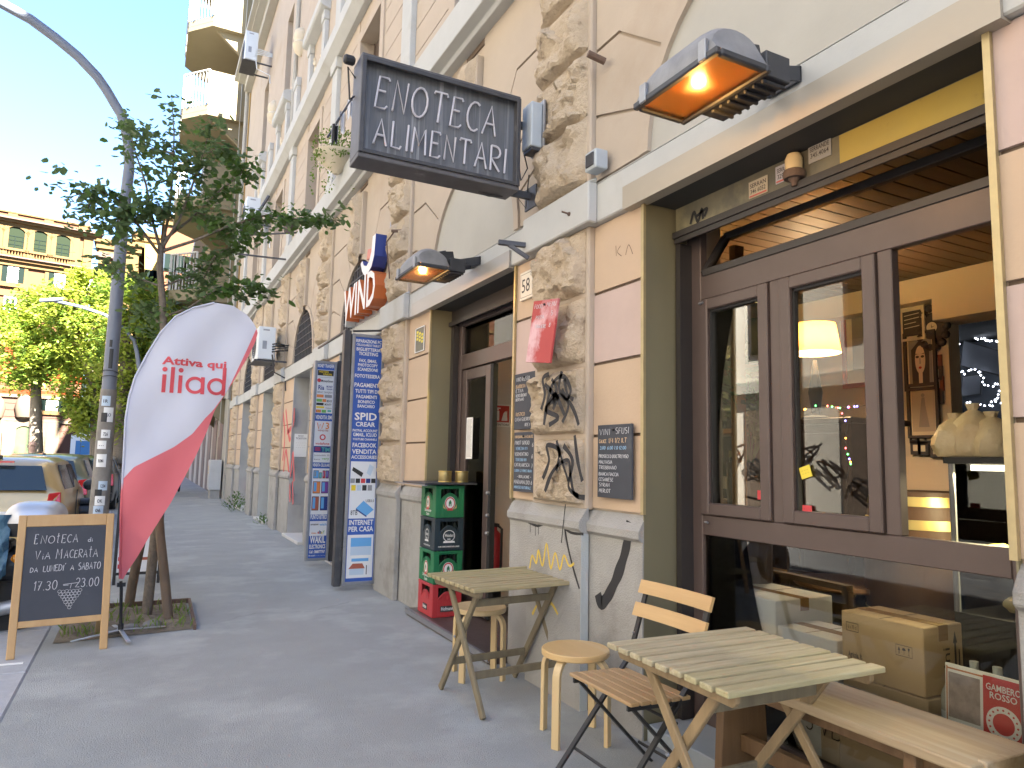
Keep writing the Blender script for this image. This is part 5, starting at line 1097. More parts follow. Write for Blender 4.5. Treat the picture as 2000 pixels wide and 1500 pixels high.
# planter shell with trailing plant, laundry airer on the ledge
q = PX(655,325,2.12); T = thing('balcony_planter', q, 'pale shell-shaped planter with trailing greenery on the string course', 'planter')
pq = Vector((2.12, 9.6, 5.58)); T.location = pq
mb = MB(); mb.lathe(pq, [(.04,-.24),(.08,-.20),(.22,-.09),(.30,.0),(.32,.03),(.29,.03),(.2,-.02),(.001,-.05)], 24); mb.build('bowl', MATS['stone_lime'], T, smooth=True)
mb = MB(); random.seed(5)
for k in range(700):
    a = random.uniform(0,6.28); r = random.uniform(0,.34); p = pq + Vector((r*math.cos(a), r*math.sin(a), random.uniform(0,.45)*(1-r*1.4)+.05))
    if k % 3 == 0: p = pq + Vector((math.cos(a)*.32, math.sin(a)*.32, -random.uniform(0,.55)*(1 if math.sin(a*5) > 0 else .2)))
    d = Vector((random.uniform(-1,1),random.uniform(-1,1),random.uniform(-.6,1))).normalized()*.05; s = d.orthogonal().normalized()*.018; mb.add([p, p+d*.5+s, p+d, p+d*.5-s],[(0,1,2,3)])
mb.build('trailing_leaves', MATS['leaf_mid'], T)
T = thing('laundry_airer', (2.2,7.6,5.3), 'laundry hung on an airer arm over the shell planter, behind the hanging sign', 'airer')
A = PX(690,190,1.95); B = PX(640,268,1.62); mb = MB(); mb.tube([(2.38,A.y-.2,A.z+.1), A, B],.012,6); mb.tube([A+Vector((0,-.4,0)),B+Vector((0,-.4,0))],.01,6); mb.build('arm', MATS['darksteel'], T)
cl = [M('cloth%d'%i,c,.9) for i,c in enumerate([(.03,.032,.05),(.55,.55,.57),(.06,.08,.14),(.62,.60,.58),(.02,.02,.022),(.60,.22,.04)])]
for k in range(9):
    p = A.lerp(B, .12+.10*k) + Vector((0,-.13*(k%3),0)); L = .10+.06*(k%3); w = .05+.015*(k%2)
    def cf(u,v,p=p,L=L,w=w,k=k): return (p.x+(u-.5)*w*1.3, p.y+(u-.5)*w+.02*math.sin(u*9+k), p.z-v*L*(1+.2*math.sin(u*5+k)))
    mb = MB(); mb.grid(cf,8,6); mb.build('garment', cl[[5,3,1,2,3,1,0,1,4][k]], T, smooth=True)
mb = MB(); a = PX(521,462,2.0); b = PX(488,525,1.35)
T = thing('flag_holder', (2.3,14.2,5.2), 'bare black airer arms with a small potted plant on the ledge above the flag', 'airer')
mb.tube([(1.25,14.2,5.25),(1.85,14.2,6.5)],.03,6); mb.tube([(2.35,13.7,5.7),(1.5,14.2,5.65)],.018,6); mb.tube([(2.35,13.9,5.2),(1.3,14.2,5.25)],.018,6); mb.build('arm', MATS['darksteel'], T)
mb = MB()
for k in range(160):
    p = Vector((2.1,13.3,5.75))+Vector((random.gauss(0,.11),random.gauss(0,.16),random.gauss(0,.10))); d = Vector((random.uniform(-1,1),random.uniform(-1,1),random.uniform(-.3,1))).normalized()*.07; s = d.orthogonal().normalized()*.02; mb.add([p,p+d*.5+s,p+d,p+d*.5-s],[(0,1,2,3)])
mb.build('plant', MATS['leaf_mid'], T)
mb = MB(); mb.lathe((2.12,13.3,5.56),[(.09,0),(.12,.15)],14); mb.build('pot', MATS['brown_frame'], T)
# weeds at the foot of the wall
def weed(x, y, n, r, h, label):
    mb = MB()
    for k in range(n):
        a = random.uniform(0,6.28); q = random.uniform(0,1); p = Vector((x+r*q*math.cos(a), y+r*1.6*q*math.sin(a), random.uniform(0,h)*(1-q*.6))); d = Vector((math.cos(a),math.sin(a),random.uniform(.2,1.2))).normalized()*.09; s = Vector((-d.y,d.x,0)).normalized()*.018
        mb.add([p,p+d*.5+s,p+d,p+d*.5-s],[(0,1,2,3)])
    tag(mb.build('weed', MATS['leaf']), label, 'weed', 'weeds at the foot of the wall')
weed(2.2,19.6,260,.35,.5,'large clump of weeds at the foot of the far shutters'); weed(2.3,15.7,60,.15,.2,'small weed by the pale metal door')
# ================================================================= tables, stools, chair, bench, boxes
random.seed(21)
wood('tb1', (.43,.36,.20), (.25,.20,.105), 'x', 55., .7, .5, dirt=(.33,.29,.13)); wood('tb2', (.50,.44,.29), (.30,.25,.14), 'x', 50., .7, .5, dirt=(.37,.33,.15))
wood('leg_wood', (.30,.215,.115), (.19,.135,.07), 'z', 20., .65, .3); wood('leg_grey', (.20,.165,.10), (.13,.105,.065), 'z', 20., .7, .3)
def table(cx, cy, L, W, rz, zt, n, top, legm, label):
    T = thing('folding_table', (cx,cy,0), label, 'table', 'slatted folding tables on the pavement'); c, s = math.cos(rz), math.sin(rz)
    ex = Vector((c,s,0)); ey = Vector((-s,c,0)); O = Vector((cx,cy,0)); Q = lambda x,y,z: O+ex*x+ey*y+Vector((0,0,z))
    g = .017; sw_ = (W-(n-1)*g)/n
    mb = MB()
    for i in range(n):
        y = -W/2 + sw_/2 + i*(sw_+g); dz = random.uniform(-.0015,.0015); l = L/2+random.uniform(-.002,.002)
        mb.obox(Q(0,y,zt-.011+dz), ex*l, ey*sw_/2, Vector((0,0,.011)))
    mb.build('tabletop', top, T, bevel=.005, seg=2)
    for x in (-L/2+.055, L/2-.055):
        mb = MB(); P = [(-W/2+.015,zt-.023),(W/2-.015,zt-.023),(W/2-.015,zt-.045),(W/2-.03,zt-.062),(-W/2+.03,zt-.062),(-W/2+.015,zt-.045)]
        mb.prism([Q(x-.011,y,z) for y,z in P], ex*.022); mb.build('apron', legm, T, bevel=.003)
    # two X frames, one at each end; the legs cross in the y direction
    for k, x in enumerate((-L/2+.085, L/2-.085)):
        o_ = .026 if k == 0 else -.026
        for sgn, xx in ((1, x), (-1, x+o_)):
            mb = MB(); a = Q(xx, -sgn*(W/2-.01), 0.0); b = Q(xx, sgn*(W/2-.14), zt-.03); d = (b-a).normalized()
            mb.bar(a+d*.006, b, .022, .042, ey); mb.build('leg', legm, T, bevel=.004)
        mb = MB(); mb.lathe(Q(x-.014, .045, zt*.53), [(.008,0),(.006,.008)], 8, -ex); mb.build('bolt', MATS['steel'], T)
    for sgn, z, inset in ((1,.20,.0),(-1,.20,.026),(-1,zt*.83,.026)):
        y = -sgn*(W/2-.01) + sgn*((W-.15)*(z/(zt-.03))); mb = MB(); mb.bar(Q(-L/2+.09+inset,y,z), Q(L/2-.09-inset,y,z), .018, .042); mb.build('crossbar', MATS['leg_grey'], T, bevel=.003)
    return T
table(2.03, 3.985, .76, .62, R_(4), .71, 10, MATS['tb1'], MATS['leg_grey'], 'weathered slatted folding table against the pier, the farther of the two')
table(2.06, 2.07, .745, .68, R_(-1), .71, 9, MATS['tb2'], MATS['leg_wood'], 'grey-green slatted folding table in front of the shop window, the nearer of the two')
wood('birch', (.58,.44,.24), (.50,.37,.19), 'z', 12., .45, .08); wood('seat_birch', (.58,.40,.18), (.50,.33,.14), 'y', 9., .4, .08, dirt=(.60,.50,.33))
def stool(cx, cy, r, h, rz, label, mat):
    T = thing('stool', (cx,cy,0), label, 'stool', 'round three- and four-legged stools'); mb = MB(); mb.lathe((cx,cy,h-.032),[(r-.004,0),(r,.004),(r,.022),(r-.002,.024)],40); mb.lathe((cx,cy,h-.008),[(r-.001,0),(r,.003),(r-.004,.008)],40); mb.build('seat', mat, T, smooth=True)
    for k in range(4):
        a = rz + math.pi/2*k; d = Vector((math.cos(a),math.sin(a),0)); s = Vector((-d.y,d.x,0)); mb = MB(); P = []
        for i in range(8): t = math.pi/2*i/7; P.append((r-.075+.085*math.sin(t), h-.034-.085*(1-math.cos(t))))
        P = [(r-.16,h-.034)] + P + [(r+.012,0.0)]
        w, tk = .021, .011; prev = None; base = len(mb.v)
        for i,(q,z) in enumerate(P):
            a_ = P[max(i-1,0)]; b_ = P[min(i+1,len(P)-1)]; tx, tz = b_[0]-a_[0], b_[1]-a_[1]; l = math.hypot(tx,tz); nx, nz = -tz/l, tx/l
            for sx, sn in ((-1,-1),(1,-1),(1,1),(-1,1)): mb.v.append(Vector((cx,cy,0)) + d*(q+nx*tk*sn) + s*w*sx + Vector((0,0,z+nz*tk*sn)))
        k_ = len(P)
        for i in range(k_-1):
            for j in range(4): mb.f.append((base+i*4+j, base+i*4+(j+1)%4, base+i*4+4+(j+1)%4, base+i*4+4+j)); mb.m.append(0)
        mb.f.append((base+3,base+2,base+1,base)); mb.m.append(0); mb.f.append(tuple(base+(k_-1)*4+j for j in range(4))); mb.m.append(0)
        mb.build('leg', MATS['birch'], T, bevel=.002)
    return T
stool(2.085, 3.255, .178, .45, R_(-62), 'light birch stool between the two tables, nearer to the camera', MATS['seat_birch'])
stool(2.07, 4.42, .178, .45, R_(-58), 'birch stool half hidden behind the farther table', MATS['birch'])
# folding bistro chair facing the street
wood('chair_wood', (.42,.28,.14), (.33,.21,.10), 'y', 20., .5, .15); wood('chair_back', (.52,.34,.15), (.43,.27,.11), 'y', 16., .45, .1)
def chair(x0, x1, y0, y1, zs, label):
    T = thing('folding_chair', ((x0+x1)/2,(y0+y1)/2,0), label, 'chair'); n = 6; w = (x1-x0-.008*(n-1))/n
    mb = MB()
    for i in range(n): a = x0+i*(w+.008); mb.box(a,a+w,y0,y1,zs-.016-.01*i/n,zs-.01*i/n)
    mb.build('seat', MATS['chair_wood'], T, bevel=.003)
    mb = MB()
    for y in (y0+.03,y1-.03): mb.bar((x0+.005,y,zs-.028),(x1,y,zs-.038),.012,.022)
    mb.build('seat_frame', MATS['black'], T)
    for y in (y0+.018, y1-.018):                                  # rear post runs forward down to the ground
        mb = MB(); mb.bar((x0-.10,y,.0),(x1+.02,y,.50),.012,.026,(0,1,0)); mb.bar((x1+.02,y,.50),(x1+.13,y,.83),.012,.026,(0,1,0)); mb.build('leg', MATS['black'], T)
    for y in (y0+.036, y1-.036):
        mb = MB(); mb.bar((x1+.13,y,.0),(x0+.03,y,zs-.03),.012,.026,(0,1,0)); mb.build('leg', MATS['black'], T)
    mb = MB()
    for x,z in ((x0+.02,.12),(x1+.07,.09),(x1-.06,.33)): mb.tube([(x,y0+.02,z),(x,y1-.02,z)],.007,6)
    mb.build('stretcher', MATS['black'], T)
    for z, xo in ((.78,.118),(.675,.082)):
        mb = MB(); N = 10; h = .062
        for i in range(N):
            u0, u1 = i/N, (i+1)/N; f_ = lambda u: Vector((x1+xo-.012+.016*(1-(2*u-1)**2), y0-.015+(y1-y0+.03)*u, z))
            a, b = f_(u0), f_(u1); d = Vector((.016*.95,0,-.05*.1)); t = Vector((.022,0,h))
            mb.add([a, b, b+Vector((-.016,0,.004)), a+Vector((-.016,0,.004)), a+t*1., b+t*1., b+t+Vector((-.016,0,.004)), a+t+Vector((-.016,0,.004))], [(0,1,2,3),(7,6,5,4),(0,4,5,1),(2,6,7,3)] + ([(0,3,7,4)] if i == 0 else []) + ([(1,5,6,2)] if i == N-1 else []))
        mb.build('back_slat', MATS['chair_back'], T)
    mb = MB()
    for y in (y0+.012,y1-.012):
        for z,x in ((.60,x1+.05),(.72,x1+.09),(.81,x1+.12)): mb.lathe((x,y,z),[(.006,0),(.005,.012)],6,(-1,0,0))
    mb.build('rivet', MATS['steel'], T)
    return T
chair(1.825, 2.14, 2.43, 2.90, .45, 'black framed folding chair with wooden slats between stool and near table')
wood('bench_top', (.46,.36,.225), (.32,.23,.13), 'y', 30., .6, .4, dirt=(.50,.46,.37)); wood('bench_leg', (.20,.12,.06), (.13,.075,.035), 'z', 18., .6, .3)
T = thing('bench', (2.47,1.9,0), 'worn wooden plank bench along the foot of the shop window', 'bench')
mb = MB(); mb.box(2.30,2.655,1.36,2.68,.488,.525); mb.build('plank', MATS['bench_top'], T, bevel=.007, seg=2)
for y in (1.58, 2.46):
    mb = MB(); mb.prism([(2.33,y,0),(2.63,y,0),(2.60,y,.487),(2.36,y,.487)],(0,.045,0)); mb.build('leg', MATS['bench_leg'], T, bevel=.004)
mb = MB(); mb.box(2.40,2.44,1.42,2.62,.42,.487); mb.cut(); mb.box(2.45,2.49,1.625,2.46,.16,.23); mb.cut(); mb.build_each('rail', MATS['bench_leg'], T, bevel=.003)
mb = MB(); mb.bar((2.36,1.365,.50),(2.63,1.355,.50),.03,.06); mb.build('end_batten', MATS['bench_top'], T, bevel=.004)
# cartons behind the lower pane
kraft = M('kraft', (.52,.375,.225), .75, (.48,.345,.205), 3., .5); kraft2 = M('kraft_light', (.56,.42,.27), .75, (.52,.385,.245), 3., .5); wcard = M('white_card', (.83,.84,.85), .7, (.78,.79,.80), 3., .5); tape = M('tape', (.34,.20,.09), .25)
def carton(x0,x1,y0,y1,z0,z1,mat,label,draw=None,rz=0,tp=True):
    T = thing('carton', ((x0+x1)/2,(y0+y1)/2,z0), label, 'box', 'cartons behind the lower pane')
    mb = MB(); mb.box(x0,x1,y0,y1,z0,z1); mb.build('body', mat, T, bevel=.004)
    if tp: mb = MB(); ym=(x0+x1)/2; mb.box(ym-.03,ym+.03,y0-.0015,y1+.0015,z1-.06,z1+.0015); mb.build('tape', tape, T)
    mb = MB(); mb.box(x0,x1,(y0+y1)/2-.002,(y0+y1)/2+.002,z1,z1+.001); mb.build('flap_seam', MATS['rust'], T)
    if draw: draw(T, Fr((x0-.0012,(y0+y1)/2,z0),(0,-1,0),(0,0,1)), Fr(((x0+x1)/2,y0-.0012,z0),(1,0,0),(0,0,1)), y1-y0, x1-x0, z1-z0)
    if rz: T.rotation_euler = (0,0,rz)
    return T
def symbols(mb, f, x, y, s):
    for a,b,c,d in ((-1.1,1.1,.62,.68),(-1.1,1.1,-.68,-.62),(-1.1,-1.06,-.62,.62),(1.06,1.1,-.62,.62)): f.rect(mb,x+a*s,x+b*s,y+c*s,y+d*s,.001)
    f.poly(mb,[(x-.8*s,y),(x-.65*s,y+.45*s),(x-.5*s,y)],.001); f.rect(mb,x-.7*s,x-.6*s,y-.45*s,y,.001)
    f.poly(mb,[(x-.25*s,y+.05*s),(x-.15*s,y+.35*s),(x+.15*s,y+.35*s),(x+.25*s,y+.05*s)],.001); f.rect(mb,x-.02*s,x+.02*s,y-.45*s,y+.05*s,.001)
    f.poly(mb,[(x+.5*s,y+.45*s),(x+.8*s,y+.45*s),(x+.68*s,y+.0*s),(x+.62*s,y)],.001); f.rect(mb,x+.63*s,x+.67*s,y-.4*s,y,.001); f.rect(mb,x+.52*s,x+.78*s,y-.45*s,y-.4*s,.001)
def brown(T,f,g,w,d,h):
    mb = MB(); symbols(mb,f,w*.28,h*.60,.032)
    for a,b,c,e in ((-.43,-.27,.83,.84),(-.43,-.27,.70,.71),(-.43,-.425,.70,.84),(-.275,-.27,.70,.84)): f.rect(mb,a*w,b*w,c*h,e*h,.001)
    text(mb,f,'6 x 75 cl',-.35*w,.74*h,.016,.11*w,.001,.0); text(mb,f,'Agricola. It.',-.32*w,.30*h,.022,.18*w,.001,.02); text(mb,f,'Società Agricola s.r.l.',-.22*w,.22*h,.014,.36*w,.001,.0)
    R90 = Fr(g(d*.14,h*.25),(0,0,1),(-1,0,0)); text(mb,R90,'vini',.05,.0,.045,.12,.001,.0); g.poly(mb,[(d*.26,h*.12),(d*.31,h*.12),(d*.31,h*.72),(d*.34,h*.72),(d*.285,h*.90),(d*.23,h*.72),(d*.26,h*.72)],.001); g.poly(mb,[(d*.31,h*.12),(d*.40,h*.16),(d*.40,h*.62),(d*.37,h*.62),(d*.37,h*.2),(d*.31,h*.18)],.001)
    mb.build('print', ink, T)
def white1(T,f,g,w,d,h):
    mb = MB(); f.disc(mb,.10*w,.30*h,.27*h+.03,.001,0,36,r0=.265*h+.027); text(mb,f,'TENUTA',.10*w,.42*h,.035,.3*w,.001,.0); text(mb,f,'WINES',.10*w,.30*h,.02,.18*w,.001,.0); text(mb,f,'L',-.36*w,.40*h,.03,None,.001,.02); mb.build('print', greyink, T)
    mb = MB(); f.poly(mb,[(-.22*w,.60*h),(-.1*w,.86*h),(.2*w,.82*h),(.28*w,.62*h),(.1*w,.44*h),(-.1*w,.46*h)],.0015); mb.build('torn_label', kraft2, T)
def white2(T,f,g,w,d,h):
    mb = MB(); f.disc(mb,0,.5*h,.05,.001,0,24,r0=.045); text(mb,f,'VINO',0,.46*h,.03,.09,.001,.0); mb.build('print', greyink, T)
def five(T,f,g,w,d,h):
    mb = MB(); f.rect(mb,-.30*w,.22*w,.18*h,.98*h,.001); mb.build('paper_label', MATS['paper'], T)
    mb = MB(); text(mb,f,'TOR DE',-.2*w,.80*h,.028,.2*w,.0025,.01); text(mb,f,'BAROLO',-.2*w,.70*h,.016,.18*w,.0025,.0); strokes(mb,f,'5 VE',-.02*w,.55*h,.07,.003,z=.003); 
    for k in range(8): f.rect(mb,-.26*w,-.05*w,(.25+.03*k)*h,(.258+.03*k)*h,.0025)
    for k in range(18): f.rect(mb,-.40*w,-.36*w,(.1+.05*k)*h,(.125+.05*k)*h,.0025)
    mb.build('print', ink, T)
bx = 2.745
def PB(px, py, x=bx): p = PX(px, py, x); return p.y, p.z
ya, za = PB(1655,1198); yb, zb_ = PB(1797,1230); y1b, z1b = PB(1655,1330)
carton(2.765,3.02,1.80,2.17,.535,.80,kraft,'brown carton with black arrow print, topmost by the glass',brown)
carton(2.765,3.03,1.79,2.17,.275,.53,kraft2,'paler brown carton underneath the topmost brown one',brown)
carton(2.77,3.05,1.75,2.2,.095,.27,kraft,'brown carton at the bottom of the pile, behind the bench')
carton(2.79,3.20,2.56,3.02,.46,.765,wcard,'big white carton with torn brown label by the left window post',white1)
carton(2.80,3.20,2.54,3.02,.095,.455,wcard,'white carton under the one with the torn label',None)
carton(2.77,3.05,2.20,2.53,.36,.66,M('white_card2',(.70,.71,.76),.7),'small white carton squeezed between the white and the brown cartons',white2)
carton(2.77,3.1,2.20,2.53,.095,.355,kraft2,'low brown carton with a white label marked 5, below the bench',five)
carton(2.80,3.1,1.28,1.72,.095,.36,M('darkcard',(.035,.035,.038),.6),'black carton with white letters behind the red poster',lambda T,f,g,w,d,h:(lambda mb:(text(mb,f,'ST',.1*w,.5*h,.06,None,.001,.02),mb.build('print',wht,T)))(MB()))
# poster propped against the glass inside, water bottles
P0 = PX(1925,1385,2.735); f = Fr((2.722,P0.y,P0.z),(0,-1,0),(0,0,1)); f = Fr(f.o, f.r, f.u+Vector((.06,0,0)))
pw_, ph_ = .27, .26
mb = MB(); f.slab(mb,-pw_/2,pw_/2,-ph_/2,ph_/2,-.004,0); PO = tag(mb.build('poster', MATS['paper']), 'red and white award poster leaning on the inside of the glass at the lower right', 'poster')
mb = MB(); f.rect(mb,.0,pw_/2-.0,-ph_/2,ph_/2-.01,.001); mb.build('red_field', MATS['print_red'], PO)
mb = MB(); f.rect(mb,-pw_/2+.012,-.01,-.06,ph_/2-.03,.001); mb.build('photo', M('photo',(.42,.35,.33),.6,(.2,.16,.15),30.,.6), PO)
mb = MB(); f.rect(mb,-pw_/2+.004,-pw_/2+.009,-ph_/2+.01,ph_/2-.01,.001); f.rect(mb,-pw_/2+.009,.0,ph_/2-.02,ph_/2-.014,.001); mb.build('edge_line', M('orange_line',(.5,.2,.1),.6), PO)
mb = MB(); text(mb,f,'GAMBERO',.068,.075,.022,.115,.002,.015); text(mb,f,'ROSSO',.068,.048,.022,.09,.002,.015); f.disc(mb,.068,-.03,.058,.002,0,30,r0=.036); text(mb,f,'TOP',.03,-.115,.018,.05,.002,.01); text(mb,f,'2022',.09,-.115,.018,.06,.002,.01); mb.build('lettering', wht, PO)
mb = MB(); f.disc(mb,.068,-.03,.032,.003,0,24); 
for k in range(16): a=2*math.pi*k/16; f.disc(mb,.068+.047*math.cos(a),-.03+.047*math.sin(a),.004,.0035,0,6)
mb.build('seal', MATS['print_red'], PO)
for i,(px,l) in enumerate([(1858,'clear water bottle left of the award poster'),(1905,'clear water bottle behind the award poster'),(1950,'clear water bottle at the right end behind the poster')]):
    q = PX(px,1340,2.84); bottle((2.84,q.y,.40 if i else .36), MATS['bottle_clear'], MATS['pvc'], MATS['pvc'], l, 1.0, 'water_bottle', 'water bottles behind the poster')
mb = MB(); f = Fr((2.738,1.60,.16),(0,-1,0),(0,0,1)); f.slab(mb,-.14,.14,-.10,.10,-.004,0); PO2 = tag(mb.build('poster', MATS['paper']), 'small white poster with black lettering under the bench end', 'poster')
mb = MB(); text(mb,f,'ISABELLA',0,.03,.03,.22,.001,.0); text(mb,f,'ORCHESTRA',0,-.02,.03,.24,.001,.0); mb.build('lettering', ink, PO2)
# ================================================================= A-board, flag, stand, tree, lamp post, vehicles
random.seed(31)
wood('board_wood', (.50,.315,.135), (.42,.25,.10), 'z', 14., .5, .12)
A0 = Vector((-.735,6.0,0)); A1 = Vector((-.165,6.07,0)); rt = (A1-A0).normalized(); lean = Vector((-rt.y,rt.x,0))*.235
T = thing('chalkboard_stand', (A0+A1)/2, 'wooden A-frame chalkboard with opening hours and a bunch of grapes standing by the kerb', 'A-board')
f = Fr(A0, rt, lean+Vector((0,0,.93))); Wd = (A1-A0).length+.03; Hh = .985
mb = MB()
for a in (0, Wd-.05): f.slab(mb,a,a+.05,0,Hh,-.022,0); mb.cut()
mb.build_each('stile', MATS['board_wood'], T, bevel=.004)
mb = MB(); f.slab(mb,.05,Wd-.05,Hh-.085,Hh,-.0205,-.002); mb.cut(); f.slab(mb,.05,Wd-.05,.20,.245,-.0205,-.002); mb.cut(); mb.build_each('rail', MATS['board_wood'], T, bevel=.003)
mb = MB(); f.slab(mb,.048,Wd-.048,.24,Hh-.08,-.014,-.008); bd = mb.build('slate', slate, T)
mb = MB(); z = -.006; g = lambda st,x,y,h,w: strokes(mb,f,st,(.02+x*.92)*Wd,y*Hh,h,.0026,w=w*.92*Wd,z=z,slant=.06,jit=.03)
for st,x,y,h,w in (('E',.17,.79,.072,.035),('NO',.24,.79,.055,.15),('t',.41,.79,.055,.03),('ECA',.47,.79,.058,.18),('di',.77,.79,.03,.05)): g(st,x,y,h,w)
for st,x,y,h,w in (('V',.19,.675,.06,.05),('iA',.27,.675,.045,.08),('M',.42,.675,.072,.06),('ACERA',.51,.675,.055,.26),('t',.79,.675,.06,.03),('A',.84,.675,.055,.05)): g(st,x,y,h,w)
for st,x,y,h,w in (('DA',.15,.585,.032,.08),('LUNEDI\'',.29,.585,.042,.24),('A',.59,.585,.036,.04),('SABATO',.68,.585,.048,.25)): g(st,x,y,h,w)
for st,x,y,h,w in (('17.30',.20,.455,.062,.25),('-',.52,.455,.05,.06),('23.00',.66,.46,.062,.26)): g(st,x,y,h,w)
mb.tube([f(.50*Wd,.485*Hh,z),f(.66*Wd,.492*Hh,z)],.0022,4); mb.tube([f(.585*Wd,.485*Hh,z),f(.575*Wd,.455*Hh,z)],.0022,4)
rows = [7,6,5,4,3,2,1]
for r,n in enumerate(rows):
    for k in range(n):
        x = .575*Wd+(k-(n-1)/2)*.022+random.uniform(-.003,.003); y = .435*Hh-r*.019+random.uniform(-.002,.002)
        mb.tube([f(x+.011*math.cos(a),y+.0105*math.sin(a),z) for a in [2*math.pi*j/10 for j in range(10)]],.0013,4,closed=True)
mb.build('chalk_lettering', chalk, T)
mb = MB(); b0 = f(.02,Hh-.02,-.03); b1 = f(Wd-.02,Hh-.02,-.03)
for p, q in ((b0, A0+rt*.03+lean*1.9), (b1, A1-rt*.0+lean*1.9)): q.z = 0; mb.bar(p,q,.04,.02,lean); mb.cut()
mb.build_each('rear_leg', MATS['leg_wood'], T, bevel=.003)
# teardrop flag
FY = 6.42
out = [(236,1130),(238,1000),(243,900),(247,820),(254,775),(266,735),(290,690),(315,650),(345,618),(380,600),(420,592),(455,598),(483,615),(497,634),(503,650),(498,668),(485,695),(462,735),(440,770),(420,800),(405,840),(385,885),(362,930),(335,980),(312,1015),(290,1050),(268,1088),(250,1115),(240,1132)]
left = out[:11]; right = out[10:][::-1]
def along(P, t):
    L = [math.hypot(P[i+1][0]-P[i][0],P[i+1][1]-P[i][1]) for i in range(len(P)-1)]; d = t*sum(L)
    for i, l in enumerate(L):
        if d <= l or i == len(L)-1: k = min(1, d/l); return (P[i][0]+(P[i+1][0]-P[i][0])*k, P[i][1]+(P[i+1][1]-P[i][1])*k)
        d -= l
def fy(x, z): return FY + .018*math.sin(x*11+z*4) + .012*math.sin(z*9-x*14) - .03*max(0,x-.3)*(2.8-z)
def flagpt(px, py):
    p = PY(px, py, FY); return Vector((p.x, fy(p.x,p.z), p.z))
bnd = [(236,940),(262,912),(300,893),(340,873),(375,848),(402,815),(415,803),(445,762),(520,600)]
def bz(px):
    for (a,b),(c,d) in zip(bnd,bnd[1:]):
        if px <= c: return b+(d-b)*(px-a)/(c-a)
    return 590
T = thing('feather_flag', (-.07,6.42,0), 'white and coral teardrop advertising flag on a black pole beside the chalkboard stand', 'flag')
mb = MB(); nu, nv = 26, 90; base = []
for j in range(nv+1):
    a = along(left, j/nv); b = along(right, j/nv)
    for i in range(nu+1):
        u = i/nu; base.append((a[0]+(b[0]-a[0])*u, a[1]+(b[1]-a[1])*u))
mb.v = [flagpt(*p) for p in base]; vals = [py-bz(px) for px, py in base]
for j in range(nv):
    for i in range(nu): q = j*(nu+1)+i; mb.f.append((q,q+1,q+nu+2,q+nu+1)); mb.m.append(0)
fm = bpy.data.materials.new('flag_cloth'); fm.use_nodes = True; t = fm.node_tree; pb = t.nodes['Principled BSDF']; pb.inputs['Roughness'].default_value = .7
at = t.nodes.new('ShaderNodeAttribute'); at.attribute_name = 'band'; mr = t.nodes.new('ShaderNodeMapRange'); mr.inputs[1].default_value = -.8; mr.inputs[2].default_value = .8
mx = t.nodes.new('ShaderNodeMix'); mx.data_type = 'RGBA'; mx.inputs[6].default_value = (.62,.645,.74,1); mx.inputs[7].default_value = (.72,.175,.20,1)
t.links.new(at.outputs['Fac'], mr.inputs[0]); t.links.new(mr.outputs[0], mx.inputs[0]); t.links.new(mx.outputs[2], pb.inputs['Base Color'])
tl = t.nodes.new('ShaderNodeBsdfTranslucent'); ms2 = t.nodes.new('ShaderNodeMixShader'); ms2.inputs[0].default_value = .35; t.links.new(mx.outputs[2], tl.inputs[0]); t.links.new(pb.outputs[0], ms2.inputs[1]); t.links.new(tl.outputs[0], ms2.inputs[2]); t.links.new(ms2.outputs[0], t.nodes['Material Output'].inputs[0])
fo = mb.build('flag', fm, T, smooth=True); atr = fo.data.attributes.new('band', 'FLOAT', 'POINT'); atr.data.foreach_set('value', vals)
mb = MB(); mb.tube([flagpt(px,py)+Vector((-.006,0,0)) for px,py in left],.009,6); fh = mb.build('hem', fm, fo, smooth=True); atr = fh.data.attributes.new('band','FLOAT','POINT'); atr.data.foreach_set('value',[(-5. if v.co.z > PY(240,940,FY).z else 5.) for v in fh.data.vertices])
mb = MB(); fp = Fr(PY(378,760,FY),(1,0,0),(0,0,1)); o_ = fp.o
def ff(x, y, z): X, Z_ = o_.x+x, o_.z+y; return Vector((X, fy(X,Z_)-.006, Z_))
def fw(px, py): p = PY(px,py,FY); return p.x-o_.x, p.z-o_.z
a = fw(316,711); b = fw(442,712); text(mb,fp,'Attiva qui',(a[0]+b[0])/2,a[1]-.0,.062,b[0]-a[0],0,.03,0,fn=ff)
a = fw(314,766); b = fw(443,762); H_ = fw(314,716)[1]-a[1]; Wt = b[0]-a[0]; r = H_*.34; th = H_*.07
def stem(x, y0, y1): mb.add([ff(x-th,y0,0),ff(x+th,y0,0),ff(x+th,(y0+y1)/2,0),ff(x+th,y1,0),ff(x-th,y1,0),ff(x-th,(y0+y1)/2,0)],[(0,1,2,5),(5,2,3,4)])
def ringf(x, y, r1, r0): n=28; mb.add([ff(x+q*math.cos(2*math.pi*i/n),y+q*math.sin(2*math.pi*i/n),0) for q in (r0,r1) for i in range(n)],[(i,n+i,n+(i+1)%n,(i+1)%n) for i in range(n)])
x0 = a[0]; y0 = a[1]
for xx, hh, dot in ((.035,.70,1),(.155,1.0,0),(.275,.70,1)):
    stem(x0+xx*Wt, y0, y0+hh*H_)
    if dot: ringf(x0+xx*Wt, y0+H_*.9, th*1.3, .0005)
rr = Wt*.145
for xx in (.50, .83): ringf(x0+xx*Wt, y0+rr, rr, rr-2*th*.85)
stem(x0+.50*Wt+rr-th, y0, y0+rr*2); stem(x0+.83*Wt+rr-th, y0, y0+H_*1.12)
mb.build('lettering', M('flag_red', (.55,.06,.075), .7), fo)
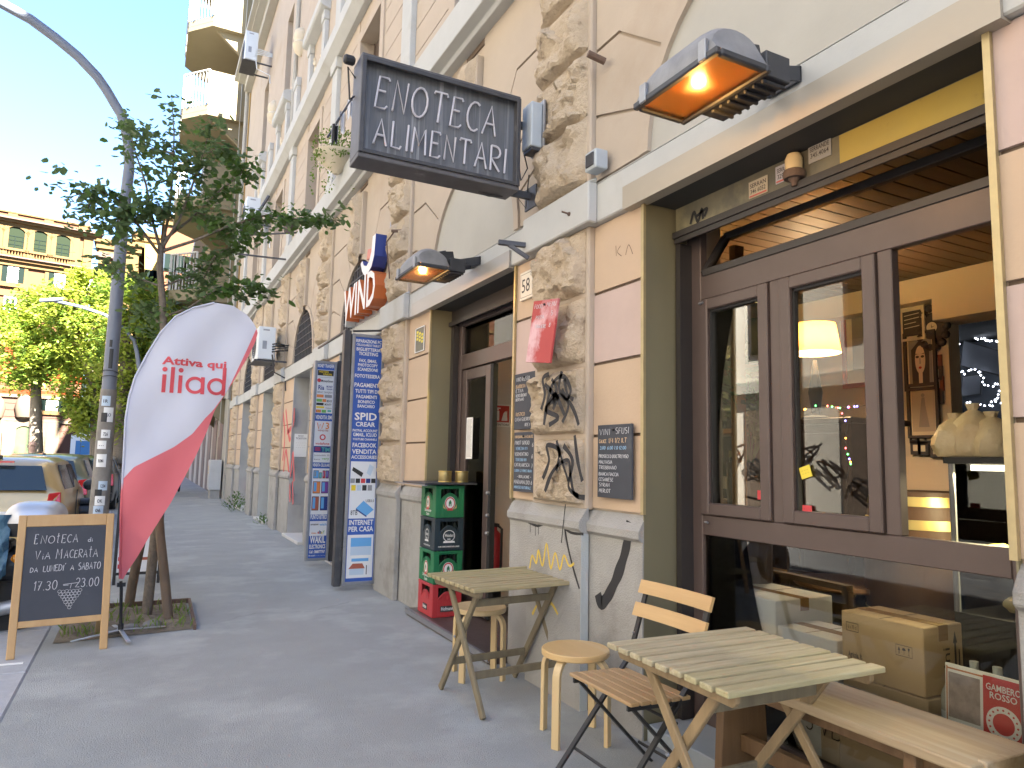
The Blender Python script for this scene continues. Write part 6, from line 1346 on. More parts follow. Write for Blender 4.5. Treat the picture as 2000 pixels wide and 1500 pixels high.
mb = MB(); mb.tube([PY(236,1135,FY), PY(237,1150,FY), Vector((-.063,FY,.06))],.012,8); mb.lathe((-.063,FY,.05),[(.02,0),(.02,.05)],10); q = PY(237,1142,FY); mb.bar(q+Vector((-.03,0,0)),q+Vector((.03,0,0)),.015,.03); mb.build('pole', MATS['black'], T)
mb = MB(); M('zinc', (.45,.47,.50), .35, metal=.7)
for d in ((.30,.12),(-.30,-.16),(.06,-.32),(-.05,.3)): mb.bar((-.063,FY,.055),(-.063+d[0]*1.05,FY+d[1],.03),.03,.008); 
mb.build('foot', MATS['zinc'], T, bevel=.002)
# stakes of the young tree
M('stake', (.165,.12,.085), .9, (.10,.075,.05), 14., .5, .6, 40., stretch=(1,1,.15))
for a, b, r, l in ((PG(250,1192), PY(292,1000,7.2)+Vector((0,.05,.25)), .042, 'weathered tree stake rising right behind the flag pole'), (PG(330,1214), PY(300,1015,7.0)+Vector((0,.06,.3)), .040, 'weathered leaning tree stake beside the pale stone in the soil pit')):
    mb = MB(); d = b-a; mb.tube([a+Vector((0,0,-.02))]+[a+d*t+Vector((random.uniform(-.006,.006),random.uniform(-.006,.006),0)) for t in (.2,.4,.6,.8)]+[b],[r,r,r*.97,r*.95,r*.92,r*.9],10); tag(mb.build('tree_stake', MATS['stake'], smooth=True), l, 'stake', 'tree stakes in the soil pit')
# young tree
def leafcloud(mb, pts, n, size, spread, rnd, droop=.2, flat=.55):
    for k in range(n):
        i = rnd.randrange(len(pts)); p = pts[i] + Vector((rnd.gauss(0,spread),rnd.gauss(0,spread),rnd.gauss(0,spread*flat)))
        d = Vector((rnd.uniform(-1,1),rnd.uniform(-1,1),rnd.uniform(-.7,.5)-droop)).normalized(); s = d.cross(Vector((rnd.uniform(-.5,.5),rnd.uniform(-.5,.5),1))).normalized(); u = d.cross(s)
        L = size*rnd.uniform(.6,1.25); w = L*rnd.uniform(.28,.40)
        mb.add([p, p+d*L*.35+s*w+u*L*.06, p+d*L*.75+s*w*.75+u*L*.03, p+d*L, p+d*L*.75-s*w*.75+u*L*.03, p+d*L*.35-s*w+u*L*.06],[(0,1,2,3),(0,3,4,5)])
rnd = random.Random(5)
T = thing('young_tree', (.1,7.1,0), 'slim young street tree with dark glossy leaves between two stakes', 'tree')
def tp(px, py, y=7.1): return PY(px, py, y)
trunk = [Vector((.12,7.12,-.05)), Vector((.15,7.1,.9)), tp(330,800), tp(322,700), tp(318,600), tp(312,520), tp(314,480)]
mb = MB(); mb.tube(trunk,[.045,.04,.035,.032,.030,.028,.026],10); mb.build('trunk', MATS['bark'], T, smooth=True)
br = [[(314,490),(300,440),(285,360),(262,290),(250,230)], [(316,480),(330,420),(338,330),(340,260),(335,185)], [(316,485),(350,430),(380,350),(400,290),(415,225)], [(314,500),(270,440),(230,390),(190,370),(135,385)], [(318,470),(370,430),(420,380),(470,340),(480,320)],
      [(318,490),(380,470),(450,440),(520,420),(600,430),(665,430)], [(316,560),(370,540),(420,500),(470,470),(520,440)], [(316,560),(260,540),(225,520),(205,515)], [(318,620),(370,600),(430,560),(490,560),(525,575)], [(316,640),(295,610),(280,600)], [(300,440),(260,420),(230,430),(215,460)], [(340,300),(300,290),(270,270)], [(350,400),(400,420),(440,440)], [(335,350),(360,320),(385,300)], [(318,700),(345,660),(370,640)], [(400,300),(430,290),(462,300)], [(190,370),(170,410),(165,425)], [(420,500),(400,540),(380,580)], [(330,420),(300,400),(280,395)]]
mb = MB(); crown = []
for bi, B in enumerate(br):
    dy = [0,.25,-.3,-.5,.5,-.7,.4,.5,-.3,.2,-.6,.4,.1,-.4,.2,.3,-.6,.5,-.3][bi]; P = []
    for k, (px, py) in enumerate(B): P.append(tp(px, py, 7.1 + dy*k/(len(B)-1)))
    r0 = .016 if bi < 6 else .010; mb.tube(P,[r0*(1-.8*k/(len(P)-1)) for k in range(len(P))],6)
    for k in range(len(P)-1):
        for s in range(14):
            t = (k+s/14)/(len(P)-1)
            if t > (.30 if bi < 6 else .15): crown.append(P[k].lerp(P[k+1],s/14))
mb.build('branches', MATS['bark'], T, smooth=True)
clus = []
for p in crown:
    if rnd.random() < .42:
        c = p + Vector((rnd.gauss(0,.075),rnd.gauss(0,.14),rnd.gauss(0,.075)))
        clus.append(c)
mb = MB(); leafcloud(mb, crown, 1500, .068, .065, rnd); leafcloud(mb, clus, 1900, .070, .06, rnd); mb.build('crown', MATS['leaf_dark'], T)
mb = MB(); 
leafcloud(mb, [p for p in crown if p.x > .45], 420, .080, .07, rnd); leafcloud(mb, crown, 500, .080, .08, rnd); mb.build('greener_leaves', MATS['leaf'], T)  # leaves of a purer green, denser at the crown's wall side
# street lamp post
M('pole_paint', (.15,.17,.215), .5, (.12,.14,.18), 6., .5, .1, 40., stretch=(1,1,.3)); M('pole_rust', (.30,.28,.25), .85, (.13,.115,.10), 10., .8, .5, 30.)
T = thing('street_lamp', (-.39,9,0), 'tall grey-blue street lamp post with an arched arm over the road', 'street lamp')
P = [Vector((-.385,9,z)) for z in (2.1,2.8,3.4,4.0)] + [PY(px,py,9.) for px,py in ((246,380),(252,330),(251,290),(246,255),(237,225),(225,205),(208,176),(190,150),(152,110),(110,75),(60,38),(0,5),(-120,-40),(-200,-60))]
mb = MB(); mb.tube(P,[.072,.069,.066,.062,.059,.057]+[.054]*12,16); mb.build('pole', MATS['pole_paint'], T, smooth=True)
mb = MB(); mb.tube([(-.385,9,-.02),(-.385,9,.9),(-.385,9,1.5),(-.385,9,2.11)],[.098,.094,.088,.080],16); mb.build('pole_base', MATS['pole_rust'], T, smooth=True)
mb = MB(); e_ = P[-1]; mb.obox(e_+Vector((-.35,0,-.02)), (.4,0,.08), (0,.12,0), (0,0,.06)); mb.build('lamp_head', MATS['pole_paint'], T, bevel=.02)
random.seed(8)
for k,(z,h,w,c) in enumerate([(1.98,.11,.09,'pale'),(1.83,.16,.10,'white'),(1.80,.10,.06,'black'),(1.62,.09,.09,'white'),(1.50,.09,.09,'white'),(1.33,.14,.10,'white'),(1.06,.10,.09,'pale'),(.98,.08,.07,'black'),(.90,.10,.10,'white'),(.80,.09,.10,'pale'),(.70,.10,.1,'white'),(2.45,.22,.04,'black'),(2.62,.08,.03,'black')]):
    mb = MB(); r = .105-.012*z/2 if z < 2.1 else .074; a0 = -95+random.uniform(-12,18); n=6; R0=lambda i:R_(a0-w/r*28+ (w/r*57)*i/n)
    mb.add([(-.385+r*math.cos(R0(i)),9+r*math.sin(R0(i)),zz) for zz in (z-h/2,z+h/2) for i in range(n+1)],[(i,i+1,i+n+2,i+n+1) for i in range(n)])
    o = tag(mb.build('sticker', pc[c] if c != 'white' else MATS['paper']), 'small sticker wrapped on the lamp post', 'sticker', 'stickers on the lamp post')
    if c in ('white','pale'):
        mb = MB(); fs = Fr((-.385+(r+.001)*math.cos(R_(a0)), 9+(r+.001)*math.sin(R_(a0)), z), (1,0,0),(0,0,1)); text(mb,fs,['1R','RO','726','726','- - -','ROMA','1234','A.S.R','OK','06','NO'][k%11],0,-.02,.035,w*.5,.004,.02); mb.build('lettering', ink, o)
mb = MB()
for z in (2.24,2.30,1.70): mb.tube([(-.385+.082*math.cos(a),9+.082*math.sin(a),z+.02*math.sin(a+z*7)) for a in [2*math.pi*j/16 for j in range(16)]],.004,4,closed=True)
mb.build('wire', MATS['black'], T)
# second lamp far down the street
T = thing('street_lamp', (-.9,26,0), 'slender far street lamp with a curved arm among the bright trees', 'street lamp')
P = [PY(px,py,26.) for px,py in ((272,860),(272,720),(268,690),(262,665),(240,640),(205,615),(160,600),(100,586))]; P[0].z = -.1
mb = MB(); mb.tube(P,[.09,.08,.07,.06,.055,.05,.05,.05],10); mb.build('pole', MATS['pole_paint'], T, smooth=True)
mb = MB(); mb.obox(P[-1],(.3,0,.06),(0,.1,0),(0,0,.05)); mb.build('lamp_head', MATS['pole_paint'], T, bevel=.02)
# poster stand behind the flag
T = thing('poster_stand', (.0,9.1,0), 'black framed pavement poster stand with phone offers, behind the flag', 'poster stand')
f = Fr(PY(220,1122,8.9),(1,0,0),(0,.10,1)); f.o.z = .10; w_ = PY(303,1122,8.9).x-PY(220,1122,8.9).x; w_ = .46; h_ = 1.28
mb = MB()
for a in (0,w_-.03): f.slab(mb,a,a+.03,-.10,h_,-.03,0)
f.slab(mb,.03,w_-.03,h_-.03,h_,-.03,0); f.slab(mb,.03,w_-.03,0,.03,-.03,0); mb.bar(f(.02,h_,-.04),f(.02,0,-.5),.03,.03); mb.bar(f(w_-.02,h_,-.04),f(w_-.02,0,-.5),.03,.03); mb.build('frame', MATS['black'], T)
mb = MB(); f.slab(mb,.03,w_-.03,.03,h_-.03,-.02,-.006); mb.build('poster', pw, T)
mb = MB(); random.seed(4); names = list(pc)
text(mb,f,'NOVITA',.15,h_-.10,.05,.2,.0,.02,5)
for i in range(13):
    for j in range(4):
        if random.random() < .72: a = .04+j*.10; b = .07+i*.083; f.rect(mb,a,a+random.uniform(.05,.09),b,b+random.uniform(.03,.07),-.004,random.randrange(len(names)))
f.rect(mb,.035,.22,h_-.42,h_-.33,-.003,5); text(mb,f,'BDO',.12,h_-.40,.05,.15,-.001,.02,13)
mb.build('pictures', [pc[n] for n in names]+[wht], T)
# ---- vehicles
M('tyre', (.02,.02,.021), .8); M('rim_alu', (.40,.41,.43), .35, metal=.8); M('car_glass', (.02,.03,.035), .06); M('lamp_red', (.45,.02,.02), .2); M('amber', (.8,.28,.02), .25); M('plate_w', (.7,.7,.68), .5); M('trim', (.03,.03,.032), .5)
def carpaint(n, c, metal=.35): 
    m = M(n, c, .28, metal=metal); m.node_tree.nodes['Principled BSDF'].inputs['Coat Weight'].default_value = .6; return m
def car(x, y, paint, label, w=1.74, L=4.0, hh=1.47, detail=True, wagon=.0, zg=-.125):
    T = thing('parked_car', (x, y, zg), label, 'car', 'cars parked along the kerb')   # x: right side line, y: rear end; nose points away
    cx = x - w/2; k = hh/1.47
    st = [(0,.42,.80,.80,.62),(.06,.30,.98,.98,.76),(.22,.26,1.02,1.30,.80),(.55,.25,1.02,1.44,.82),(1.2,.24,1.01,1.47,.85),(2.0,.24,.99,1.45,.86),(2.5,.24,.97,1.34,.86),(2.95,.25,.95,1.03,.85),(3.4,.27,.87,.90,.83),(3.8,.32,.76,.77,.76),(4.0,.42,.62,.62,.60)]
    st = [(a*L/4., b, c*k, d*k, e*w/1.74) for a,b,c,d,e in st]
    mb = MB(); N = 14
    def ring(s):
        a, zb_, zw, zr, hw = s; roof = zr-zw; P = []
        tw = hw*.74 if roof > .12 else hw*.9
        P += [(hw*.80,zb_),(hw*.97,zb_+.10),(hw*1.0,zb_+.30*(zw-zb_)+.05),(hw*1.0,zb_+.75*(zw-zb_)),(hw*.965,zw),(hw*.94,zw+.02 if roof > .05 else zw)]
        P += [(tw+(hw*.93-tw)*.1,zr-.06 if roof>.1 else zr-.004),(tw*.86,zr-.012 if roof>.1 else zr),(tw*.45,zr+.004 if roof>.1 else zr+.012)]
        full = [(p,z) for p,z in P] + [(-p,z) for p,z in P[::-1]]
        return [Vector((cx+p, y+a, zg+z)) for p,z in full]
    # finer stations by interpolation
    S2 = []
    for i in range(len(st)-1):
        for q in range(4):
            t = q/4; m0 = st[max(i-1,0)]; m1 = st[i]; m2 = st[i+1]; m3 = st[min(i+2,len(st)-1)]
            S2.append(tuple(.5*((2*m1[c])+(-m0[c]+m2[c])*t+(2*m0[c]-5*m1[c]+4*m2[c]-m3[c])*t*t+(-m0[c]+3*m1[c]-3*m2[c]+m3[c])*t**3) if c else m1[c]+(m2[c]-m1[c])*t for c in range(5)))
    S2.append(st[-1]); n = len(ring(S2[0]))
    for s in S2: mb.v += ring(s)
    for i in range(len(S2)-1):
        for j in range(n): mb.f.append((i*n+j,i*n+(j+1)%n,(i+1)*n+(j+1)%n,(i+1)*n+j)); mb.m.append(0)
    mb.f.append(tuple(range(n))[::-1]); mb.m.append(0); mb.f.append(tuple((len(S2)-1)*n+j for j in range(n))); mb.m.append(0)
    mb.build('body', paint, T, smooth=True)
    sc = lambda v: v*L/4.
    def at(yq, z, side=1):                                        # half width of the cabin at this height
        i = min(range(len(S2)), key=lambda i: abs(S2[i][0]-yq)); a, zb_, zw, zr, hw = S2[i]; tw = hw*.74+.02
        t = min(1, max(0,(z-zw)/max(zr-zw-.05,.05))); return (hw*.94)+(tw-hw*.94)*t
    wz0, wz1 = 1.03*k, 1.36*k
    mb = MB()
    for sd in (1,-1):
        for ya, yb, yc, yd in ((.42,1.22,.62,1.22),(1.30,2.62,1.30,2.28)):
            P = [(sc(ya),wz0),(sc(yb),wz0),(sc(yd),wz1),(sc(yc),wz1)]; Q = [Vector((cx+sd*(at(a,z)+.006), y+a, zg+z)) for a,z in P]; mb.prism(Q,(sd*.006,0,0))
    mb.build('side_window', MATS['car_glass'], T)
    mb = MB(); Q = []
    for p,(yq,z) in ((-.60,(.09,1.04)),(.60,(.09,1.04)),(.50,(.30,1.35)),(-.50,(.30,1.35))): Q.append(Vector((cx+p*w/1.74, y+sc(yq)-.055, zg+z*k)))
    mb.prism(Q,(0,-.006,.002)); mb.build('rear_window', MATS['car_glass'], T, bevel=.004)
    for sd in (1,-1):
        mb = MB(); mb.prism([Vector((cx+sd*p*w/1.74,y+q-.03,zg+z*k)) for p,q,z in ((.60,.03,.74),(.78,.03,.74),(.75,.10,1.02),(.62,.06,1.0))],(0,.05,0)); mb.build('tail_light', MATS['lamp_red'], T, bevel=.008)
    mb = MB(); mb.box(cx-w*.44,cx+w*.44,y-.05,y+.10,zg+.32,zg+.56); mb.build('rear_bumper', paint if detail else MATS['trim'], T, bevel=.03, seg=2)
    mb = MB(); mb.box(cx-.26,cx+.26,y-.012,y+.02,zg+.66*k,zg+.78*k); mb.build('number_plate', MATS['plate_w'], T)
    mb = MB(); mb.box(cx-.2,cx+.2,y+.16,y+.20,zg+1.385*k,zg+1.41*k); mb.build('brake_light', MATS['lamp_red'], T)
    mb = MB(); mb.tube([(cx,y+.5,zg+hh-.02),(cx,y+.42,zg+hh+.30)],.004,5); mb.lathe((cx,y+.5,zg+hh-.03),[(.03,0),(.02,.04)],8); mb.build('aerial', MATS['trim'], T)
    for sd in (1,-1):
        mb = MB(); p = (cx+sd*(w/2+.06),y+sc(2.55),zg+1.02*k); mb.lathe(p,[(.02,-.07),(.08,-.04),(.09,0),(.08,.02),(.01,.03)],10,(0,1,0)); mb.build('wing_mirror', MATS['trim'], T, smooth=True)
        for yq in (.75,3.2):
            p = Vector((cx+sd*(w/2-.13),y+sc(yq),zg+.30)); mb = MB(); mb.lathe(p,[(.20,-.09),(.28,-.09),(.305,-.06),(.305,.06),(.28,.09),(.20,.09)],24,(sd,0,0)); wh = mb.build('wheel', MATS['tyre'], T, smooth=True)
            mb = MB(); mb.lathe(p,[(.20,.06),(.19,.085),(.05,.10),(.01,.105)],20,(sd,0,0)); mb.build('rim', MATS['rim_alu'], wh, smooth=True)
    mb = MB()
    for sd in (1,-1):
        for yq in (1.26,): mb.box(cx+sd*(w/2-.012)-.006,cx+sd*(w/2-.012)+.006,y+sc(yq)-.004,y+sc(yq)+.004,zg+.35,zg+1.0*k)
    mb.build('door_seam', MATS['trim'], T)
    return T
car(-.80, 10.9, carpaint('gold_paint', (.42,.30,.13)), 'champagne gold hatchback parked behind the scooter with the silver top case', 1.72, 3.9, 1.47)
car(-.78, 15.4, carpaint('olive_paint', (.13,.15,.10)), 'olive green car parked just ahead of the gold hatchback', 1.74, 4.2, 1.50)
car(-.50, 13.9+6.2, carpaint('black_paint', (.02,.022,.026)), 'black car parked ahead of the olive one', 1.78, 4.3, 1.46)
car(-.55, 25.0, carpaint('silver_paint', (.40,.42,.44)), 'silver car at the far end of the parked row', 1.74, 4.2, 1.45)
for i,(xx,yy,c,l) in enumerate([(-5.0,27,(.10,.16,.22),'dark blue car across the road near the arch'),(-8.2,40,(.45,.46,.46),'white car far off in front of the arched building')]): car(xx,yy,carpaint('far_paint%d'%i,c),l)
mb = MB()                                                        # black scooter seat bulk behind the lamp post
def scooter(x, y, paint, label, case=True, screen=False, rz=0):
    """nose towards -x, tail towards the pavement"""
    T = thing('parked_scooter', (x, y, -.125), label, 'scooter', 'two-wheelers parked at the kerb'); g = -.125
    for xx in (-.22,-1.48):
        p = Vector((x+xx,y,g+.28)); mb = MB(); mb.lathe(p,[(.19,-.06),(.25,-.06),(.28,-.03),(.28,.03),(.25,.06),(.19,.06)],28,(0,1,0)); wh = mb.build('wheel', MATS['tyre'], T, smooth=True)
        mb = MB(); mb.tube([p+Vector((.195*math.cos(a),0,.195*math.sin(a))) for a in [2*math.pi*j/24 for j in range(24)]],.014,6,closed=True)
        for j in range(7): a = 2*math.pi*j/7; mb.bar(p+Vector((.03*math.cos(a),0,.03*math.sin(a))),p+Vector((.19*math.cos(a),0,.19*math.sin(a))),.02,.014,(0,1,0))
        mb.lathe(p,[(.05,-.06),(.05,.06)],12,(0,1,0)); mb.build('rim', MATS['rim_alu'], wh)
    mb = MB()
    def body(u, v):
        xx = -.02-1.0*u; a = v*2*math.pi; wv = .15*(1-.25*abs(2*u-.8)); zc = g+.62+.04*math.sin(u*3); hz = .16*(1-.5*u)
        return (x+xx, y+wv*math.cos(a), zc+hz*math.sin(a))
    mb.grid(body,10,16); mb.prism([(x-1.0,y-.17,g+.30),(x-.35,y-.17,g+.30),(x-.3,y-.17,g+.5),(x-1.0,y-.17,g+.36)],(0,.34,0)); mb.build('tail_body', paint, T, smooth=True)
    mb = MB(); mb.prism([(x-1.1,y-.19,g+.28),(x-1.3,y-.19,g+.45),(x-1.5,y-.19,g+1.0),(x-1.42,y-.19,g+1.02),(x-1.2,y-.19,g+.5),(x-1.05,y-.19,g+.34)],(0,.38,0)); mb.bar((x-1.48,y,g+.28),(x-1.40,y,g+1.1),.06,.08); mb.build('front_shield', paint, T, bevel=.02)
    mb = MB(); mb.tube([(x-1.32,y-.34,g+1.12),(x-1.42,y-.18,g+1.08),(x-1.42,y+.18,g+1.08),(x-1.32,y+.34,g+1.12)],.016,8); mb.build('handlebar', MATS['trim'], T)
    mb = MB(); mb.box(x-1.0,x-.12,y-.14,y+.14,g+.74,g+.83); mb.build('seat', MATS['trim'], T, bevel=.03, seg=3)
    mb = MB(); mb.box(x-.02,x+.01,y-.09,y+.09,g+.58,g+.66); mb.build('tail_light', MATS['lamp_red'], T, bevel=.01)
    for sd in (-1,1): mb = MB(); mb.lathe((x-.05,y+sd*.17,g+.70),[(.01,-.06),(.035,-.04),(.035,.04),(.01,.06)],12,(1,0,.2)); mb.build('indicator', MATS['amber'], T, smooth=True)
    mb = MB(); mb.bar((x+.02,y,g+.62),(x+.16,y,g+.30),.18,.02,(1,0,.3)); mb.build('mudguard', MATS['trim'], T)
    mb = MB(); mb.tube([(x-.65,y-.17,g+.25),(x-.35,y-.20,g+.28),(x+.10,y-.20,g+.36)],[.03,.05,.055],12); mb.build('exhaust', MATS['steel'], T, smooth=True)
    if case:
        cz = g+.87; mb = MB()
        def tc(u, v):
            a = u*2*math.pi; c_, s_ = math.cos(a), math.sin(a); q = 4.; k = (abs(c_)**q+abs(s_)**q)**(-1/q); lev = [(.0,.19,.25),(.02,.205,.265),(.10,.215,.28)][min(2,int(v*2.01))]; return (x+.02+lev[1]*k*c_, y+lev[2]*k*s_, cz+lev[0])
        mb.grid(tc,32,2); T2 = mb.build('top_case', MATS['trim'], T, smooth=True)
        mb = MB()
        def lid(u, v):
            a = u*2*math.pi; c_, s_ = math.cos(a), math.sin(a); q = 4.; k = (abs(c_)**q+abs(s_)**q)**(-1/q); t = v*math.pi/2; r = math.cos(t)**.45 if v < 1 else 0; return (x+.02+.215*k*c_*r, y+.28*k*s_*r, cz+.105+.155*math.sin(t))
        mb.grid(lid,32,8); mb.build('lid', M('lid_silver',(.46,.47,.49),.35,metal=.5), T2, smooth=True)
    if screen:
        mb = MB()
        def sc_(u, v): return (x-1.46+.10*v, y+(u-.5)*.5*(1-.3*v), g+1.05+.5*v)
        mb.grid(sc_,8,6); mb.build('windscreen', MATS['pane_glass'], T, smooth=True)
    return T
scooter(-.76, 7.05, M('scooter_black',(.03,.032,.036),.35), 'black scooter with silver-lidded top case parked by the kerb behind the chalkboard stand')
scooter(-.55, 12.9, M('scooter_dark',(.02,.022,.025),.4), 'dark scooter with clear windscreen standing behind the lamp post', False, True)
T = COL.objects['parked_scooter']; mb = MB()
def tarp(u, v): return (-1.18+.30*u, 6.82-.03*math.sin(u*9)-.05*v+.02*math.sin(v*14+u*6), .92-.52*v*(1+.12*math.sin(u*11)))
mb.grid(tarp,14,16); mb.build('leg_cover', M('tarp_blue',(.05,.13,.20),.5,(.03,.09,.15),14.,.6,.8,25.,bdist=.02), T, smooth=True)
mb = MB(); mb.box(-.86,-.62,5.86,5.89,.0,.006); tag(mb.build('white_strip', MATS['paper']), 'white strip of litter on the kerb under the chalkboard stand', 'litter')
# ================================================================= buildings and trees farther off
random.seed(41)
M('sun_yellow', (.30,.19,.05), .85, (.27,.17,.045), 1.2, .5); M('sun_cream', (.19,.16,.095), .85, (.172,.145,.086), 1.2, .5); M('rail_white', (.35,.34,.30), .6)
BX = PY(406,200,25.6).x; zt1 = PY(440,143,25.6).z; zb1 = PY(440,222,25.6).z
B = thing('balcony_building', (2.4,30,0), 'tall sunlit yellow apartment house with projecting angular balconies beyond the peach building', 'building')
mb = MB(); mb.box(2.42, 12, 24.62, 44, 0, 23); mb.build('wall', MATS['sun_yellow'], B)
mb = MB()
for k in range(-3, 5):
    z0 = zb1 + 3.25*k
    for y in (27.2, 31.2, 36): mb.box(2.39,2.42,y,y+1.1,z0+.9,z0+2.9,0); mb.box(2.37,2.42,y-.5,y-.02,z0+.9,z0+2.9,1); mb.box(2.37,2.42,y+1.12,y+1.6,z0+.9,z0+2.9,1); mb.cut()
mb.build_each('window', [MATS['win_glass'], M('sh_green',(.10,.15,.10),.6)], B)
def balcony(z0, hp, name='balcony'):
    y0 = 25.6; pl = [(2.42,y0),(BX,y0),(BX-.75,y0+.85),(BX-.75,y0+3.4),(BX,y0+4.3),(2.42,y0+4.3)]
    mb = MB(); mb.prism([(x,y,z0-.16) for x,y in pl], (0,0,.16)); b = mb.build(name, MATS['sun_cream'], B)
    mb = MB()
    def panel(a, b_, z1, z2):
        p = Vector((*a,0)); q = Vector((*b_,0)); d = (q-p).normalized(); n = Vector((-d.y,d.x,0))*.10
        if n.dot(Vector((.5,.5,0))) < 0: n = -n
        mb.prism([p+Vector((0,0,z1)),q+Vector((0,0,z1)),q+Vector((0,0,z2)),p+Vector((0,0,z2))], n)
    panel(pl[0],pl[1],z0,z0+hp); panel(pl[3],pl[4],z0,z0+hp); panel(pl[4],pl[5],z0,z0+hp); panel(pl[1],pl[2],z0,z0+.22); panel(pl[2],pl[3],z0,z0+.22)
    mb.build('parapet', MATS['sun_cream'], b, bevel=.01)
    mb = MB()
    for a,b_ in ((pl[1],pl[2]),(pl[2],pl[3])):
        p = Vector((*a,z0)); q = Vector((*b_,z0)); n = max(3,int((q-p).length/.13))
        for k in range(n+1): r = p.lerp(q,k/n); mb.bar(r+Vector((0,0,.22)),r+Vector((0,0,hp)),.03 if k%6 else .07,.03 if k%6 else .07,(1,0,0))
        mb.bar(p+Vector((0,0,hp)),q+Vector((0,0,hp)),.06,.05)
    mb.build('railing', MATS['rail_white'], b)
    mb = MB(); mb.prism([(2.42,y0+.25,z0-.16),(2.42,y0+.25,z0-1.1),(BX+.15,y0+.25,z0-.16)],(0,.16,0)); mb.prism([(2.42,y0+3.9,z0-.16),(2.42,y0+3.9,z0-1.1),(BX+.15,y0+3.9,z0-.16)],(0,.16,0)); mb.build('console', MATS['sun_cream'], b)
for k in range(-3, 4): balcony(zb1+3.25*k, zt1-zb1)
mb = MB(); mb.box(2.36,2.42,24.65,44,.0,3.3); mb.box(2.30,2.42,24.65,44,3.3,3.7); mb.build('shop_base', MATS['pale'], B)
mb = MB()
for y in (25.9,28.2,30.6,33.4,36.5,40): mb.box(2.345,2.362,y,y+1.5,.0,2.7); mb.cut()
mb.build_each('shop_opening', MATS['darksteel'], B)
mb = MB()
for y,x in ((25.0,2.38),(25.25,2.36),(24.8,2.40),(25.5,2.2)): mb.tube([(x,y,2),(x+.02,y+.1,12),(x,y,28)],.014,5)
mb.build('cables', MATS['rail_white'], B)
mb = MB(); mb.tube([(2.30,24.45,3.2),(2.30,24.45,13.7)],.06,8); tag(mb.build('drain_pipe', MATS['pale']), 'pale drain pipe at the far corner of the peach building', 'pipe')
# square-end palazzo seen frontally
_d = ray(2830, 938); DV = Vector((_d.x,_d.y,0)).normalized(); PO_ = PY(0,885,58.); NV = Vector((DV.y,-DV.x,0))
def hit(px, py):
    d = ray(px,py); t = (PO_-CAM).dot(NV)/d.dot(NV); p = CAM+d*t; return (p-PO_).dot(DV), p.z
def WP(s, z, o=0): return Vector((PO_.x,PO_.y,0)) + DV*s + NV*o + Vector((0,0,z))
M('pal_pink', (.125,.058,.033), .85, (.113,.052,.03), 1.5, .5, spec=.08); M('pal_cream', (.125,.078,.034), .85, (.113,.07,.03), 2., .5, spec=.08); M('pal_green', (.007,.013,.0045), .6, spec=.08); M('pal_dkgreen', (.003,.009,.007), .6, spec=.08); M('pal_red', (.20,.03,.012), .8, (.18,.026,.01), 1., .5, spec=.08); M('pal_tile', (.11,.075,.06), .9, spec=.08); M('pal_glass', (.05,.075,.12), .25, spec=.08); M('pal_rust', (.10,.055,.043), .85, (.09,.05,.038), 2., .5, spec=.08); M('pal_stone', (.12,.093,.068), .85, (.108,.084,.06), 2., .5, spec=.08)
PZ = thing('palazzo', WP(0,0), 'pink and yellow palazzo with green arched shutters closing the far side of the square', 'building')
s1, _ = hit(183,470); ztop = hit(90,425)[1]; c1 = hit(90,440)[1]; c2 = hit(90,513)[1]
def fslab(mb, s0, s1_, z0, z1, o0, o1, m=0): mb.prism([WP(s0,z0,o0),WP(s1_,z0,o0),WP(s1_,z1,o0),WP(s0,z1,o0)], NV*(o1-o0), m)
sL = -14.
mb = MB(); fslab(mb,sL,s1,0,c1,-9,0); mb.build('wall', MATS['pal_pink'], PZ)
mb = MB(); fslab(mb,sL,s1-.3,c1,ztop,-8,-.5,0); mb.build('attic', MATS['pal_pink'], PZ)
mb = MB()
for k in range(9): s = s1-.6-2.1*k; fslab(mb,s-.35,s+.2,c1+.1,ztop+.02,-.5,-.42)
fslab(mb,sL,s1-.2,ztop,ztop+.12,-8.1,-.38); fslab(mb,sL,s1+.40,c1-.28,c1-.12,0,.40); fslab(mb,sL,s1+.15,c1-.42,c1-.28,0,.18); fslab(mb,sL,s1+.35,c2-.3,c2-.1,0,.40); fslab(mb,sL,s1+.2,c2-.6,c2-.3,0,.2); fslab(mb,sL,s1+.1,hit(60,560)[1]-.15,hit(60,560)[1]+.1,0,.12)
for px in (5,56,100,146,172): s = hit(px,480)[0]; fslab(mb,s-.28,s+.28,c2,c1-.42,0,.12)
mb.build('cornice', MATS['pal_cream'], PZ)
mb = MB(); fslab(mb,sL,s1+.55,c1-.12,c1,-.6,.62); fslab(mb,sL,s1+.45,c2-.1,c2,0,.58); mb.build('roof_tiles', MATS['pal_tile'], PZ)
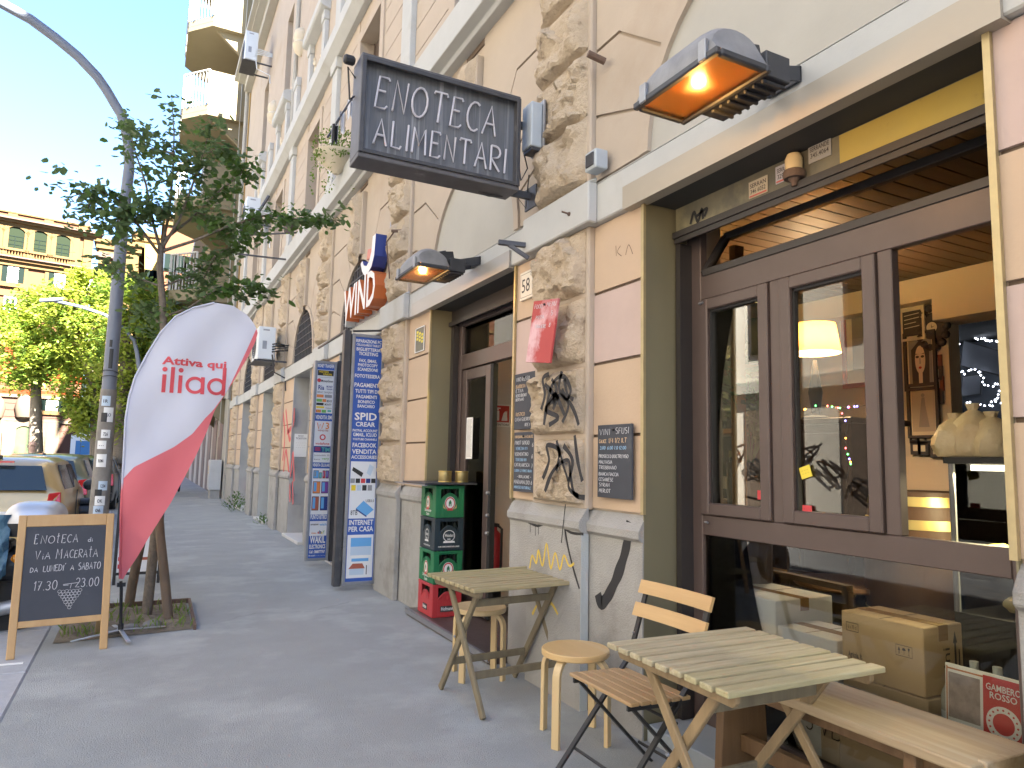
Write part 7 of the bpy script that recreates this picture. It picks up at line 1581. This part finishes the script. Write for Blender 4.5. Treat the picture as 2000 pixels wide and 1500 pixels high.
for px in (-16,32,79,123):
    s, zt_ = hit(px, 444+.18*(px-32)); zb_ = hit(px, 487+.17*(px-32))[1]; w = .66; zs_ = zt_-w
    pts = [(s-w,zb_),(s+w,zb_)]+[(s+w*math.cos(math.pi*j/14),zs_+w*math.sin(math.pi*j/14)) for j in range(15)]
    mb = MB(); mb.prism([WP(a,b,.0) for a,b in pts], NV*.05); wd = mb.build('window', MATS['pal_green'], PZ)
    mb = MB(); ro=[(s+(w+.22)*math.cos(math.pi*j/14),zs_+(w+.22)*math.sin(math.pi*j/14)) for j in range(15)]; ri=[(s+w*math.cos(math.pi*j/14),zs_+w*math.sin(math.pi*j/14)) for j in range(15)]
    for j in range(14): mb.prism([WP(*ro[j],.0),WP(*ro[j+1],.0),WP(*ri[j+1],.0),WP(*ri[j],.0)],NV*.14)
    fslab(mb,s-w-.22,s-w,zb_-.9,zs_,0,.14); fslab(mb,s+w,s+w+.22,zb_-.9,zs_,0,.14); mb.build('surround', MATS['pal_cream'], wd)
    mb = MB()
    for q in (-.33,0,.33): fslab(mb,s+q*w*2-.02,s+q*w*2+.02,zb_,zs_,.05,.075)
    for q in range(1,4): fslab(mb,s-w,s+w,zb_+(zs_-zb_)*q/3-.02,zb_+(zs_-zb_)*q/3+.02,.05,.07)
    mb.build('slat_frame', MATS['pal_dkgreen'], wd)
    mb = MB(); fslab(mb,s-w-.2,s+w+.2,zb_-.15,zb_,.05,.25); fslab(mb,s-w-.2,s+w+.2,zb_-.62,zb_-.54,.05,.22)
    for q in range(8): mb.lathe(WP(s-w+.05+.17*q,zb_-.54,.15),[(.04,0),(.06,.12),(.03,.28),(.05,.40)],6)
    mb.build('balustrade', MATS['pal_cream'], wd)
def shwin(px0,px1,py0,py1,glassm='pal_glass',ss=True):
    a,_ = hit(px0,py0); b,_ = hit(px1,py0); z1 = hit((px0+px1)/2,py0)[1]; z0 = hit((px0+px1)/2,py1)[1]; w=(b-a)
    mb = MB(); fslab(mb,a,b,z0,z1,.0,.06); wd = mb.build('window', MATS[glassm], PZ)
    mb = MB(); c=(a+b)/2
    for q in (a,c-.06,b-.10): fslab(mb,q,q+.10,z0,z1,.061,.10)
    fslab(mb,a+.1,b-.1,z1-.1,z1,.061,.10); mb.build('sash', MATS['white'], wd)
    if ss:
        mb = MB(); fslab(mb,a-w*.55,a-.02,z0,z1,.03,.10); fslab(mb,b+.02,b+w*.55,z0,z1,.03,.10); mb.build('shutter', MATS['pal_dkgreen'], wd)
    mb = MB(); fslab(mb,a-w*.9,a-w*.56,z0-.2,z1+.3,0,.10); fslab(mb,b+w*.56,b+w*.9,z0-.2,z1+.3,0,.10); fslab(mb,a-w*.9,b+w*.9,z1+.05,z1+.35,0,.12); fslab(mb,a-w,b+w,z0-.3,z0-.05,0,.2); mb.build('surround', MATS['pal_cream'], wd)
shwin(16,37,521,553); shwin(107,128,536,566); shwin(174,186,547,580); shwin(8,33,580,612,'pal_dkgreen',False)
zr0, zr1 = hit(20,741)[1], hit(20,722)[1]
mb = MB(); fslab(mb,sL,s1+.02,zr0,zr1+2.2,0,.04); fslab(mb,sL,s1+.02,hit(20,773)[1],hit(20,760)[1],0,.05); mb.build('red_band', MATS['pal_red'], PZ)
zb0 = hit(20,774)[1]
mb = MB(); k = 0; z = .1
while z < zb0-.1: fslab(mb,sL,s1+.03,z,z+.42,0,.05); z += .45
fslab(mb,sL,s1+.03,0,zb0,0,.02); mb.build('rusticated_base', MATS['pal_rust'], PZ)
mb = MB(); fslab(mb,sL,s1+.1,zb0-.05,zb0+.15,0,.2); z_ = hit(50,822)[1]; fslab(mb,sL,s1+.1,z_-.1,z_+.1,0,.16)
for px in (14,78,100): s = hit(px,850)[0]; fslab(mb,s-.45,s+.45,0,z_,.05,.16)
mb.build('stone_trim', MATS['pal_stone'], PZ)
a = hit(25,850)[0]; b = hit(66,850)[0]; c = (a+b)/2; w = (b-a)/2; zs_ = hit(45,832)[1]-w
mb = MB(); mb.prism([WP(p,q,.02) for p,q in [(c-w,0),(c+w,0)]+[(c+w*math.cos(math.pi*j/16),zs_+w*math.sin(math.pi*j/16)) for j in range(17)]],NV*.06); mb.build('archway', M('arch_dark',(.03,.045,.025),.9,(.07,.10,.04),3.,.6), PZ)
mb = MB()
for j in range(16):
    P=[(c+r*math.cos(math.pi*q/16),zs_+r*math.sin(math.pi*q/16)) for r,q in ((w+.35,j),(w+.35,j+1),(w,j+1),(w,j))]; mb.prism([WP(*p,.03) for p in P],NV*.14)
fslab(mb,c-w-.35,c-w,0,zs_,.03,.17); fslab(mb,c+w,c+w+.35,0,zs_,.03,.17); mb.build('arch_surround', MATS['pal_stone'], PZ)
s = hit(147,870)[0]; s2 = hit(179,870)[0]; mb = MB(); fslab(mb,s,s2,0,hit(160,861)[1],.05,.10,0); fslab(mb,s-.3,s,0,hit(160,850)[1],.05,.12,1); fslab(mb,s2,s2+.3,0,hit(160,850)[1],.05,.12,1); fslab(mb,s,s2,hit(160,861)[1],hit(160,846)[1],.05,.12,1); mb.build('garage_door', [M('blue_door',(.06,.20,.42),.6), MATS['white']], PZ)
for px in (50,-10):
    p = WP(hit(px,785)[0],hit(px,795)[1],.1); mb = MB(); mb.lathe(p,[(.1,-.9),(.5,-.7),(.62,-.1),(.5,.5),(.25,.75),(.05,.85)],12); mb.build('stone_crest', MATS['pal_stone'], PZ, smooth=True)
p = WP(hit(68,596)[0],hit(68,598)[1],.05); mb = MB(); mb.lathe(p,[(.65,0),(.7,.1),(.5,.16),(.45,.1)],20,NV); mb.build('roundel', MATS['pal_stone'], PZ, smooth=True)
shwin(91,114,781,802)
# houses behind
def house(x0,x1,y0,y1,h,mat,label,rows=5,cols=5,win=(.9,1.5)):
    H = thing('house', ((x0+x1)/2,y0,0), label, 'building', 'houses behind the trees'); mb = MB(); mb.box(x0,x1,y0,y1,0,h); mb.build('wall', mat, H)
    mb = MB(); mb.box(x0-.4,x1+.4,y0-.4,y1,h,h+.35); mb.box(x0-.2,x1+.2,y0-.2,y1,h-.5,h); mb.build('roof', MATS['pal_cream'], H)
    mb = MB()
    for r in range(rows):
        for c in range(cols):
            xx = x0+(c+.5)*(x1-x0)/cols; z = 3+r*(h-4)/rows; mb.box(xx-win[0]/2,xx+win[0]/2,y0-.06,y0-.01,z,z+win[1],0); mb.box(xx-win[0],xx-win[0]/2,y0-.09,y0-.01,z,z+win[1],1); mb.box(xx+win[0]/2,xx+win[0],y0-.09,y0-.01,z,z+win[1],1); mb.cut()
    mb.build_each('window', [MATS['win_glass'], MATS['pal_dkgreen']], H)
    mb = MB()
    for yy in [y0+2+3.2*k for k in range(int((y1-y0)/3.2))]:
        for r in range(rows): z = 3+r*(h-4)/rows; mb.box(x1+.01,x1+.06,yy,yy+.9,z,z+win[1]); mb.cut(); mb.box(x0-.06,x0-.01,yy,yy+.9,z,z+win[1]); mb.cut()
    mb.build_each('window', MATS['win_glass'], H)
p = PY(192,500,70.); q = PY(262,520,70.); house(p.x, q.x+.3, 70, 84, PY(225,478,70.).z, MATS['pal_cream'], 'beige house with dark awning between the palazzo and the lamp post')
mb = MB(); a = PY(188,492,69.2); b = PY(228,498,69.2); mb.box(a.x,b.x,68.2,69.4,a.z-.6,a.z-.2); tag(mb.build('awning', MATS['pal_tile']), 'dark awning on the top terrace of the beige house', 'awning')
p = PY(262,500,80.); q = PY(345,520,80.); house(p.x, q.x, 80, 94, PY(300,465,80.).z, MATS['sun_yellow'], 'yellow house glimpsed through the young tree')
p = PY(322,500,66.); q = PY(400,500,66.); house(p.x, q.x, 66, 90, PY(345,432,66.).z, MATS['pal_pink'], 'pink house glimpsed at the end of the street')
mb = MB(); mb.box(2.42,12,44.3,64,0,14); o = tag(mb.build('far_house', MATS['sun_cream']), 'pale house continuing the row beyond the yellow balconies', 'building')
mb = MB()
for k in range(5):
    for r in range(5): mb.box(2.36,2.42,46+3.4*k,47.1+3.4*k,4+2*r,5.4+2*r); mb.cut()
mb.build_each('window', MATS['win_glass'], o)
mb = MB(); mb.box(1.9,12,44.2,64,14,14.4); mb.build('roof', MATS['pale'], o)
# houses across the road, out of frame: they shade the pavement and stand in the window glass
OP = thing('opposite_building', (-11,-14,0), 'long ochre apartment block across the road', 'building')
mb = MB(); mb.box(-22,-11,-45,34,0,20); mb.build('wall', M('opp_wall',(.60,.56,.49),.85,(.55,.51,.45),1.2,.5), OP)
mb = MB(); mb.box(-11,-10.8,-45,34,3.6,3.95); mb.box(-11,-10.5,-45,34.2,19.4,20.2); mb.build('cornice', MATS['pale'], OP)
mb = MB()
for k in range(22):
    for r in range(5):
        y = -43+3.4*k
        if r == 0: mb.box(-11.02,-10.97,y-.9,y+1.3,.1,3.1,1); mb.cut(); continue
        z = 1.4+3.4*r; mb.box(-11.02,-10.97,y-.45,y+.45,z,z+1.9,0); mb.box(-11.02,-10.93,y-.95,y-.46,z,z+1.9,2); mb.box(-11.02,-10.93,y+.46,y+.95,z,z+1.9,2); mb.cut()
mb.build_each('window', [MATS['win_glass'], MATS['shutter'], MATS['pal_dkgreen']], OP)
spray([[(12+.9*k+.25*math.cos(j*1.9+k)*(1+.2*j%2), .9+.45*(k%3)+.28*math.sin(j*2.3+k*k)) for j in range(8)] for k in range(7)], .09, 'spray_black', par=OP, x=-10.9)
# bright trees beyond the cars
def bgtree(label, blobs, trunk, n, size, mats, seed):
    rnd = random.Random(seed); T = thing('plane_tree', trunk[0], label, 'tree', 'bright trees at the square'); mb = MB(); mb.tube(trunk,[.26,.2,.16,.1],10)
    for b, r in blobs[:7]: mb.tube([trunk[-2], (trunk[-1]+b)/2, b],[.10,.06,.03],6)
    mb.build('trunk', MATS['bark'], T, smooth=True)
    for mi, (mat, frac) in enumerate(mats):
        mb = MB(); pts = []
        for b, r in blobs:
            for k in range(int(14*r)):
                d = Vector((rnd.gauss(0,1),rnd.gauss(0,1),rnd.gauss(0,1))).normalized(); pts.append(b + Vector((d.x*r,d.y*r,d.z*r*.8))*rnd.uniform(.35,1.0)**.6)
        leafcloud(mb, pts, int(n*frac), size, .20, rnd, .15, .8); mb.build('crown' if mi == 0 else 'inner_leaves', mat, T)
def bl(L, y): return [(PY(px,py,y+dy), r) for px,py,r,dy in L]
LM = [(MATS['leaf_lime'],.75),(MATS['leaf_mid'],.25)]
bgtree('bright yellow-green tree in front of the arched gateway, beyond the cars', bl([(20,660,1.1,0),(55,630,1.0,.6),(60,700,1.1,-.5),(95,660,1.1,.3),(40,740,.7,0),(10,620,.7,1),(100,720,.9,0),(75,580,.6,.4),(120,690,.9,-.6),(20,700,.8,1)],33.), [PY(70,900,33.)*1, PY(70,800,33.), PY(70,740,33.), PY(65,690,33.)], 11000, .17, LM, 1)
bgtree('bright yellow-green tree behind the lamp post', bl([(150,600,1.0,0),(170,560,.7,0),(130,640,1.0,.5),(180,640,1.1,-.4),(150,690,1.0,.4),(185,720,1.0,0),(120,590,.7,0),(150,755,.8,.3),(195,790,.8,-.3),(180,830,.6,0),(205,560,.8,0),(160,800,.5,0)],31.), [PY(190,900,31.), PY(188,820,31.), PY(180,760,31.), PY(165,680,31.)], 12000, .165, LM, 2)
bgtree('bright tree with pale trunk between the lamp post and the flag', bl([(255,590,1.0,0),(230,560,.7,.3),(290,590,.9,0),(240,650,1.0,-.4),(280,650,1.1,.4),(310,640,.8,0),(245,720,1.0,0),(285,720,1.0,.3),(230,790,.8,0),(265,800,.9,.4),(225,840,.4,0),(320,700,.8,0),(320,590,.6,0)],27.), [PY(236,905,27.), PY(234,850,27.), PY(238,790,27.), PY(252,690,27.)], 12000, .15, [(MATS['leaf_lime'],.6),(MATS['leaf_mid'],.4)], 3)
bgtree('leafy tree far down the street beside the houses', bl([(345,600,1.2,0),(330,660,1.3,0),(350,720,1.2,0),(320,780,1.0,0)],40.), [PY(335,905,40.), PY(335,850,40.), PY(337,780,40.), PY(340,690,40.)], 5000, .24, LM, 4)
# people far off
def person(name, loc, label, mats, walk=.22, rz=0.):
    v = [(0,0,.93),(0,.0,1.15),(0,0,1.38),(0,.01,1.50),(0,.0,1.60),(0,.02,1.70),(.10,0,.90),(.11,walk,.50),(.11,walk*1.2,.06),(.11,walk*1.2+.12,.03),(-.10,0,.90),(-.11,-walk*.6,.48),(-.11,-walk*1.4,.10),(-.11,-walk*1.4+.12,.05),(.19,0,1.40),(.24,-.10,1.12),(.24,.02,.88),(.24,.05,.80),(-.19,0,1.40),(-.24,.10,1.12),(-.24,.18,.90),(-.24,.21,.82)]
    e = [(0,1),(1,2),(2,3),(3,4),(4,5),(0,6),(6,7),(7,8),(8,9),(0,10),(10,11),(11,12),(12,13),(2,14),(14,15),(15,16),(16,17),(2,18),(18,19),(19,20),(20,21)]
    r = [(.15,.11),(.145,.10),(.16,.10),(.055,.055),(.085,.10),(.07,.085),(.09,.09),(.06,.06),(.042,.045),(.04,.03),(.09,.09),(.06,.06),(.042,.045),(.04,.03),(.06,.06),(.045,.045),(.035,.035),(.03,.04),(.06,.06),(.045,.045),(.035,.035),(.03,.04)]
    me = bpy.data.meshes.new('body'); me.from_pydata(v,e,[]); o = bpy.data.objects.new('body', me); COL.objects.link(o)
    sk = o.modifiers.new('skin','SKIN'); 
    for i, q in enumerate(r): me.skin_vertices[0].data[i].radius = q
    me.skin_vertices[0].data[0].use_root = True; ss = o.modifiers.new('sub','SUBSURF'); ss.levels = 2; ss.render_levels = 2
    dg = bpy.context.evaluated_depsgraph_get(); dg.update(); m2 = bpy.data.meshes.new_from_object(o.evaluated_get(dg)); bpy.data.objects.remove(o)
    for q in mats: m2.materials.append(q)
    for p in m2.polygons:
        p.use_smooth = True; c = p.center; p.material_index = 2 if (c.z > 1.47 or (abs(c.x) > .17 and c.z < .92 and c.z > .7)) else (0 if c.z > .92 else (1 if c.z > .1 else 3))
    o = bpy.data.objects.new(name, m2); COL.objects.link(o); o.location = loc; o.rotation_euler = (0,0,rz); tag(o, label, 'person', 'people far down the street')
    mb = MB(); mb.grid(lambda u,v: (.088*math.cos(u*6.283)*math.cos(v*1.5), .018+.105*math.sin(u*6.283)*math.cos(v*1.5)-.02, 1.70+.11*math.sin(v*1.5)),12,5); h = mb.build('hair', mats[4], None, smooth=True); h.parent = o
    mb = MB(); mb.lathe((0,.12,1.66),[(.012,-.02),(.016,0),(.004,.03)],6); 
    for sx in (-.035,.035): mb.lathe((sx,.108,1.70),[(.001,-.01),(.012,0),(.001,.01)],6)
    mb.box(-.03,.03,.10,.112,1.61,1.618); fc = mb.build('face', mats[2], None); fc.parent = o
    return o
jk = M('jacket',(.03,.033,.04),.8); tr = M('trousers',(.025,.03,.045),.8); skn = M('skin',(.50,.32,.23),.6); sho = M('shoe',(.02,.02,.02),.6); hr = M('hair',(.03,.02,.015),.7)
g_ = PG(343,962); person('person', (g_.x, g_.y, 0), 'pedestrian in dark clothes walking away along the far pavement beside the flag', [jk,tr,skn,sho,hr])
g2 = PY(62,885,24.); person('person', (g2.x, 24., -.125), 'bald man in a dark jacket standing beyond the gold and olive cars', [jk,tr,skn,sho,skn], .05, 2.)
